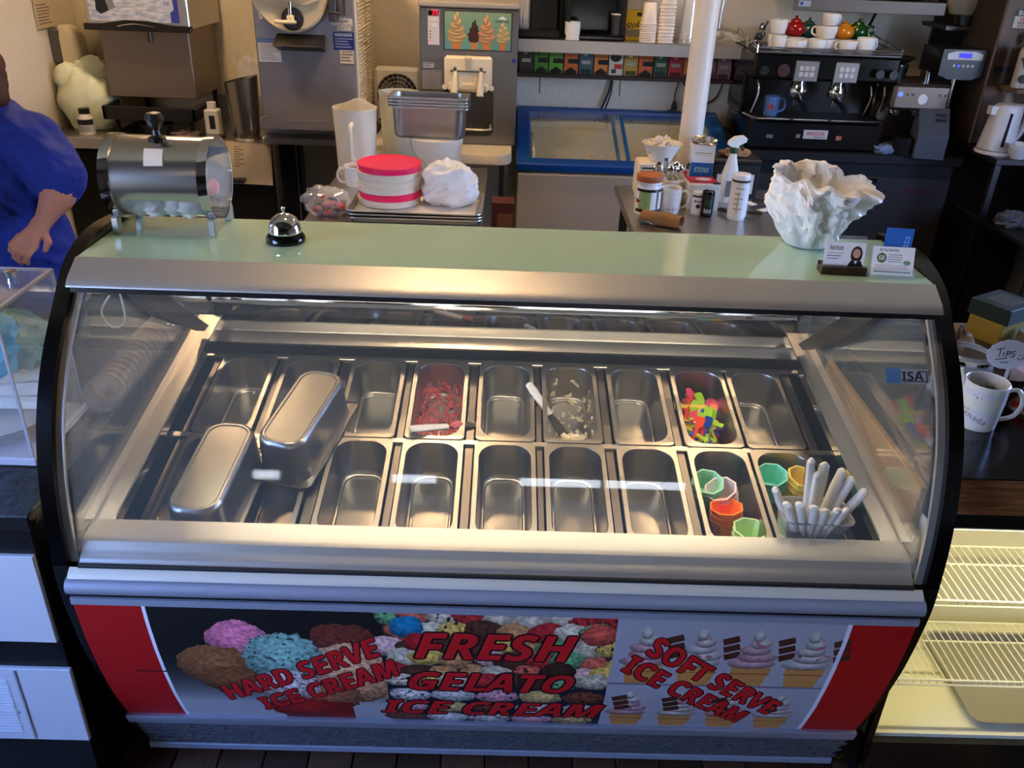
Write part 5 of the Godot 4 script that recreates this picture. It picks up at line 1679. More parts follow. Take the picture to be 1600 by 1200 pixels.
	m.lathe([[0.0, 0.0], [0.055, 0.0], [0.055, 0.010], [0.047, 0.012], [0.045, 0.004], [0.0, 0.004]], 30)
	part(t, "outlet", m, mt("dark_steel"), "dark round outlet")
	part(t, "spigot_rod", tub([Vector3(-0.05, 0.655, F + 0.07), Vector3(-0.05, 0.59, F + 0.07)], 0.010, 10), mt("chrome"))
	part(t, "spigot_grip", bx(Vector3(-0.05, 0.578, F + 0.07), Vector3(0.034, 0.032, 0.03), 0.006), mt("cream"))
	part(t, "spigot_grip", bx(Vector3(-0.075, 0.562, F + 0.078), Vector3(0.11, 0.018, 0.02), 0.006), mt("cream"))
	part(t, "door_latch", bx(Vector3(0.155, 0.62, F + 0.03), Vector3(0.04, 0.10, 0.06), 0.006), mt("dark_steel"))
	part(t, "latch_arm", tub([Vector3(0.135, 0.615, F + 0.06), Vector3(0.215, 0.605, F + 0.06), Vector3(0.215, 0.70, F + 0.06)], 0.008, 8), mt("dark_steel"))
	part(t, "latch_knob", lath([[0.0, 0.0], [0.010, 0.0], [0.013, 0.03], [0.010, 0.05], [0.0, 0.052]], 14).duplicate_at(Vector3(0.215, 0.69, F + 0.06)), mt("cream"))
	part(t, "hinge_pin", tub([Vector3(-0.205, 0.57, F + 0.03), Vector3(-0.205, 0.66, F + 0.03)], 0.012, 10), mt("chrome"))
	m = MB.new()
	m.xf = ALONG_X
	m.ext(side([[F, 0.50], [F + 0.11, 0.46], [F + 0.115, 0.455], [F, 0.42]]), -0.14, 0.10)
	part(t, "chute", m, mt("dark_steel"), "sloping steel chute")
	m = MB.new()
	m.box(Vector3(-0.04, 0.055, F + 0.06), Vector3(0.40, 0.008, 0.12))
	m.box(Vector3(-0.04, 0.075, F + 0.118), Vector3(0.40, 0.045, 0.006))
	for s in [-1.0, 1.0]:
		m.box(Vector3(-0.04 + s * 0.198, 0.075, F + 0.06), Vector3(0.006, 0.045, 0.12))
	part(t, "front_tray", m, mt("machine_steel"), "shallow steel drip tray")
	part(t, "foot_skirt", bx(Vector3(0, 0.02, 0.0), Vector3(0.46, 0.04, 0.44)), mt("black_matt"))
	paper_note(t, "sticker", Vector3(0.19, 0.565, F + 0.002), 0.105, 0.035, "st_maker", Color(0.78, 0.77, 0.76), Color(0.15, 0.14, 0.14), 1, "Carpigiani")
	paper_note(t, "sticker", Vector3(0.20, 0.535, F + 0.002), 0.07, 0.020, "st_small", Color(0.80, 0.78, 0.76), Color(0.4, 0.4, 0.4), 2)
	paper_note(t, "sticker", Vector3(0.195, 0.475, F + 0.002), 0.105, 0.085, "st_warn", Color(0.06, 0.13, 0.42), Color(0.80, 0.84, 0.92), 4, "WARNING")
	paper_note(t, "sticker", Vector3(0.207, 0.40, F + 0.002), 0.07, 0.065, "st_caution", Color(0.74, 0.72, 0.69), Color(0.12, 0.12, 0.12), 3, "CAUTION")
	paper_note(t, "sticker", Vector3(-0.185, 0.42, F + 0.002), 0.115, 0.115, "st_notice", Color(0.72, 0.74, 0.80), Color(0.30, 0.36, 0.50), 8, "", Color(0.30, 0.42, 0.66))
	paper_note(t, "sticker", Vector3(0.165, 0.79, F + 0.005), 0.09, 0.05, "st_logo", Color(0.05, 0.09, 0.28), Color(0.80, 0.84, 0.92), 0, "Carpigiani")

func back_mid() -> void:
	# box fan
	var t := thing("box_fan", "white box fan on the machine table behind the pitchers", "fan", Vector3(-0.632, 1.02, -3.30))
	part(t, "housing", bx(Vector3(0, 0.155, -0.03), Vector3(0.26, 0.31, 0.06), 0.02), mt("white_fan", Color(0.78, 0.76, 0.72), 0.4))
	part(t, "recess", lath([[0.0, 0.0], [0.112, 0.0], [0.112, 0.002], [0.0, 0.002]], 36).turned(Transform3D(Basis(Vector3(1, 0, 0), Vector3(0, 0, 1), Vector3(0, -1, 0)), Vector3(0, 0.165, 0.0))), mt("black_matt"))
	var m := MB.new()
	for k in 5:
		var pts := []
		for j in 28:
			var a := TAU * j / 28
			pts.append(Vector3(cos(a) * (0.03 + k * 0.021), 0.165 + sin(a) * (0.03 + k * 0.021), 0.010))
		m.tube(pts, 0.002, 5, true)
	for k in 24:
		var a := TAU * k / 24
		m.tube([Vector3(cos(a) * 0.03, 0.165 + sin(a) * 0.03, 0.011), Vector3(cos(a + 0.25) * 0.114, 0.165 + sin(a + 0.25) * 0.114, 0.006)], 0.0014, 5)
	part(t, "grille", m, mt("grey_wire", Color(0.55, 0.54, 0.52), 0.4), "round wire grille")
	part(t, "hub", lath([[0.0, 0.008], [0.03, 0.008], [0.028, 0.014], [0.0, 0.016]], 20).turned(Transform3D(Basis(Vector3(1, 0, 0), Vector3(0, 0, 1), Vector3(0, -1, 0)), Vector3(0, 0.165, 0.0))), mt("white_fan"))
	for k in 5:
		var a := TAU * k / 5
		var b := MB.new()
		b.xf = Transform3D(Basis(Vector3(0, 0, 1), a), Vector3(0, 0.165, 0.003))
		b.ext(PackedVector2Array([Vector2(0.02, -0.012), Vector2(0.06, -0.03), Vector2(0.10, -0.02), Vector2(0.10, 0.028), Vector2(0.05, 0.02), Vector2(0.02, 0.010)]), 0.0, 0.002)
		part(t, "blade", b, mt("grey_plastic"))
	part(t, "badge", bx(Vector3(-0.085, 0.028, 0.001), Vector3(0.045, 0.012, 0.002)), mt("black"))
	pitcher("greenish white pitcher half hidden behind the stacked pans", Vector3(-0.551, 1.0, -2.70), 0.098, 0.30, 2.4, mt("pitcher_green", Color(0.78, 0.79, 0.71), 0.4))
	# cream table under the soft serve machine
	t = thing("cream_table", "cream laminate table with rounded corners under the soft serve machine", "table", Vector3(-0.36, 0, -3.12))
	m = MB.new()
	m.loft([ring(rrect(0.74, 0.78, 0.08), 0.945), ring(rrect(0.75, 0.79, 0.085), 0.952), ring(rrect(0.75, 0.79, 0.085), 0.993), ring(rrect(0.74, 0.78, 0.08), 1.0)])
	part(t, "table_top", m, mt("cream"))
	for s in [-1.0, 1.0]:
		for z in [-0.32, 0.32]:
			part(t, "leg", tub([Vector3(s * 0.33, 0, z), Vector3(s * 0.33, 0.946, z)], 0.018, 10), mt("dark_steel"))
	# soft serve machine
	t = thing("soft_serve_machine", "steel soft serve machine with a cone picture and two white levers", "machine", Vector3(-0.220, 1.0, -3.20))
	var F := 0.25
	part(t, "body", bx(Vector3(0, 0.335, 0), Vector3(0.50, 0.67, 0.50), 0.006), mt("soft_steel", Color(0.50, 0.49, 0.48), 0.36, 0.85))
	part(t, "lid", bx(Vector3(0, 0.683, 0.005), Vector3(0.51, 0.026, 0.51), 0.006), mt("alu_lid", Color(0.72, 0.70, 0.67), 0.4, 0.6))
	var cv := Cv.new(420, 220, Color(0.40, 0.58, 0.50))
	for y in 220:
		cv.rect(0, y, 420, 1, Color(0.50, 0.62, 0.50).lerp(Color(0.32, 0.55, 0.52), y / 220.0))
	var ns := noise(130, 0.01, 3)
	for c in [[75, 1.0, Color(0.90, 0.74, 0.50)], [188, 0.72, Color(0.30, 0.13, 0.08)], [265, 0.92, Color(0.90, 0.66, 0.46)], [370, 0.72, Color(0.90, 0.78, 0.54)]]:
		var s: float = c[1]
		cv.poly([Vector2(c[0] - 34 * s, 170), Vector2(c[0] + 34 * s, 170), Vector2(c[0] + 26 * s, 220), Vector2(c[0] - 26 * s, 220)], Color(0.72, 0.46, 0.24))
		for k in 8:
			cv.scoop(c[0] + (5 if k % 2 else -5) * s, 160 - k * 20 * s, [50, 58, 55, 47, 38, 29, 19, 9][k] * s, 25 * s, c[2], ns, 0.02, Color(0, 0, 0, 0), 0.03)
	cv.text("CARPIGIANI", Transform2D(0.0, Vector2(15, 20), 0.0, Vector2(362, 50)), Color(0.10, 0.14, 0.30))
	cv.poly([Vector2(335, 38), Vector2(365, 18), Vector2(395, 38)], Color(0.85, 0.90, 0.92))
	part(t, "picture_frame", bx(Vector3(0.045, 0.565, F), Vector3(0.348, 0.188, 0.008), 0.002), mt("dark_steel"))
	m = MB.new()
	m.plate(Vector3(-0.122, 0.653, F + 0.005), Vector3(0.212, 0.653, F + 0.005), Vector3(0.212, 0.477, F + 0.005), Vector3(-0.122, 0.477, F + 0.005))
	part(t, "cone_picture", m, printed("cone_print", cv), "printed picture of four soft serve cones")
	# control strip with its red display
	part(t, "control_strip", bx(Vector3(-0.178, 0.575, F + 0.001), Vector3(0.058, 0.165, 0.004), 0.001), mt("strip_white", Color(0.78, 0.76, 0.78), 0.4))
	part(t, "display", bx(Vector3(-0.178, 0.643, F + 0.003), Vector3(0.054, 0.026, 0.004)), mt("display_black", Color(0.10, 0.01, 0.03), 0.2))
	var dg := letters("73", 0.030)
	part(t, "display_digits", dg.turned(Transform3D(Basis(), Vector3(-0.170, 0.643, F + 0.0058))), glow("red_led", Color(1.0, 0.12, 0.35), 3.0), "glowing red digits")
	for k in 2:
		part(t, "button", bx(Vector3(-0.176, 0.612 - k * 0.028, F + 0.004), Vector3(0.032, 0.020, 0.003), 0.001), mt("white_matt"))
	for k in 4:
		part(t, "indicator", bx(Vector3(-0.195, 0.558 - k * 0.015, F + 0.004), Vector3(0.006, 0.006, 0.003)), glow("red_led", Color(1, 0, 0), 1.0) if k == 3 else mt("black"))
	# dispensing head
	part(t, "head_plate", bx(Vector3(0.0, 0.375, F + 0.022), Vector3(0.245, 0.145, 0.044), 0.012), mt("cream"), "white dispensing head")
	part(t, "head_foot", bx(Vector3(0.0, 0.300, F + 0.030), Vector3(0.215, 0.05, 0.05), 0.014), mt("cream"))
	part(t, "pivot_rod", tub([Vector3(-0.09, 0.378, F + 0.05), Vector3(0.09, 0.378, F + 0.05)], 0.005, 8), mt("chrome"))
	for x in [-0.066, 0.066]:
		part(t, "lever", tub([Vector3(x, 0.375, F + 0.055), Vector3(x, 0.34, F + 0.075), Vector3(x - 0.003, 0.265, F + 0.10)], [0.010, 0.013, 0.019], 12), mt("cream"), "white pull lever")
		part(t, "lever_clip", bx(Vector3(x, 0.383, F + 0.052), Vector3(0.018, 0.032, 0.022), 0.004), mt("chrome"))
	part(t, "centre_knob", tub([Vector3(0, 0.385, F + 0.04), Vector3(0, 0.43, F + 0.06), Vector3(0, 0.448, F + 0.065)], [0.014, 0.015, 0.019], 14), mt("cream"))
	for x in [-0.12, 0.12]:
		part(t, "wing_nut", lath([[0.0, 0.0], [0.012, 0.0], [0.015, 0.012], [0.0, 0.016]], 6).turned(Transform3D(Basis(Vector3(1, 0, 0), Vector3(0, 0, 1), Vector3(0, -1, 0)), Vector3(x, 0.297, F + 0.03))), mt("cream"))
	for x in [-0.04, 0.04]:
		part(t, "nozzle", tub([Vector3(x, 0.35, F + 0.05), Vector3(x, 0.30, F + 0.06)], [0.008, 0.010], 10), mt("cream"))
	m = MB.new()
	m.ext(rrect(0.265, 0.235, 0.03), -0.002, 0.002)
	part(t, "splash_plate", m.turned(Transform3D(Basis(), Vector3(0.0, 0.165, F + 0.002))), mt("soft_dark", Color(0.30, 0.29, 0.28), 0.32, 0.9))
	part(t, "drip_bar", tub(bend([Vector3(-0.10, 0.085, F + 0.004), Vector3(-0.10, 0.085, F + 0.03), Vector3(0.10, 0.085, F + 0.03), Vector3(0.118, 0.095, F + 0.02), Vector3(0.118, 0.105, F + 0.004)], 4), 0.006, 8), mt("steel"))
	paper_note(t, "sticker", Vector3(-0.205, 0.395, F + 0.003), 0.055, 0.026, "st_s1", Color(0.62, 0.60, 0.62), Color(0.3, 0.3, 0.32), 2)
	paper_note(t, "sticker", Vector3(-0.188, 0.325, F + 0.003), 0.10, 0.095, "st_s2", Color(0.50, 0.50, 0.50), Color(0.38, 0.38, 0.38), 8)
	part(t, "round_badge", lath([[0.0, 0.0], [0.011, 0.0], [0.011, 0.001], [0.0, 0.001]], 18).turned(Transform3D(Basis(Vector3(1, 0, 0), Vector3(0, 0, 1), Vector3(0, -1, 0)), Vector3(0.232, 0.43, F + 0.001))), mt("badge_blue", Color(0.10, 0.18, 0.55), 0.4), "small round blue badge")
	# chest freezer with a sloping glass top
	var W := 1.16
	t = thing("chest_freezer", "cream chest freezer with a blue-framed sloping glass top", "freezer", Vector3(0.63, 0, -3.18))
	var zf := 0.33
	var zb := -0.33
	var yf := 0.925
	var yb := 1.105
	part(t, "front_wall", bx(Vector3(0, 0.45, zf - 0.03), Vector3(W, 0.86, 0.06), 0.006), mt("freezer_cream", Color(0.62, 0.57, 0.48), 0.5))
	part(t, "rear_wall", bx(Vector3(0, 0.53, zb + 0.03), Vector3(W, 1.02, 0.06), 0.006), mt("freezer_inside", Color(0.80, 0.76, 0.58), 0.6))
	for s in [-1.0, 1.0]:
		part(t, "side_wall", band([[zb + 0.06, 0.02], [zf - 0.06, 0.02], [zf - 0.06, yf - 0.045], [zb + 0.06, yb - 0.045]], s * (W / 2 - 0.06), s * W / 2), mt("freezer_cream"))
	part(t, "inside_floor", bx(Vector3(0, 0.60, 0), Vector3(W - 0.12, 0.02, 0.54)), mt("freezer_inside"))
	var sl := Vector2(zf - zb, yf - yb)
	var sx := Transform3D(Basis(Vector3.RIGHT, Vector3(0, sl.x, -sl.y).normalized(), Vector3(0, sl.y, sl.x).normalized()), Vector3(0, (yf + yb) / 2, 0))
	var L := sl.length()
	var blue := mt("blue_frame", Color(0.03, 0.26, 0.52), 0.4)
	for b in [["frame_front", Vector3(0, -0.012, L / 2 - 0.03), Vector3(W + 0.02, 0.05, 0.07)], ["frame_rear", Vector3(0, -0.012, -L / 2 + 0.03), Vector3(W + 0.02, 0.05, 0.06)], ["frame_side", Vector3(-W / 2 + 0.03, -0.012, 0), Vector3(0.08, 0.05, L - 0.1)], ["frame_side", Vector3(W / 2 - 0.03, -0.012, 0), Vector3(0.08, 0.05, L - 0.1)]]:
		var fm := MB.new()
		fm.xf = sx
		fm.box(b[1], b[2], 0.008)
		part(t, b[0], fm, blue, "blue plastic frame")
	for k in 2:
		var fm := MB.new()
		fm.xf = sx
		var cx := -0.26 + 0.50 * k
		var hy := 0.006 - 0.012 * k
		fm.box(Vector3(cx, hy, 0), Vector3(0.56, 0.005, L - 0.12))
		var pn := part(t, "sliding_lid", fm, M.pane, "clear sliding lid")
		for s in [-1.0, 1.0]:
			fm = MB.new()
			fm.xf = sx
			fm.box(Vector3(cx + s * 0.275, hy, 0), Vector3(0.02, 0.012, L - 0.12), 0.003)
			part(pn, "lid_edge", fm, mt("blue_edge", Color(0.06, 0.33, 0.55), 0.35))
	part(t, "liner_strip", bx(Vector3(-W / 2 + 0.085, 0.93, 0.0), Vector3(0.014, 0.10, 0.5)), mt("cream"))
	# pole
	solo("pole", lath([[0.0, 0.0], [0.053, 0.0], [0.053, 2.8], [0.0, 2.8]], 28), mt("pole_paint", Color(0.84, 0.81, 0.77), 0.4), "white round pole in front of the shelves", "pole", Vector3(0.834, 0.0, -2.32))
	# upper shelf
	t = thing("wall_shelf", "steel wall shelf with coffee makers and paper cups", "shelf", Vector3(0.650, 1.50, -3.40))
	part(t, "board", bx(Vector3(0, 0.0, 0), Vector3(1.235, 0.012, 0.30)), mt("steel"))
	part(t, "front_lip", bx(Vector3(0, -0.028, 0.150), Vector3(1.235, 0.062, 0.008), 0.002), mt("alu_lid"))
	for x in [-0.5, 0.5]:
		part(t, "bracket", band([[-0.14, -0.006], [0.12, -0.006], [-0.14, -0.20]], x - 0.004, x + 0.004), mt("dark_steel"))
	var S := 1.507
	t = thing("coffee_brewer", "black coffee brewer with a clear tank on the wall shelf", "coffee maker", Vector3(0.143, S, -3.40))
	part(t, "base", bx(Vector3(0, 0.02, 0.0), Vector3(0.23, 0.04, 0.24), 0.01), mt("black"))
	part(t, "tower", bx(Vector3(0.03, 0.16, -0.05), Vector3(0.17, 0.32, 0.14), 0.015), mt("black"))
	part(t, "head", bx(Vector3(0.03, 0.28, 0.03), Vector3(0.17, 0.10, 0.16), 0.015), mt("black"))
	part(t, "water_tank", lath([[0.0, 0.04], [0.032, 0.04], [0.034, 0.24], [0.0, 0.24]], 18).duplicate_at(Vector3(-0.082, 0.0, 0.05)), M.clear, "clear water tank")
	t = thing("capsule_machine", "large black capsule coffee machine with chrome rungs", "coffee maker", Vector3(0.445, S, -3.40))
	part(t, "base", bx(Vector3(0, 0.015, 0.01), Vector3(0.34, 0.03, 0.24), 0.01), mt("black_gloss"))
	part(t, "back", bx(Vector3(0, 0.18, -0.07), Vector3(0.34, 0.36, 0.10), 0.01), mt("black_gloss"))
	for s in [-1.0, 1.0]:
		part(t, "cheek", bx(Vector3(s * 0.15, 0.18, 0.0), Vector3(0.035, 0.36, 0.22), 0.012), mt("black"))
	for k in 5:
		part(t, "rung", tub([Vector3(-0.055, 0.235 + k * 0.020, 0.02), Vector3(0.025, 0.235 + k * 0.020, 0.02)], 0.005, 8), mt("chrome"))
	part(t, "head", bx(Vector3(0.0, 0.335, 0.01), Vector3(0.27, 0.05, 0.22), 0.012), mt("black"))
	# cups on the shelf
	solo("paper_cup", lath([[0.0, 0.0], [0.040, 0.0], [0.041, 0.086], [0.043, 0.090], [0.038, 0.090], [0.037, 0.004], [0.0, 0.004]], 24), mt("white_matt"), "white cup in front of the capsule machine", "cup", Vector3(0.325, S + 0.0, -3.29))
	var c2 := thing("dark_cup", "dark cup with a white rim at the right of the capsule machine", "cup", Vector3(0.565, S + 0.03, -3.33))
	part(c2, "cup", lath([[0.0, 0.0], [0.026, 0.0], [0.034, 0.10], [0.0, 0.10]], 22), mt("cup_grey", Color(0.13, 0.13, 0.13), 0.5))
	part(c2, "rim", lath([[0.030, 0.100], [0.036, 0.100], [0.0365, 0.104], [0.030, 0.104]], 22), mt("white"))
	part(c2, "lid", lath([[0.0, 0.101], [0.034, 0.101], [0.033, 0.103], [0.0, 0.103]], 22), mt("white_matt"))
	# stacks of upturned paper cups
	var cupm := lath([[0.045, 0.0], [0.047, 0.002], [0.045, 0.006], [0.042, 0.006], [0.033, 0.105], [0.031, 0.107], [0.0, 0.107], [0.0, 0.104], [0.030, 0.104], [0.041, 0.0]], 24).commit()
	for s in 2:
		for k in (9 if s == 0 else 12):
			var o := MeshInstance3D.new()
			o.name = numbered("stacked_cup")
			o.mesh = cupm
			o.material_override = mt("cup_paper", Color(0.84, 0.80, 0.75), 0.6)
			add_child(o)
			o.position = Vector3([0.735, 0.832][s], S + k * [0.0115, 0.0175][s], -3.30)
			tag(o, "upturned white paper cup, %s of the %s stack on the wall shelf" % [nth(k, 9 if s == 0 else 12), ["shorter", "taller"][s]], "cup", ["shorter stack of paper cups", "taller stack of paper cups"][s])
	# yellow carton
	t = thing("stir_box", "yellow carton with black script lettering on the wall shelf", "box", Vector3(0.672, S, -3.415))
	part(t, "body", bx(Vector3(0, 0.075, 0), Vector3(0.11, 0.15, 0.08), 0.002), mt("carton_yellow", Color(0.80, 0.68, 0.12), 0.5))
	cv = Cv.new(160, 220, Color(0.82, 0.70, 0.10))
	cv.rect(90, 10, 60, 30, Color(0.25, 0.15, 0.10))
	cv.text("Stoke", Transform2D(Vector2(52, -8), Vector2(-18, 66), Vector2(80, 105)), Color(0.10, 0.08, 0.05), 0.0, "Droid Serif")
	cv.rect(0, 138, 160, 60, Color(0.55, 0.52, 0.46))
	for k in 12:
		cv.rect(6 + k * 13, 142, 5, 52, Color(0.32, 0.30, 0.26))
	m = MB.new()
	m.plate(Vector3(-0.054, 0.149, 0.0405), Vector3(0.054, 0.149, 0.0405), Vector3(0.054, 0.001, 0.0405), Vector3(-0.054, 0.001, 0.0405))
	part(t, "printed_face", m, printed("stoke_print", cv))
	# clear plastic cup tower behind the pole
	for k in 8:
		solo("clear_cup", lath([[0.046, 0.0], [0.048, 0.002], [0.046, 0.005], [0.034, 0.11], [0.0, 0.11], [0.0, 0.108], [0.032, 0.108], [0.044, 0.0]], 20), M.clear, "upturned clear plastic cup, %s of the tower behind the pole" % nth(k, 8), "cup", Vector3(0.955, S + k * 0.022, -3.33), 0.0, "tower of clear cups")
	# ladles hanging
	t = thing("ladle", "long steel ladle hanging right of the pole", "ladle", Vector3(1.155, 1.50, -3.46))
	part(t, "shaft", tub([Vector3(0, 0.06, 0), Vector3(0.015, 0.48, 0)], 0.007, 8), mt("steel"))
	var e := MB.new()
	e.ell(Vector3(0, 0.045, 0.0), Vector3(0.04, 0.03, 0.04), 18, 10)
	part(t, "bowl", e, mt("steel"))
	solo("wooden_spatula", bx(Vector3(0, 0.1, 0), Vector3(0.025, 0.2, 0.008), 0.003), mt("dark_wood", Color(0.16, 0.09, 0.06), 0.6), "dark flat spatula leaning on the wall right of the pole", "spatula", Vector3(1.085, S + 0.05, -3.50), 0.1)
	solo("clear_film_pile", lump(Vector3(0, 0.025, 0), Vector3(0.13, 0.04, 0.08), noise(141, 0.03), 0.5, 26, 14, 0.5), M.film, "crumpled clear film at the right end of the wall shelf", "film", Vector3(1.13, S, -3.38))
	# tea shelf with boxes
	t = thing("tea_shelf", "narrow brown shelf holding a row of tea boxes", "shelf", Vector3(0.650, 1.305, -3.46))
	part(t, "board", bx(Vector3(0, 0, 0), Vector3(1.23, 0.022, 0.18), 0.003), mt("brown_shelf", Color(0.17, 0.10, 0.07), 0.6))
	var tea := [[Color(0.24, 0.18, 0.14), "dark brown", 0], [Color(0.28, 0.52, 0.16), "dark green", 1], [Color(0.36, 0.62, 0.18), "light green", 1], [Color(0.78, 0.38, 0.12), "deep orange", 1], [Color(0.22, 0.34, 0.34), "teal", 0], [Color(0.80, 0.46, 0.18), "orange", 1], [Color(0.80, 0.74, 0.66), "white and red", 2], [Color(0.70, 0.55, 0.22), "mustard", 0], [Color(0.76, 0.36, 0.16), "rust orange", 1], [Color(0.16, 0.32, 0.20), "forest green", 0], [Color(0.72, 0.20, 0.22), "red", 0], [Color(0.75, 0.48, 0.18), "amber", 1], [Color(0.55, 0.40, 0.40), "mauve", 0], [Color(0.58, 0.42, 0.44), "pale mauve", 0]]
	for k in 14:
		var d: Array = tea[k]
		var x := 0.084 + k * 0.0842 + (0.0 if k < 12 else 0.02)
		var b := thing("tea_box", "%s tea box in the row on the brown shelf" % d[1], "box", Vector3(x, 1.316, -3.44), 0.0, "tea boxes on the brown shelf")
		part(b, "body", bx(Vector3(0, 0.066, -0.005), Vector3(0.078, 0.132, 0.10), 0.002), col(d[0], 0.55))
		cv = Cv.new(80, 132, d[0])
		cv.rect(0, 0, 80, 42, d[0].darkened(0.25))
		if d[2] == 1:
			cv.rect(22, 52, 58, 26, Color(0.07, 0.09, 0.09))
			cv.poly([Vector2(4, 120), Vector2(40, 96), Vector2(76, 120), Vector2(70, 132), Vector2(8, 132)], Color(0.05, 0.03, 0.03))
		elif d[2] == 0:
			cv.rect(14, 58, 52, 20, Color(0.66, 0.62, 0.56))
			cv.rect(10, 106, 60, 24, d[0].darkened(0.6))
			cv.oval(34, 26, 12, 10, d[0].lightened(0.35))
		else:
			cv.oval(36, 34, 32, 26, Color(0.10, 0.09, 0.09))
			cv.rect(30, 72, 46, 26, Color(0.70, 0.16, 0.10))
			cv.rect(14, 100, 28, 22, Color(0.22, 0.15, 0.12))
		m = MB.new()
		m.plate(Vector3(-0.0385, 0.131, 0.0455), Vector3(0.0385, 0.131, 0.0455), Vector3(0.0385, 0.001, 0.0455), Vector3(-0.0385, 0.001, 0.0455))
		part(b, "printed_face", m, printed("tea_%d" % k, cv))
	# cords
	solo("power_cord", tub(bend([Vector3(0.585, 1.29, -3.53), Vector3(0.575, 1.20, -3.53), Vector3(0.50, 1.02, -3.52)], 6), 0.007, 6), mt("black"), "black power cord hanging left, under the tea shelf", "cord")
	solo("power_cord", tub(bend([Vector3(0.592, 1.29, -3.53), Vector3(0.585, 1.18, -3.53), Vector3(0.53, 1.02, -3.52)], 6), 0.005, 6), mt("black"), "second black power cord hanging beside the left one", "cord")
	t = thing("plug_cord", "black cord with a plug hanging left of the pole", "cord", Vector3(0.965, 1.12, -3.52))
	part(t, "cord", tub(bend([Vector3(0.02, 0.18, 0), Vector3(0.0, 0.10, 0.0), Vector3(0.0, 0.04, 0)], 5), 0.004, 6), mt("black"))
	part(t, "plug", tub([Vector3(0, 0.05, 0), Vector3(0, 0.03, 0), Vector3(0, 0.0, 0)], [0.006, 0.014, 0.016], 10), mt("black"))
	part(t, "cord", tub(bend([Vector3(0.0, 0.0, 0), Vector3(-0.06, -0.015, 0.0), Vector3(-0.16, -0.03, 0.0), Vector3(-0.26, -0.09, 0.0)], 5), 0.005, 6), mt("black"))
	solo("power_cord", tub(bend([Vector3(1.24, 1.29, -3.53), Vector3(1.20, 1.19, -3.52), Vector3(1.10, 1.16, -3.52), Vector3(1.0, 1.28, -3.53)], 6), 0.005, 6), mt("black"), "black cord looping right of the pole", "cord")
	for x in [0.17, 0.64]:
		solo("wall_crack", tub([Vector3(x, 1.28, -3.548), Vector3(x + 0.002, 1.18, -3.548)], 0.0025, 5), mt("dark_label"), "thin dark wire running down the wall under the %s tea box" % ("dark green" if x < 0.3 else "mustard"), "wire")
	# box on the lower level
	t = thing("carton_box", "red and brown carton on the floor shelf right of the trays", "carton", Vector3(-0.02, 0.80, -2.05))
	part(t, "body", bx(Vector3(0, 0.08, 0), Vector3(0.10, 0.16, 0.10), 0.002), mt("carton_red", Color(0.28, 0.06, 0.05), 0.6))
	part(t, "label", bx(Vector3(0.01, 0.07, 0.051), Vector3(0.07, 0.08, 0.002)), mt("carton_tan", Color(0.45, 0.28, 0.18), 0.6))
	solo("low_shelf", bx(Vector3(0, 0.385, 0), Vector3(0.14, 0.77, 0.16)), mt("black_matt"), "dark low cupboard right of the prep table", "cupboard", Vector3(-0.02, 0.0, -2.05))

func teapot(label: String, at: Vector3, s: float, turn: float, c: Color) -> void:
	var t := thing("teapot", label, "teapot", at, turn, "teapots on the espresso machine")
	var m := col(c, 0.15)
	part(t, "body", lath([[0.0, 0.0], [0.30, 0.0], [0.48, 0.16], [0.52, 0.36], [0.44, 0.58], [0.28, 0.68], [0.0, 0.70]].map(func(v): return [v[0] * s, v[1] * s]), 24), m)
	part(t, "lid", lath([[0.0, 0.70], [0.27, 0.68], [0.24, 0.76], [0.08, 0.82], [0.05, 0.86], [0.09, 0.92], [0.0, 0.96]].map(func(v): return [v[0] * s, v[1] * s]), 20), m)
	part(t, "spout", tub(bend([Vector3(-0.45, 0.28, 0) * s, Vector3(-0.66, 0.42, 0) * s, Vector3(-0.78, 0.74, 0) * s], 5), [0.13 * s, 0.12 * s, 0.11 * s, 0.10 * s, 0.09 * s, 0.085 * s, 0.08 * s, 0.075 * s, 0.07 * s, 0.07 * s, 0.07 * s], 10), m)
	part(t, "handle", tub(bend([Vector3(0.42, 0.58, 0) * s, Vector3(0.70, 0.60, 0) * s, Vector3(0.78, 0.38, 0) * s, Vector3(0.62, 0.20, 0) * s, Vector3(0.46, 0.18, 0) * s], 5), 0.055 * s, 8), m)

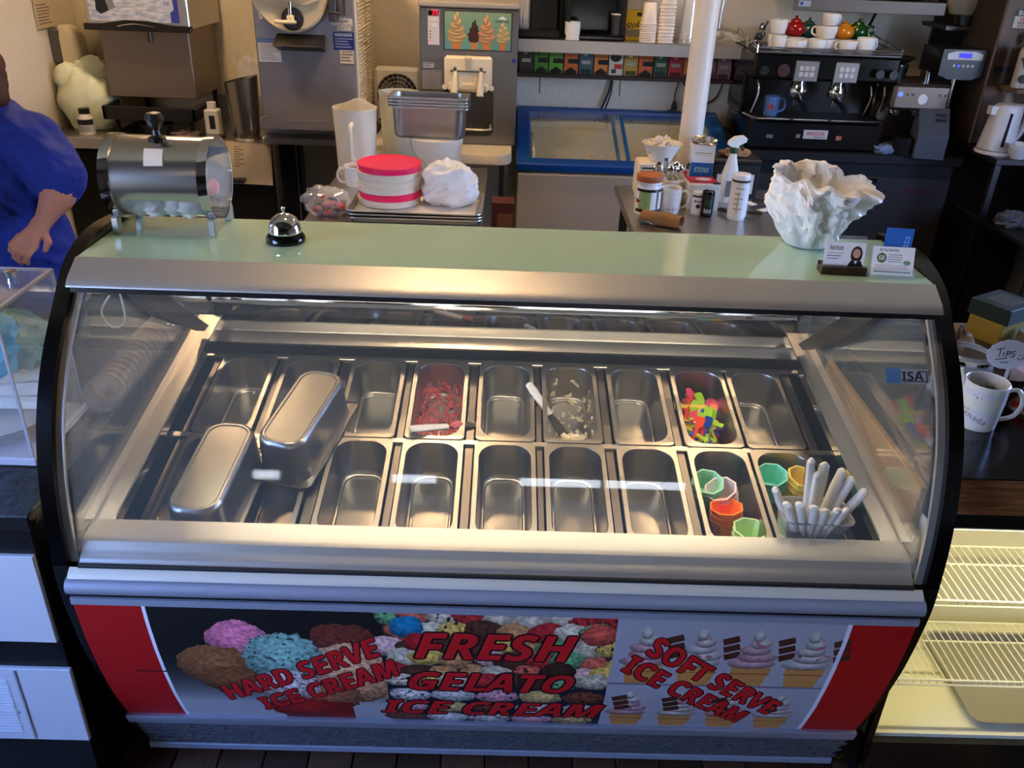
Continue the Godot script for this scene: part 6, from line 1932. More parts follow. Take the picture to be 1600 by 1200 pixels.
func back_right() -> void:
	# under-counter fridge
	var t := thing("counter_fridge", "black two-door counter fridge under the espresso machine", "fridge", Vector3(1.83, 0, -3.22))
	part(t, "body", bx(Vector3(0, 0.50, 0), Vector3(1.16, 0.96, 0.56), 0.004), mt("black"))
	part(t, "counter_top", bx(Vector3(0, 1.005, 0.005), Vector3(1.20, 0.05, 0.62), 0.004), mt("worn_black", Color(0.10, 0.095, 0.09), 0.45, 0.4))
	for k in 2:
		var d := part(t, "door", bx(Vector3(-0.285 + k * 0.57, 0.48, 0.30), Vector3(0.555, 0.86, 0.04), 0.005), mt("fridge_door", Color(0.13, 0.11, 0.09), 0.55))
		part(d, "handle", bx(Vector3(-0.10 + k * 0.14, 0.895, 0.322), Vector3(0.24, 0.022, 0.012), 0.003), mt("dark_steel" if k == 0 else "black_gloss"))
	part(t, "badge", letters("BEVERAGE-AIR", 0.026).turned(Transform3D(Basis(), Vector3(0.40, 0.84, 0.3215))), mt("badge_red", Color(0.35, 0.05, 0.05), 0.5), "small red maker's lettering")
	var T := 1.03
	# espresso machine
	t = thing("espresso_machine", "black two-group espresso machine with chrome parts", "espresso machine", Vector3(1.626, T, -3.20))
	var F := 0.25
	part(t, "base", bx(Vector3(0, 0.075, 0.0), Vector3(0.72, 0.15, 0.50), 0.012), mt("black_gloss"))
	part(t, "drip_grid", bx(Vector3(0, 0.153, 0.09), Vector3(0.68, 0.008, 0.30), 0.002), mt("dark_steel"))
	part(t, "tray_edge", tub([Vector3(-0.36, 0.158, 0.10), Vector3(-0.32, 0.158, F), Vector3(0.33, 0.158, F), Vector3(0.36, 0.158, 0.10)], 0.007, 8), mt("chrome"))
	part(t, "back_panel", bx(Vector3(0, 0.25, -0.13), Vector3(0.70, 0.22, 0.24), 0.004), mt("esp_back", Color(0.22, 0.21, 0.20), 0.28, 0.8))
	part(t, "head", bx(Vector3(0.0, 0.415, -0.01), Vector3(0.76, 0.13, 0.50), 0.014), mt("black_gloss"))
	part(t, "top_plate", bx(Vector3(0, 0.483, -0.01), Vector3(0.75, 0.006, 0.49)), mt("dark_steel"))
	for s in [-1.0, 1.0]:
		part(t, "side_cheek", bx(Vector3(s * 0.36, 0.27, -0.08), Vector3(0.03, 0.25, 0.30), 0.008), mt("black_gloss"))
	for x in [-0.105, 0.102]:
		var kp := part(t, "keypad", bx(Vector3(x, 0.400, F - 0.006), Vector3(0.122, 0.100, 0.012), 0.003), mt("keypad_alu", Color(0.52, 0.50, 0.48), 0.4, 0.7), "pale grey keypad")
		for k in 6:
			part(kp, "key", bx(Vector3(x - 0.028 + (k % 3) * 0.028, 0.415 - (k / 3) * 0.030, F + 0.002), Vector3(0.022, 0.022, 0.004), 0.001), mt("key_white", Color(0.72, 0.70, 0.67), 0.5))
		part(t, "group_head", lath([[0.0, 0.262], [0.042, 0.262], [0.050, 0.275], [0.050, 0.305], [0.036, 0.325], [0.036, 0.36], [0.0, 0.36]], 24).duplicate_at(Vector3(x, 0, 0.15)), mt("chrome"))
		part(t, "portafilter", tub([Vector3(x, 0.262, 0.16), Vector3(x, 0.245, 0.26), Vector3(x - 0.005, 0.225, 0.34)], [0.018, 0.013, 0.016], 10), mt("black"))
		part(t, "spout", tub([Vector3(x, 0.26, 0.15), Vector3(x, 0.215, 0.15)], [0.016, 0.010], 10), mt("chrome"))
	for x in [-0.33, 0.265, 0.335]:
		part(t, "steam_wand", tub(bend([Vector3(x, 0.36, 0.17), Vector3(x + 0.008, 0.28, 0.20), Vector3(x - 0.02, 0.18, 0.21)], 5), 0.006, 8), mt("chrome"))
		part(t, "knob", tub([Vector3(x, 0.40, F - 0.01), Vector3(x, 0.40, F + 0.03)], 0.022, 14), mt("black"))
	part(t, "round_badge", lath([[0.0, 0.0], [0.032, 0.0], [0.032, 0.003], [0.0, 0.004]], 24).turned(Transform3D(Basis(Vector3(1, 0, 0), Vector3(0, 0, 1), Vector3(0, -1, 0)), Vector3(-0.225, 0.40, F - 0.001))), mt("badge_dark_red", Color(0.22, 0.05, 0.04), 0.4), "dark red round badge")
	var cv := Cv.new(260, 100, Color(0.72, 0.70, 0.66))
	cv.write("BRASILIA", 130, 40, 230, 40, Color(0.70, 0.12, 0.10))
	cv.rect(110, 74, 130, 10, Color(0.45, 0.35, 0.33))
	var m := MB.new()
	m.plate(Vector3(-0.062, 0.108, F + 0.002), Vector3(0.068, 0.108, F + 0.002), Vector3(0.068, 0.062, F + 0.002), Vector3(-0.062, 0.062, F + 0.002))
	part(t, "name_plate", m, printed("brasilia_print", cv), "pale name plate with red lettering")
	part(t, "small_label", bx(Vector3(0.13, 0.07, F + 0.001), Vector3(0.028, 0.022, 0.002)), mt("label_orange", Color(0.70, 0.36, 0.22), 0.5))
	part(t, "switch", bx(Vector3(-0.088, 0.075, F + 0.001), Vector3(0.022, 0.02, 0.004)), mt("label_grey"))
	part(t, "switch", bx(Vector3(-0.24, 0.068, F + 0.001), Vector3(0.036, 0.018, 0.004)), mt("grey_plastic"))
	# rail round the cup tray
	m = MB.new()
	for h in [0.035, 0.07]:
		m.tube([Vector3(-0.37, 0.486 + h, -0.24), Vector3(-0.37, 0.486 + h * 0.3, 0.235), Vector3(0.37, 0.486 + h * 0.3, 0.235), Vector3(0.37, 0.486 + h, -0.24)], 0.004, 6)
	for p in [[-0.37, -0.24], [-0.37, 0.0], [-0.37, 0.235], [0.37, 0.235], [0.37, 0.0], [0.37, -0.24]]:
		m.tube([Vector3(p[0], 0.48, p[1]), Vector3(p[0], 0.52 + (0.03 if p[1] < 0.1 else 0.0), p[1])], 0.004, 6)
	part(t, "cup_rail", m, mt("chrome"))
	var P0 := T + 0.487
	mug("pale blue mug with a red figure under the espresso machine's left group", Vector3(1.402, T + 0.158, -3.06), 0.040, 0.10, 0.0, mt("mug_blue", Color(0.28, 0.42, 0.62), 0.25))
	m = MB.new()
	m.grid(8, 2, func(u, v):
		var a := lerpf(-0.9, 0.25, u)
		return Vector3(sin(a) * 0.0405, lerpf(0.075, 0.025, v), cos(a) * 0.0405))
	cv = Cv.new(80, 60, Color(0.28, 0.42, 0.62))
	cv.poly([Vector2(40, 4), Vector2(50, 24), Vector2(72, 26), Vector2(54, 40), Vector2(60, 58), Vector2(38, 46), Vector2(16, 56), Vector2(26, 36), Vector2(8, 24), Vector2(32, 22)], Color(0.62, 0.16, 0.14))
	part(get_node("%s" % last_mug()), "red_figure", m, printed("mug_figure", cv, 0.3))
	# crowd of cups and teapots on top
	var cs := [[1.388, P0 + 0.075, -3.12, 0.045, 0.068, 0.2, "tipped white cup on top, left of the red teapot"], [1.372, P0, -3.02, 0.036, 0.075, 2.0, "tall white cup at the left rail of the cup tray"], [1.462, P0, -3.03, 0.058, 0.055, 3.3, "wide white cup in front of the red teapot"], [1.575, P0, -3.03, 0.048, 0.062, 3.2, "white cup in the middle of the front cup row"], [1.735, P0, -3.03, 0.045, 0.060, 3.1, "white cup below the yellow teapot"], [1.828, P0, -3.03, 0.048, 0.078, 0.4, "white mug below the green teapot"], [1.640, P0, -3.10, 0.058, 0.060, 2.8, "lowest white cup of the tall cup pile"], [1.634, P0 + 0.062, -3.10, 0.055, 0.060, 3.0, "middle white cup of the tall cup pile"], [1.645, P0 + 0.124, -3.10, 0.046, 0.056, 0.4, "topmost white cup of the tall cup pile"], [1.388, P0, -3.13, 0.045, 0.070, 1.0, "white cup under the tipped cup"], [1.49, P0, -3.14, 0.05, 0.062, 0.3, "white cup under the red teapot"], [1.74, P0, -3.14, 0.05, 0.056, 1.2, "white cup under the yellow teapot"], [1.83, P0, -3.15, 0.05, 0.056, 2.2, "white cup under the green teapot"], [1.56, P0, -3.15, 0.05, 0.056, 1.7, "white cup under the teal teapot"]]
	for c in cs:
		mug(c[6], Vector3(c[0], c[1], c[2]), c[3], c[4], c[5], M.china, "cups on the espresso machine", null, 0.82)
	teapot("red teapot on the cups over the espresso machine", Vector3(1.480, P0 + 0.063, -3.14), 0.105, 0.2, Color(0.55, 0.05, 0.04))
	teapot("teal teapot half hidden behind the red one", Vector3(1.56, P0 + 0.057, -3.17), 0.10, 0.9, Color(0.06, 0.26, 0.28))
	teapot("yellow teapot right of the tall cup pile", Vector3(1.738, P0 + 0.057, -3.13), 0.098, 0.1, Color(0.80, 0.48, 0.04))
	teapot("green teapot, rightmost over the espresso machine", Vector3(1.822, P0 + 0.057, -3.17), 0.105, -0.3, Color(0.07, 0.25, 0.07))
	for k in 3:
		var st := thing("tea_strainer", "round wire strainer piled at the left end of the cup tray", "strainer", Vector3(1.275 + 0.02 * k, P0 + 0.012 + 0.045 * k, -3.10 - 0.02 * k), 0.5 * k, "strainers by the cup tray")
		var rp := []
		for j in 18:
			rp.append(Vector3(cos(TAU * j / 18) * 0.032, sin(TAU * j / 18) * 0.028, sin(TAU * j / 18) * 0.016))
		var rm := MB.new()
		rm.tube(rp, 0.004, 6, true)
		part(st, "rim", rm, mt("chrome"))
		var em := MB.new()
		em.ell(Vector3(0, -0.004, -0.006), Vector3(0.029, 0.024, 0.016), 14, 8)
		part(st, "mesh", em, mt("dark_steel"))
	# steel shelf at the top right
	t = thing("steel_shelf", "steel shelf edge above the teapots", "shelf", Vector3(1.871, 1.70, -3.37))
	part(t, "board", bx(Vector3(0, 0.055, 0), Vector3(0.80, 0.012, 0.34)), mt("dark_steel"))
	part(t, "front_lip", bx(Vector3(0, 0.030, 0.172), Vector3(0.80, 0.062, 0.006), 0.002), mt("shelf_lip", Color(0.40, 0.36, 0.33), 0.45, 0.7))
	part(t, "maker_label", bx(Vector3(-0.345, 0.034, 0.176), Vector3(0.062, 0.028, 0.002)), mt("label_pale", Color(0.62, 0.66, 0.70), 0.5))
	part(t, "label_dot", lath([[0.0, 0.0], [0.009, 0.0], [0.009, 0.001], [0.0, 0.001]], 14).turned(Transform3D(Basis(Vector3(1, 0, 0), Vector3(0, 0, 1), Vector3(0, -1, 0)), Vector3(-0.362, 0.034, 0.1772))), mt("badge_blue"))
	solo("shelf_appliance", bx(Vector3(0, 0.14, 0), Vector3(0.62, 0.28, 0.26), 0.01), mt("black"), "dark appliance standing on the steel shelf", "appliance", Vector3(1.86, 1.763, -3.39))
	solo("power_cord", tub(bend([Vector3(2.03, 1.69, -3.50), Vector3(1.99, 1.60, -3.48), Vector3(1.93, 1.56, -3.45), Vector3(1.93, 1.50, -3.40)], 6), 0.008, 6), mt("black"), "thick black cord from the steel shelf down behind the green teapot", "cord")
	solo("junction_box", bx(Vector3(0, 0.02, 0), Vector3(0.06, 0.06, 0.03), 0.005), mt("black"), "small black box where the cord ends by the cup rail", "box", Vector3(1.93, 1.49, -3.40))
	# domestic espresso maker
	t = thing("home_espresso_maker", "brushed steel home espresso maker beside the big machine", "espresso machine", Vector3(2.146, T, -3.16))
	F = 0.21
	var bs := mt("breville_steel", Color(0.42, 0.37, 0.33), 0.35, 0.9)
	part(t, "base", bx(Vector3(0, 0.03, 0.02), Vector3(0.30, 0.06, 0.38), 0.01), mt("dark_steel"))
	part(t, "back", bx(Vector3(0, 0.18, -0.07), Vector3(0.30, 0.34, 0.20), 0.01), bs)
	part(t, "head", bx(Vector3(0, 0.29, 0.05), Vector3(0.30, 0.135, 0.32), 0.016), bs)
	part(t, "button", lath([[0.0, 0.0], [0.013, 0.0], [0.012, 0.004], [0.0, 0.004]], 18).turned(Transform3D(Basis(Vector3(1, 0, 0), Vector3(0, 0, 1), Vector3(0, -1, 0)), Vector3(-0.115, 0.305, F))), glow("blue_led", Color(0.35, 0.45, 1.0), 0.8), "lit blue button")
	part(t, "gauge", lath([[0.0, 0.0], [0.026, 0.0], [0.026, 0.004], [0.022, 0.006], [0.0, 0.005]], 24).turned(Transform3D(Basis(Vector3(1, 0, 0), Vector3(0, 0, 1), Vector3(0, -1, 0)), Vector3(0.005, 0.283, F))), mt("white_matt"), "round white gauge")
	for k in 4:
		part(t, "button", lath([[0.0, 0.0], [0.008, 0.0], [0.007, 0.004], [0.0, 0.004]], 14).turned(Transform3D(Basis(Vector3(1, 0, 0), Vector3(0, 0, 1), Vector3(0, -1, 0)), Vector3([-0.08, -0.05, 0.09, 0.12][k], 0.305, F))), mt("chrome"))
	for x in [-0.09, 0.02]:
		part(t, "group_head", lath([[0.0, 0.19], [0.028, 0.19], [0.032, 0.205], [0.032, 0.225], [0.0, 0.225]], 20).duplicate_at(Vector3(x, 0, 0.12)), mt("chrome"))
	part(t, "hopper", lath([[0.0, 0.358], [0.055, 0.358], [0.062, 0.42], [0.06, 0.43], [0.0, 0.43]], 24).duplicate_at(Vector3(-0.08, 0, 0.0)), mt("hopper_dark", Color(0.10, 0.11, 0.10), 0.25), "dark round bean hopper")
	part(t, "tamper", lath([[0.0, 0.358], [0.02, 0.358], [0.02, 0.40], [0.026, 0.41], [0.0, 0.42]], 16).duplicate_at(Vector3(0.07, 0, 0.06)), mt("chrome"))
	solo("dark_bowl", lath([[0.0, 0.0], [0.04, 0.0], [0.085, 0.03], [0.086, 0.034], [0.0, 0.022]], 24), mt("olive_black"), "flat dark bowl on the bean hopper", "bowl", Vector3(2.07, T + 0.432, -3.16))
	# crumpled cloth on the fridge edge
	solo("blue_cloth", lump(Vector3(0, 0.02, 0), Vector3(0.07, 0.032, 0.05), noise(151, 0.03), 0.5, 24, 12, 0.5), mt("cloth_blue", Color(0.45, 0.52, 0.62), 0.8), "crumpled pale blue wrap on the fridge top", "cloth", Vector3(2.015, T, -2.965))
	# steel-clad wall right of the white plaster
	struct("trim_1", bx(Vector3(2.76, 1.45, -3.535), Vector3(0.76, 1.6, 0.026)), mt("wall_steel", Color(0.38, 0.36, 0.34), 0.42, 0.8), "steel sheet on the back wall")
	# black brewer with a blue display
	t = thing("brewer", "tall steel brewer with a black head and a blue display", "coffee maker", Vector3(2.32, T, -3.20))
	part(t, "column", bx(Vector3(0.045, 0.20, -0.10), Vector3(0.11, 0.40, 0.16), 0.006), mt("wall_steel"))
	m = MB.new()
	m.ext(PackedVector2Array([Vector2(-0.115, 0.405), Vector2(-0.06, 0.385), Vector2(0.06, 0.385), Vector2(0.115, 0.405), Vector2(0.115, 0.53), Vector2(-0.115, 0.53)]), 0.0, 0.24)
	part(t, "head", m, mt("black"), "black brewer head")
	m = MB.new()
	m.ext(PackedVector2Array([Vector2(-0.09, 0.482), Vector2(0.09, 0.482), Vector2(0.092, 0.51), Vector2(0.05, 0.522), Vector2(-0.05, 0.522), Vector2(-0.092, 0.51)]), 0.24, 0.244)
	part(t, "face_plate", m, mt("keypad_alu"))
	part(t, "display", bx(Vector3(0.0, 0.503, 0.245), Vector3(0.065, 0.022, 0.003)), glow("blue_display", Color(0.16, 0.16, 0.85), 0.9), "blue display")
	for k in 5:
		part(t, "button", bx(Vector3(-0.045 + k * 0.024, 0.452, 0.241), Vector3(0.012, 0.012, 0.003), 0.001), glow("blue_led2", Color(0.2, 0.25, 1.0), 1.2) if k == 1 else mt("key_white"))
	part(t, "spout_tube", tub([Vector3(0.04, 0.39, 0.10), Vector3(0.04, 0.18, 0.10)], 0.018, 12), mt("steel_bright"))
	# grey till printer
	t = thing("receipt_box", "grey slant-fronted box left of the kettle", "box", Vector3(2.225, T, -2.93), -0.2)
	part(t, "body", band([[-0.09, 0.0], [0.09, 0.0], [0.09, 0.12], [-0.02, 0.24], [-0.09, 0.24]], -0.075, 0.075), mt("grey_box", Color(0.26, 0.27, 0.29), 0.5))
	for k in 2:
		part(t, "slot", bx(Vector3(0.03, 0.215 - k * 0.024, 0.012 + k * 0.022), Vector3(0.05, 0.008, 0.012)), mt("black"))
	solo("dark_bin", lath([[0.0, 0.0], [0.07, 0.0], [0.075, 0.09], [0.0, 0.09]], 20), mt("black"), "low dark round tin in front of the grey box", "tin", Vector3(2.12, T, -2.96))
	# right counter unit
	t = thing("side_counter", "dark steel side counter along the right wall", "counter", Vector3(2.76, 0, -2.70))
	part(t, "counter_top", bx(Vector3(0, 1.085, -0.05), Vector3(0.68, 0.03, 0.36), 0.003), mt("dark_steel"))
	part(t, "counter_top_rear", bx(Vector3(0, 1.085, -0.53), Vector3(0.62, 0.03, 0.60), 0.003), mt("dark_steel"))
	part(t, "side_post", bx(Vector3(-0.325, 0.535, 0.115), Vector3(0.03, 1.07, 0.03)), mt("dark_steel"))
	part(t, "side_panel", bx(Vector3(0.02, 0.535, -0.55), Vector3(0.60, 1.07, 0.03)), mt("black_matt"))
	part(t, "middle_shelf", bx(Vector3(0.0, 0.79, 0.20), Vector3(0.66, 0.02, 0.78)), mt("dark_steel"))
	part(t, "front_panel", bx(Vector3(0.02, 0.39, 0.57), Vector3(0.62, 0.78, 0.02)), mt("black_matt"))
	solo("grey_cloth", lump(Vector3(0, 0.03, 0), Vector3(0.09, 0.05, 0.07), noise(153, 0.03), 0.5, 22, 12, 0.5), mt("cloth_grey", Color(0.30, 0.29, 0.28), 0.9), "crumpled grey cloth on the side counter's middle shelf", "cloth", Vector3(2.52, 0.80, -2.45))
	solo("orange_cloth", lump(Vector3(0, 0.04, 0), Vector3(0.08, 0.06, 0.06), noise(155, 0.03), 0.5, 22, 12, 0.5), mt("cloth_orange", Color(0.50, 0.27, 0.13), 0.9), "crumpled orange-brown cloth on the side counter's middle shelf", "cloth", Vector3(2.66, 0.80, -2.40))
	# hot water machine
	t = thing("hot_water_machine", "tall brown-grey hot water machine in the right corner", "machine", Vector3(2.62, 1.10, -3.10))
	part(t, "body", bx(Vector3(0, 0.42, 0), Vector3(0.36, 0.84, 0.36), 0.008), mt("bunn_steel", Color(0.30, 0.24, 0.19), 0.42, 0.6))
	cv = Cv.new(180, 140, Color(0.10, 0.09, 0.08))
	cv.write("BUNN", 90, 26, 120, 34, Color(0.82, 0.80, 0.76))
	cv.rect(6, 48, 168, 86, Color(0.74, 0.70, 0.64))
	cv.write("HOT", 90, 70, 90, 30, Color(0.70, 0.28, 0.18))
	cv.write("WATER", 90, 96, 110, 20, Color(0.15, 0.13, 0.12))
	cv.write("SYSTEM", 90, 120, 110, 16, Color(0.15, 0.13, 0.12))
	m = MB.new()
	m.plate(Vector3(-0.13, 0.66, 0.182), Vector3(0.0, 0.66, 0.182), Vector3(0.0, 0.57, 0.182), Vector3(-0.13, 0.57, 0.182))
	part(t, "name_plate", m, printed("bunn_print", cv), "black and pale name plate")
	part(t, "warning_plate", bx(Vector3(-0.115, 0.378, 0.181), Vector3(0.085, 0.03, 0.002)), mt("black"))
	part(t, "tap", tub(bend([Vector3(-0.06, 0.47, 0.18), Vector3(-0.06, 0.48, 0.23), Vector3(-0.055, 0.43, 0.25)], 5), 0.012, 10), mt("chrome"))
	part(t, "tap_lever", bx(Vector3(-0.045, 0.53, 0.235), Vector3(0.03, 0.05, 0.02), 0.006), mt("tap_red", Color(0.45, 0.08, 0.07), 0.4), "red tap lever")
	# steel jug at the top right
	t = thing("glass_jug", "clear jug with a black collar at the top right", "jug", Vector3(2.41, 1.655, -3.30))
	part(t, "collar", lath([[0.0, 0.0], [0.055, 0.0], [0.06, 0.05], [0.0, 0.05]], 22).duplicate_at(Vector3(0.02, 0, 0.02)), mt("black"))
	part(t, "jug", lath([[0.0, 0.05], [0.06, 0.05], [0.085, 0.10], [0.09, 0.18], [0.06, 0.24], [0.0, 0.24]], 24), mt("jug_pale", Color(0.55, 0.53, 0.48), 0.3))
	t = thing("jug_shelf", "narrow steel bracket shelf under the clear jug", "shelf", Vector3(2.41, 1.64, -3.35))
	part(t, "board", bx(Vector3(0, 0, 0), Vector3(0.22, 0.02, 0.30)), mt("dark_steel"))
	# cans on a small shelf
	for k in 2:
		var c := thing("printed_can", ["tall printed can on the corner shelf, nearer the hot water machine", "tall printed can at the right edge of the corner shelf"][k], "can", Vector3(2.535 + 0.08 * k, 1.412, -2.78 - 0.02 * k))
		part(c, "body", lath([[0.0, 0.0], [0.036, 0.0], [0.038, 0.004], [0.038, 0.165], [0.034, 0.172], [0.034, 0.185], [0.0, 0.186]], 22), mt("can_white", Color(0.62, 0.60, 0.55), 0.4))
		cv = Cv.new(120, 150, Color(0.62, 0.60, 0.55))
		cv.poly([Vector2(10, 20), Vector2(90, 10), Vector2(110, 80), Vector2(40, 70)], Color(0.12, 0.11, 0.10))
		cv.oval(60, 115, 40, 22, Color(0.16, 0.14, 0.12))
		part(c, "printed_label", patch(0.0384, 0.0384, 0.16, 0.01, -1.4, 1.4), printed("can_print_%d" % k, cv))
	t = thing("corner_shelf", "small wooden corner shelf under the printed cans", "shelf", Vector3(2.62, 1.40, -2.80))
	part(t, "board", bx(Vector3(0.06, 0, 0), Vector3(0.36, 0.02, 0.16), 0.003), mt("shelf_wood", Color(0.38, 0.28, 0.17), 0.6))
	part(t, "bracket", bx(Vector3(0.08, -0.15, -0.06), Vector3(0.02, 0.29, 0.02)), mt("black"))
	# kettle
	t = thing("kettle", "white electric kettle with a dark level strip on the side counter", "kettle", Vector3(2.475, 1.10, -2.72), 0.05)
	var kw := mt("kettle_white", Color(0.76, 0.73, 0.70), 0.35)
	part(t, "base", lath([[0.0, 0.0], [0.092, 0.0], [0.095, 0.006], [0.09, 0.018], [0.0, 0.02]], 32), kw)
	m = MB.new()
	m.loft([ring(rrect(0.170, 0.165, 0.0815), 0.022), ring(rrect(0.172, 0.167, 0.0825), 0.03), ring(rrect(0.150, 0.145, 0.0715), 0.16, Vector2(0.006, 0)), ring(rrect(0.138, 0.128, 0.063), 0.225, Vector2(0.012, 0)), ring(rrect(0.110, 0.10, 0.049), 0.240, Vector2(0.014, 0)), ring(rrect(0.03, 0.03, 0.0145), 0.243, Vector2(0.014, 0))])
	part(t, "body", m, kw)
	part(t, "handle", tub(bend([Vector3(0.055, 0.228, 0), Vector3(0.105, 0.220, 0), Vector3(0.118, 0.17, 0), Vector3(0.105, 0.10, 0), Vector3(0.078, 0.06, 0)], 6), 0.015, 10), kw)
	m = MB.new()
	m.tube([Vector3(-0.018, 0.045, 0.081), Vector3(-0.004, 0.205, 0.063)], 0.008, 8)
	part(t, "level_strip", m, mt("strip_navy", Color(0.05, 0.04, 0.10), 0.3), "dark water level strip")
	part(t, "spout", band([[-0.02, 0.19], [0.02, 0.19], [0.02, 0.23], [-0.02, 0.23]], -0.085, -0.05), kw)
	for k in 2:
		solo("white_bowl", lath([[0.0, 0.0], [0.03, 0.0], [0.062, 0.046], [0.064, 0.05], [0.060, 0.05], [0.028, 0.006], [0.0, 0.005]], 28), M.china, ["white bowl in front of the kettle, lower of two", "white bowl in front of the kettle, upper of two"][k], "bowl", Vector3(2.535, 1.10 + k * 0.022, -2.605), 0.0, "bowls by the kettle")
	solo("dark_spoon", tub([Vector3(0, 0, 0), Vector3(0.09, 0.02, 0.01)], [0.008, 0.005], 8), mt("brown_black"), "dark spoon resting across the white bowls", "spoon", Vector3(2.55, 1.174, -2.59))
	t = thing("water_bottle", "clear plastic bottle behind the kettle", "bottle", Vector3(2.55, 1.10, -2.86))
	part(t, "body", lath([[0.0, 0.0], [0.036, 0.0], [0.038, 0.2], [0.016, 0.26], [0.014, 0.275], [0.0, 0.275]], 20), M.clear)
	part(t, "cap", lath([[0.0, 0.275], [0.016, 0.275], [0.016, 0.292], [0.0, 0.292]], 14), mt("cap_grey", Color(0.35, 0.36, 0.36), 0.5))

func last_mug() -> String:
	var n: int = used["mug"]
	return "mug" if n == 0 else "mug_%03d" % n

func left_counter() -> void:
	var t := thing("left_cabinet", "black cabinet with white panels left of the gelato case", "cabinet", Vector3(-1.60, 0, -0.20))
	part(t, "body", bx(Vector3(0, 0.43, 0), Vector3(1.20, 0.86, 0.86), 0.003), mt("black"))
	var slate := mt("slate", Color(0.075, 0.073, 0.078), 0.38)
	slate.normal_enabled = true
	slate.normal_texture = ntex(161, 0.03, Color.BLACK, Color.WHITE, 256, true, 4.0)
	slate.normal_scale = 0.35
	slate.uv1_triplanar = true
	slate.uv1_scale = Vector3(3, 3, 3)
	part(t, "counter_top", bx(Vector3(0.005, 0.885, 0.005), Vector3(1.22, 0.04, 0.89), 0.004), slate, "black textured counter top")
	part(t, "white_panel", bx(Vector3(0.0, 0.665, 0.435), Vector3(1.19, 0.25, 0.012), 0.002), mt("panel_white", Color(0.78, 0.77, 0.78), 0.55), "plain white panel")
	var p := part(t, "white_panel", bx(Vector3(0.0, 0.335, 0.435), Vector3(1.21, 0.24, 0.012), 0.002), mt("panel_white"), "white panel with a ribbed vent")
	part(p, "vent_edge", bx(Vector3(0.475, 0.335, 0.442), Vector3(0.004, 0.23, 0.004)), mt("panel_grey", Color(0.60, 0.59, 0.60), 0.6))
	for k in 18:
		part(p, "vent_rib", bx(Vector3(0.10, 0.245 + k * 0.010, 0.442), Vector3(0.70, 0.0035, 0.004), 0.001), mt("panel_white"))
	part(p, "screw", lath([[0.0, 0.0], [0.004, 0.0], [0.003, 0.002], [0.0, 0.002]], 10).turned(Transform3D(Basis(Vector3(1, 0, 0), Vector3(0, 0, 1), Vector3(0, -1, 0)), Vector3(0.455, 0.31, 0.441))), mt("panel_grey"))
	var Y := 0.906
	# acrylic display box
	t = thing("acrylic_box", "clear acrylic display box on the black counter", "box", Vector3(-1.46, Y, -0.065))
	var ac := glass("acrylic", Color(0.90, 0.93, 0.95, 0.06))
	for s in [-1.0, 1.0]:
		part(t, "side_pane", bx(Vector3(s * 0.398, 0.19, 0), Vector3(0.005, 0.37, 0.25)), ac)
		part(t, "front_pane", bx(Vector3(0, 0.19, s * 0.125), Vector3(0.80, 0.37, 0.005)), ac)
		for z in [-1.0, 1.0]:
			part(t, "edge", bx(Vector3(s * 0.398, 0.19, z * 0.125), Vector3(0.006, 0.37, 0.006)), mt("acrylic_edge", Color(0.60, 0.62, 0.66), 0.3))
		part(t, "edge", bx(Vector3(0, 0.376, s * 0.125), Vector3(0.80, 0.006, 0.006)), mt("acrylic_edge"))
		part(t, "edge", bx(Vector3(s * 0.398, 0.376, 0), Vector3(0.010, 0.007, 0.25)), mt("acrylic_edge"))
	part(t, "lid_pane", bx(Vector3(0, 0.376, 0), Vector3(0.79, 0.005, 0.245)), ac)
	part(t, "base_rim", bx(Vector3(0, 0.010, 0), Vector3(0.815, 0.020, 0.265), 0.003), mt("rim_white", Color(0.70, 0.70, 0.74), 0.4))
	part(t, "lid_knob", lath([[0.0, 0.378], [0.012, 0.378], [0.014, 0.392], [0.0, 0.396]], 16).duplicate_at(Vector3(0.335, 0, -0.07)), mt("chrome"))
	# inside: paper bowls, foam trays, blue bag
	for k in 2:
		for j in 4:
			solo("paper_plate", lath([[0.0, 0.0], [0.07, 0.0], [0.105, 0.022], [0.108, 0.024], [0.103, 0.024], [0.068, 0.003], [0.0, 0.003]], 30), mt("plate_cream", Color(0.74, 0.70, 0.64), 0.7), "cream paper plate in the %s pile inside the clear box" % ["front right", "left"][k], "plate", Vector3(-1.185 - k * 0.24, Y + 0.022 + j * 0.006, -0.05), 0.0, ["right pile of paper plates", "left pile of paper plates"][k])
	for j in 3:
		solo("foam_tray", bx(Vector3(0, 0.02, 0), Vector3(0.14, 0.035, 0.09), 0.008), mt("foam", Color(0.80, 0.79, 0.77), 0.8), "white foam tray, %s of three inside the clear box" % ["lowest", "middle", "topmost"][j], "tray", Vector3(-1.15 + 0.004 * j, Y + 0.052 + j * 0.037, -0.13), 0.15 * j, "foam trays in the clear box")
	var bl := mt("bag_blue", Color(0.12, 0.62, 0.80), 0.2)
	bl.backlight = Color(0.20, 0.5, 0.6)
	solo("blue_bag", lump(Vector3(0, 0.08, 0), Vector3(0.13, 0.10, 0.07), noise(163, 0.015), 0.3, 36, 22, 0.3), bl, "shiny light blue plastic bag inside the clear box", "bag", Vector3(-1.23, Y + 0.165, -0.06))
	solo("clear_wrap", lump(Vector3(0, 0.06, 0), Vector3(0.10, 0.075, 0.06), noise(165, 0.02), 0.4, 30, 18, 0.4), mt("wrap_teal", Color(0.50, 0.66, 0.64), 0.15), "glossy pale teal wrap beside the blue bag", "wrap", Vector3(-1.165, Y + 0.165, -0.125))
	# sleeve of wafer cones lying between box and case
	t = thing("cone_sleeve", "clear sleeve of stacked wafer cones lying beside the case", "cones", Vector3(-1.008, Y, -0.45), 0.0)
	var m := MB.new()
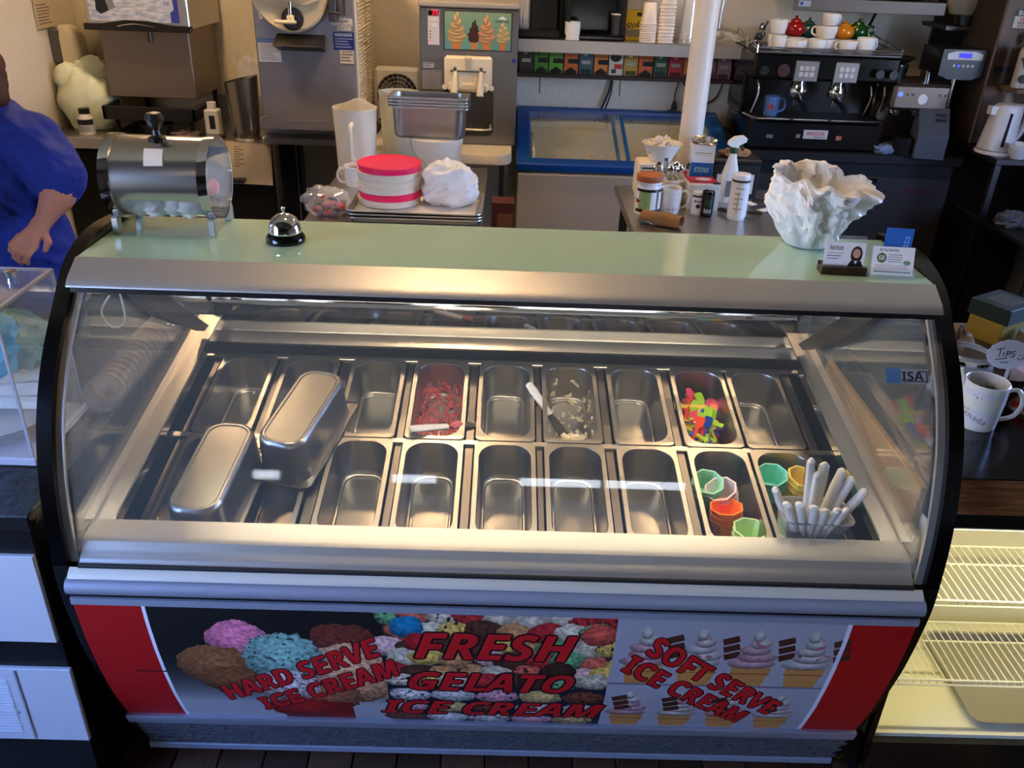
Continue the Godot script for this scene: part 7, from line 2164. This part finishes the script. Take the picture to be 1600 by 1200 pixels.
	m.tube([Vector3(0, 0.046, 0.27), Vector3(0, 0.046, 0.262), Vector3(0, 0.046, 0.05), Vector3(0, 0.046, -0.22), Vector3(0, 0.052, -0.30)], [0.044, 0.046, 0.046, 0.046, 0.016], 18)
	part(t, "film", m, M.film, "clear plastic sleeve")
	for k in 13:
		m = MB.new()
		m.xf = Transform3D(Basis(Vector3(1, 0, 0), Vector3(0, 0, 1), Vector3(0, -1, 0)), Vector3(0, 0.046, 0.20 - k * 0.026))
		m.lathe([[0.022, 0.0], [0.041, 0.016], [0.043, 0.018], [0.043, 0.023], [0.039, 0.023], [0.020, 0.004]], 24)
		part(t, "wafer_cone", m, mt("wafer", Color(0.60, 0.40, 0.20), 0.75), "" if k else "golden wafer cone")

func right_counter() -> void:
	var Y := 1.0
	var t := thing("side_showcase", "black showcase with wire shelves and a lit white inside", "showcase", Vector3(1.60, 0, -0.10))
	# frame with its opening
	part(t, "counter_top", bx(Vector3(0, Y - 0.0225, -0.10), Vector3(1.24, 0.045, 0.70), 0.003), mt("black_gloss"))
	part(t, "wood_strip", bx(Vector3(0, 0.952, 0.243), Vector3(1.24, 0.094, 0.016), 0.003), wood_mat(), "brown wooden front strip")
	part(t, "top_box", bx(Vector3(0, 0.905, -0.10), Vector3(1.24, 0.10, 0.66)), mt("black"))
	part(t, "frame_post", bx(Vector3(-0.612, 0.50, 0.235), Vector3(0.016, 0.84, 0.02)), mt("black"))
	part(t, "sill", bx(Vector3(0, 0.0825, 0.02), Vector3(1.24, 0.165, 0.45)), mt("black"))
	part(t, "plywood_side", bx(Vector3(-0.630, 0.46, -0.16), Vector3(0.018, 0.92, 0.66), 0.002), mt("plywood", Color(0.66, 0.50, 0.26), 0.6), "yellowish plywood side")
	part(t, "side_lining", bx(Vector3(-0.612, 0.51, 0.01), Vector3(0.014, 0.68, 0.43)), mt("inside_white", Color(0.86, 0.85, 0.76), 0.6))
	part(t, "side_lining", bx(Vector3(0.612, 0.51, 0.01), Vector3(0.014, 0.68, 0.43)), mt("inside_white"))
	part(t, "rear_lining", bx(Vector3(0, 0.51, -0.21), Vector3(1.22, 0.68, 0.014)), mt("inside_white"))
	part(t, "floor_lining", bx(Vector3(0, 0.171, 0.01), Vector3(1.22, 0.012, 0.43)), mt("inside_white"), "white showcase floor")
	part(t, "roof_lining", bx(Vector3(0, 0.847, 0.0), Vector3(1.22, 0.014, 0.43)), mt("inside_white"))
	part(t, "lamp_tube", tub([Vector3(-0.55, 0.825, 0.18), Vector3(0.55, 0.825, 0.18)], 0.011, 10), glow("showcase_lamp", Color(1.0, 0.93, 0.66), 4.0), "glowing lamp tube")
	var l := AreaLight3D.new()
	l.name = "showcase_light"
	l.area_size = Vector2(1.1, 0.025)
	l.light_color = Color(1.0, 0.94, 0.74)
	l.light_energy = 0.42
	l.area_range = 5.0
	l.area_attenuation = 2.0
	l.shadow_enabled = true
	l.position = Vector3(0, 0.810, 0.178)
	l.rotation.x = -PI / 2 - 0.35
	t.add_child(l)
	for y in [0.612, 0.345]:
		var s := Node3D.new()
		s.name = "wire_shelf"
		t.add_child(s, true)
		s.set_meta("label", "white wire shelf")
		var m := MB.new()
		for k in 60:
			m.tube([Vector3(-0.60 + k * 0.0203, y, -0.015 - 0.0), Vector3(-0.60 + k * 0.0203, y, 0.195), Vector3(-0.60 + k * 0.0203, y - 0.012, 0.200)], 0.0016, 5)
		part(s, "wires", m, mt("wire_white", Color(0.88, 0.88, 0.84), 0.4)).set_meta("kind", "stuff")
		for z in [[-0.015, 0.0], [0.055, -0.004], [0.198, 0.0], [0.202, -0.013]]:
			part(s, "cross_wire", tub([Vector3(-0.604, y + z[1], z[0]), Vector3(0.604, y + z[1], z[0])], 0.0028, 6), mt("wire_white"))
	var tm := MB.new()
	tm.loft([ring(rrect(0.58, 0.305, 0.02), 0.0), ring(rrect(0.60, 0.325, 0.025), 0.018), ring(rrect(0.612, 0.337, 0.03), 0.019), ring(rrect(0.612, 0.337, 0.03), 0.023), ring(rrect(0.598, 0.323, 0.025), 0.022), ring(rrect(0.576, 0.301, 0.02), 0.003)])
	solo("showcase_tray", tm, mt("tray_alu"), "aluminium tray on the showcase floor", "tray", Vector3(1.585, 0.178, -0.065), 0.0)
	# mugs, tip jar and sign on the black top
	var cv := Cv.new(300, 240, Color(0.84, 0.84, 0.86))
	cv.text("Winnipeg", Transform2D(0.32, Vector2(46, 48), 0.0, Vector2(185, 80)), Color(0.55, 0.42, 0.44), 0.0, "Droid Serif")
	cv.oval(60, 120, 34, 34, Color(0.88, 0.66, 0.50))
	cv.oval(60, 120, 16, 16, Color(0.72, 0.32, 0.12))
	cv.text("Canada", Transform2D(0.3, Vector2(58, 54), 0.0, Vector2(110, 190)), Color(0.58, 0.52, 0.54), 0.0, "Droid Serif")
	var mg := mug("white mug printed with faded brown writing, in front of the tips sign", Vector3(1.140, Y, -0.095), 0.050, 0.118, -0.25, M.china)
	part(mg, "printed_wrap", patch(0.0504, 0.0475, 0.105, 0.02, -1.25, 0.75), printed("winnipeg_print", cv, 0.15))
	solo("pen", tub([Vector3(0, 0, 0), Vector3(-0.055, 0.13, -0.01)], 0.005, 8), mt("white"), "white stick leaning in the printed mug", "stick", Vector3(1.132, Y + 0.01, -0.10))
	for k in 3:
		solo("dark_filling", lump(Vector3(0, 0.01, 0), Vector3(0.022, 0.012, 0.02), noise(171 + k, 0.03), 0.5, 14, 8, 0.4), mt("mug_dark", Color(0.22, 0.16, 0.12), 0.8), "brown crumpled scrap inside the printed mug", "scrap", Vector3(1.128 + 0.013 * k, Y + 0.075, -0.10 + 0.012 * (k % 2)), 1.0 * k, "scraps in the mug")
	t = thing("glass_jar", "round glass jar with steel clasp left behind the printed mug", "jar", Vector3(1.155, Y, -0.235))
	part(t, "body", lath([[0.0, 0.0], [0.060, 0.0], [0.068, 0.01], [0.070, 0.09], [0.060, 0.115], [0.055, 0.13], [0.052, 0.13], [0.057, 0.11], [0.066, 0.088], [0.064, 0.012], [0.0, 0.006]], 28), M.clear)
	part(t, "ring", lath([[0.055, 0.112], [0.064, 0.112], [0.066, 0.122], [0.055, 0.124]], 26), mt("chrome"))
	part(t, "filling", lath([[0.0, 0.01], [0.060, 0.01], [0.063, 0.07], [0.0, 0.078]], 20), mt("coffee_dark", Color(0.14, 0.11, 0.09), 0.7))
	solo("brown_paper", lump(Vector3(0, 0.06, 0), Vector3(0.06, 0.075, 0.06), noise(175, 0.025), 0.4, 22, 14, 0.4), mt("paper_brown", Color(0.46, 0.36, 0.26), 0.8), "brown crumpled paper behind the glass jar", "paper", Vector3(1.19, Y, -0.36))
	t = thing("steel_bowl", "wide steel bowl behind the printed mug", "bowl", Vector3(1.245, Y, -0.22))
	part(t, "bowl", lath([[0.0, 0.0], [0.04, 0.0], [0.075, 0.05], [0.08, 0.095], [0.077, 0.095], [0.070, 0.05], [0.0, 0.01]], 28), mt("chrome"))
	part(t, "inside", lath([[0.0, 0.06], [0.07, 0.06], [0.07, 0.062], [0.0, 0.064]], 24), mt("coffee_dark"))
	t = thing("cup_stack", "pale cups with an orange band right of the printed mug", "cups", Vector3(1.315, Y, -0.185))
	part(t, "upper_cup", lath([[0.0, 0.0], [0.048, 0.0], [0.062, 0.11], [0.0, 0.11]], 26), mt("cup_pale", Color(0.62, 0.58, 0.58), 0.5))
	part(t, "orange_band", lath([[0.0515, 0.012], [0.054, 0.030], [0.0545, 0.030], [0.052, 0.012]], 26), mt("band_orange", Color(0.78, 0.22, 0.05), 0.5), "orange band")
	# tips sign: scalloped white card on a stick
	t = thing("tips_sign", "white scalloped paper sign reading TIPS with a smiling face", "sign", Vector3(1.185, Y, -0.125), -0.1)
	var poly := PackedVector2Array()
	for k in 96:
		var a := TAU * k / 96
		var r := 1.0 + 0.055 * absf(sin(a * 8.0))
		poly.append(Vector2(cos(a) * 0.046 * r, sin(a) * 0.036 * r + 0.172))
	var m := MB.new()
	m.ext(poly, -0.001, 0.001)
	part(t, "card", m, mt("sign_white", Color(0.80, 0.80, 0.84), 0.7))
	part(t, "stick", bx(Vector3(0.012, 0.068, 0), Vector3(0.008, 0.138, 0.002)), mt("sign_white"))
	cv = Cv.new(10, 10, Color.WHITE)
	var ink := MB.new()
	for s in [[-0.030, 0.184, -0.012, 0.190], [-0.021, 0.187, -0.019, 0.166], [-0.011, 0.178, -0.011, 0.167], [-0.004, 0.182, -0.004, 0.166], [-0.004, 0.182, 0.002, 0.181], [0.002, 0.181, 0.003, 0.175], [0.003, 0.175, -0.004, 0.174], [0.014, 0.183, 0.007, 0.181], [0.007, 0.181, 0.008, 0.176], [0.008, 0.176, 0.014, 0.174], [0.014, 0.174, 0.013, 0.168], [0.013, 0.168, 0.006, 0.168], [-0.026, 0.158, 0.000, 0.164], [-0.012, 0.152, 0.006, 0.153], [0.026, 0.174, 0.026, 0.171], [0.032, 0.175, 0.032, 0.172], [0.022, 0.166, 0.027, 0.161], [0.027, 0.161, 0.034, 0.164], [0.034, 0.164, 0.036, 0.169]]:
		ink.tube([Vector3(s[0], s[1], 0.0016), Vector3(s[2], s[3], 0.0016)], 0.0009, 5)
	part(t, "writing", ink, mt("ink", Color(0.10, 0.10, 0.16), 0.6), "hand-drawn TIPS and a smiling face")
	# low shelf behind with boxes and jars
	t = thing("back_shelf", "pale wooden shelf behind the tips sign", "shelf", Vector3(1.75, 0.0, -0.70))
	part(t, "board", bx(Vector3(0, 0.93, 0), Vector3(0.80, 0.03, 0.30), 0.003), mt("pale_wood", Color(0.30, 0.25, 0.20), 0.7))
	for x in [-0.36, 0.36]:
		part(t, "post", bx(Vector3(x, 0.457, -0.1), Vector3(0.04, 0.915, 0.04)), mt("black"))
	var S := 0.946
	t = thing("tea_carton", "yellow carton with a dark green lid on the pale shelf", "carton", Vector3(1.525, S, -0.745), 0.55)
	part(t, "body", bx(Vector3(0, 0.035, 0), Vector3(0.13, 0.07, 0.11), 0.002), mt("mustard_box", Color(0.55, 0.44, 0.04), 0.6))
	part(t, "lid", bx(Vector3(0.01, 0.095, 0), Vector3(0.15, 0.05, 0.13), 0.002), mt("green_box", Color(0.02, 0.12, 0.05), 0.6))
	part(t, "label", bx(Vector3(0.01, 0.1205, 0), Vector3(0.09, 0.001, 0.08)), mt("label_olive", Color(0.25, 0.24, 0.16), 0.6))
	for k in 2:
		t = thing("cream_jar", ["small cream jar right of the yellow carton", "cream jar at the right edge of the pale shelf"][k], "jar", Vector3(1.592 + 0.085 * k, S, -0.675))
		part(t, "body", lath([[0.0, 0.0], [0.028, 0.0], [0.032, 0.006], [0.032, 0.035], [0.028, 0.042], [0.0, 0.042]], 20), mt("cream_dim", Color(0.50, 0.46, 0.38), 0.5))
		part(t, "lid", lath([[0.0, 0.042], [0.030, 0.042], [0.030, 0.052], [0.0, 0.053]], 20), mt("cream_dim"))
	solo("paper_roll", lump(Vector3(0, 0.05, 0), Vector3(0.05, 0.06, 0.04), noise(181, 0.03), 0.4, 18, 12, 0.4), mt("paper_green", Color(0.36, 0.40, 0.30), 0.8), "crumpled pale green paper behind the case's right end", "paper", Vector3(1.30, 0.90, -1.02))
	solo("stool", bx(Vector3(0, 0.45, 0), Vector3(0.2, 0.9, 0.2), 0.004), mt("black_matt"), "dark pedestal behind the case's right end", "pedestal", Vector3(1.30, 0.0, -1.02))

func wood_mat() -> StandardMaterial3D:
	var m := mt("strip_wood", Color(0.66, 0.44, 0.27), 0.45)
	m.albedo_texture = ntex(191, 0.02, Color(0.55, 0.50, 0.46), Color(1, 1, 1))
	m.uv1_triplanar = true
	m.uv1_scale = Vector3(1.2, 14, 6)
	return m

func nets(mb: MB, bones: Array, cell: float, k: float) -> void:
	# skins tapered capsules [a, b, ra, rb] with one smooth surface
	var lo := Vector3.INF
	var hi := -Vector3.INF
	for b in bones:
		var r := Vector3.ONE * (maxf(b[2], b[3]) + k * 3.0 + cell * 2.0)
		lo = lo.min(b[0] - r).min(b[1] - r)
		hi = hi.max(b[0] + r).max(b[1] + r)
	var n := Vector3i(((hi - lo) / cell).ceil()) + Vector3i.ONE
	var acc := PackedFloat32Array()
	acc.resize(n.x * n.y * n.z)
	for b in bones:
		var A: Vector3 = b[0]
		var d: Vector3 = b[1] - A
		var dd := maxf(d.length_squared(), 1e-9)
		var r := Vector3.ONE * (maxf(b[2], b[3]) + k * 3.0 + cell)
		var i0 := Vector3i(((A.min(b[1]) - r - lo) / cell).floor()).clamp(Vector3i.ZERO, n - Vector3i.ONE)
		var i1 := Vector3i(((A.max(b[1]) + r - lo) / cell).ceil()).clamp(Vector3i.ZERO, n - Vector3i.ONE)
		for z in range(i0.z, i1.z + 1):
			for y in range(i0.y, i1.y + 1):
				for x in range(i0.x, i1.x + 1):
					var p := lo + Vector3(x, y, z) * cell
					var h := clampf((p - A).dot(d) / dd, 0.0, 1.0)
					var e: float = p.distance_to(A + d * h) - lerpf(b[2], b[3], h)
					if e < k * 5.0:
						acc[x + n.x * (y + n.y * z)] += exp(-e / k)
	var at := {}
	var sx := 1
	var sy := n.x
	var sz := n.x * n.y
	var offs := [0, sx, sy, sx + sy, sz, sx + sz, sy + sz, sx + sy + sz]
	var cs := [Vector3(0, 0, 0), Vector3(1, 0, 0), Vector3(0, 1, 0), Vector3(1, 1, 0), Vector3(0, 0, 1), Vector3(1, 0, 1), Vector3(0, 1, 1), Vector3(1, 1, 1)]
	var edges := [[0, 1], [2, 3], [4, 5], [6, 7], [0, 2], [1, 3], [4, 6], [5, 7], [0, 4], [1, 5], [2, 6], [3, 7]]
	for z in n.z - 1:
		for y in n.y - 1:
			for x in n.x - 1:
				var i := x + sy * y + sz * z
				var ins := 0
				for o in offs:
					if acc[i + o] > 1.0:
						ins += 1
				if ins == 0 or ins == 8:
					continue
				var s := Vector3.ZERO
				var c := 0
				for e in edges:
					var a := acc[i + offs[e[0]]]
					var b := acc[i + offs[e[1]]]
					if (a > 1.0) != (b > 1.0):
						var fa := log(maxf(a, 1e-6))
						var fb := log(maxf(b, 1e-6))
						s += cs[e[0]].lerp(cs[e[1]], fa / (fa - fb))
						c += 1
				at[i] = lo + (Vector3(x, y, z) + s / c) * cell
	var st := mb.p.size()
	for z in range(1, n.z - 1):
		for y in range(1, n.y - 1):
			for x in range(1, n.x - 1):
				var i := x + sy * y + sz * z
				var me := acc[i] > 1.0
				for ax in [[sx, sy, sz], [sy, sz, sx], [sz, sx, sy]]:
					var ot := acc[i + ax[0]] > 1.0
					if me != ot:
						var a: Vector3 = at[i]
						var b: Vector3 = at[i - ax[1]]
						var c: Vector3 = at[i - ax[1] - ax[2]]
						var d: Vector3 = at[i - ax[2]]
						if me:
							mb.q(a, b, c, d)
						else:
							mb.q(a, d, c, b)
	mb.fix(st)
	mb.crease = 0.2

func person() -> void:
	var t := thing("person", "person in a blue sweater with rolled sleeves standing behind the counter", "person", Vector3(-1.70, 0, -1.16))
	var o := -t.position
	var v := func(x: float, y: float, z: float) -> Vector3: return Vector3(x, y, z) + o
	# skin: head, neck, trunk, arms and hands as one surface
	var skin := MB.new()
	var elbow: Vector3 = v.call(-1.430, 1.250, -1.045)
	var wrist: Vector3 = v.call(-1.478, 1.150, -0.952)
	nets(skin, [
		[v.call(-1.69, 1.60, -1.10), v.call(-1.69, 1.55, -1.07), 0.085, 0.070], [v.call(-1.69, 1.50, -1.10), v.call(-1.70, 1.42, -1.13), 0.052, 0.056],
		[v.call(-1.70, 1.38, -1.14), v.call(-1.71, 1.02, -1.16), 0.11, 0.12], [v.call(-1.60, 1.37, -1.13), v.call(-1.53, 1.35, -1.11), 0.06, 0.055], [v.call(-1.53, 1.35, -1.11), elbow, 0.050, 0.042],
		[elbow, elbow.lerp(wrist, 0.35), 0.043, 0.045], [elbow.lerp(wrist, 0.35), wrist, 0.045, 0.029],
		[v.call(-1.80, 1.37, -1.13), v.call(-1.90, 1.35, -1.13), 0.06, 0.055], [v.call(-1.90, 1.35, -1.13), v.call(-1.97, 1.10, -1.08), 0.05, 0.042], [v.call(-1.97, 1.10, -1.08), v.call(-1.86, 0.98, -0.95), 0.042, 0.03], [v.call(-1.86, 0.98, -0.95), v.call(-1.81, 0.95, -0.92), 0.035, 0.028],
		[v.call(-1.79, 1.0, -1.16), v.call(-1.80, 0.52, -1.15), 0.085, 0.060], [v.call(-1.80, 0.52, -1.15), v.call(-1.80, 0.10, -1.17), 0.058, 0.040], [v.call(-1.62, 1.0, -1.16), v.call(-1.61, 0.52, -1.15), 0.085, 0.060], [v.call(-1.61, 0.52, -1.15), v.call(-1.61, 0.10, -1.17), 0.058, 0.040]], 0.014, 0.010)
	# right-hand side hand with five fingers
	var palm: Vector3 = v.call(-1.515, 1.098, -0.900)
	var dir := (palm - wrist).normalized()
	var across := dir.cross(Vector3(0.15, 0.42, 0.88)).normalized()
	var out := across.cross(dir).normalized()
	var hb := [[wrist - dir * 0.03, wrist + dir * 0.02, 0.029, 0.028], [wrist + dir * 0.02, palm + across * 0.018, 0.022, 0.017], [wrist + dir * 0.02, palm - across * 0.018, 0.022, 0.017], [wrist + dir * 0.02, palm, 0.022, 0.018]]
	for k in 4:
		var b0: Vector3 = palm + across * (-0.028 + 0.0187 * k)
		var ln: float = [0.037, 0.043, 0.041, 0.033][k]
		var j1: Vector3 = b0 + dir * ln + out * 0.006
		var j2: Vector3 = j1 + (dir * 0.5 - out * 0.85).normalized() * ln * 0.8
		var j3: Vector3 = j2 + (dir * 0.1 - out).normalized() * ln * 0.6
		hb.append_array([[b0, j1, 0.0098, 0.0088], [j1, j2, 0.0088, 0.0080], [j2, j3, 0.0080, 0.0068]])
	var tb: Vector3 = wrist + dir * 0.03 - across * 0.024
	hb.append_array([[tb, tb + (dir * 0.6 - across * 0.8).normalized() * 0.032, 0.012, 0.0105], [tb + (dir * 0.6 - across * 0.8).normalized() * 0.032, tb + (dir * 0.6 - across * 0.8).normalized() * 0.032 + (dir - across * 0.2 - out * 0.4).normalized() * 0.028, 0.0105, 0.0085]])
	nets(skin, hb, 0.0035, 0.0028)
	# face
	var hd := Vector3(-1.69, 1.575, -1.08) + o
	nets(skin, [[hd + Vector3(0, -0.005, 0.065), hd + Vector3(0, -0.025, 0.082), 0.010, 0.013], [hd + Vector3(-0.08, -0.01, -0.01), hd + Vector3(-0.083, -0.035, -0.008), 0.014, 0.010], [hd + Vector3(0.08, -0.01, -0.01), hd + Vector3(0.083, -0.035, -0.008), 0.014, 0.010], [hd + Vector3(-0.018, -0.058, 0.058), hd + Vector3(0.018, -0.058, 0.058), 0.008, 0.008]], 0.005, 0.004)
	var sk := mt("skin", Color(0.72, 0.48, 0.38), 0.55)
	sk.subsurf_scatter_enabled = true
	sk.subsurf_scatter_strength = 0.12
	part(t, "body", skin, sk)
	for s in [-1.0, 1.0]:
		var e := MB.new()
		e.ell(hd + Vector3(s * 0.030, 0.008, 0.062), Vector3(0.011, 0.007, 0.008), 12, 8)
		part(t, "eye", e, mt("eye", Color(0.12, 0.10, 0.09), 0.2))
	# sweater
	var sw := MB.new()
	var cuff := elbow.lerp(wrist, 0.12)
	nets(sw, [
		[v.call(-1.70, 1.37, -1.15), v.call(-1.70, 1.20, -1.13), 0.135, 0.160], [v.call(-1.70, 1.20, -1.13), v.call(-1.69, 0.96, -1.12), 0.160, 0.165], [v.call(-1.64, 1.20, -1.13), v.call(-1.61, 0.98, -1.12), 0.110, 0.115], [v.call(-1.61, 1.00, -1.12), v.call(-1.60, 0.86, -1.13), 0.115, 0.115],
		[v.call(-1.70, 1.445, -1.14), v.call(-1.70, 1.40, -1.14), 0.070, 0.09],
		[v.call(-1.64, 1.385, -1.14), v.call(-1.54, 1.365, -1.11), 0.080, 0.082], [v.call(-1.54, 1.365, -1.11), elbow + Vector3(-0.01, 0.022, 0), 0.084, 0.068], [elbow + Vector3(-0.01, 0.022, 0), cuff, 0.068, 0.054],
		[v.call(-1.49, 1.30, -1.09), v.call(-1.475, 1.26, -1.07), 0.080, 0.076],
		[v.call(-1.77, 1.385, -1.14), v.call(-1.88, 1.36, -1.13), 0.078, 0.08], [v.call(-1.88, 1.36, -1.13), v.call(-1.97, 1.11, -1.08), 0.082, 0.07], [v.call(-1.97, 1.11, -1.08), v.call(-1.935, 1.07, -1.04), 0.070, 0.056]], 0.013, 0.014)
	# folds
	var ns := noise(201, 2.2, 3)
	for i in sw.p.size():
		var p := sw.p[i]
		var q := Vector3(p.x * 2.2, p.y * 5.0 + p.x * 3.0, p.z * 2.0)
		sw.p[i] = p + Vector3(0.6, 0.0, 0.8) * ns.get_noise_3dv(q * 1.6) * 0.026
	var blue := mt("sweater", Color(0.04, 0.15, 0.52), 0.85)
	blue.rim_enabled = true
	blue.rim = 0.25
	part(t, "sweater", sw, blue, "royal blue sweater")
	var tr := MB.new()
	nets(tr, [[v.call(-1.79, 0.98, -1.15), v.call(-1.80, 0.52, -1.15), 0.115, 0.085], [v.call(-1.80, 0.52, -1.15), v.call(-1.80, 0.09, -1.17), 0.082, 0.07], [v.call(-1.62, 0.98, -1.15), v.call(-1.61, 0.52, -1.15), 0.115, 0.085], [v.call(-1.61, 0.52, -1.15), v.call(-1.61, 0.09, -1.17), 0.082, 0.07]], 0.02, 0.012)
	part(t, "trousers", tr, mt("trousers", Color(0.03, 0.03, 0.04), 0.85), "dark trousers")
	for x in [-1.80, -1.61]:
		var sh := MB.new()
		nets(sh, [[v.call(x, 0.045, -1.19), v.call(x, 0.04, -1.05), 0.043, 0.038]], 0.012, 0.006)
		part(t, "shoe", sh, mt("black"))
	var hr := MB.new()
	nets(hr, [[hd + Vector3(0, 0.045, -0.02), hd + Vector3(0, 0.02, -0.05), 0.088, 0.088], [hd + Vector3(-0.065, 0.02, -0.03), hd + Vector3(-0.075, -0.09, -0.035), 0.040, 0.034], [hd + Vector3(0.065, 0.02, -0.03), hd + Vector3(0.072, -0.075, -0.03), 0.040, 0.034], [hd + Vector3(0, 0.0, -0.07), hd + Vector3(0, -0.08, -0.075), 0.065, 0.055]], 0.010, 0.008)
	for i in hr.p.size():
		var p := hr.p[i]
		hr.p[i] = p + (p - hd).normalized() * ns.get_noise_3dv(Vector3(p.x * 30.0, p.y * 8.0, p.z * 30.0)) * 0.010
	part(t, "hair", hr, mt("hair", Color(0.32, 0.17, 0.08), 0.6), "short brown hair")
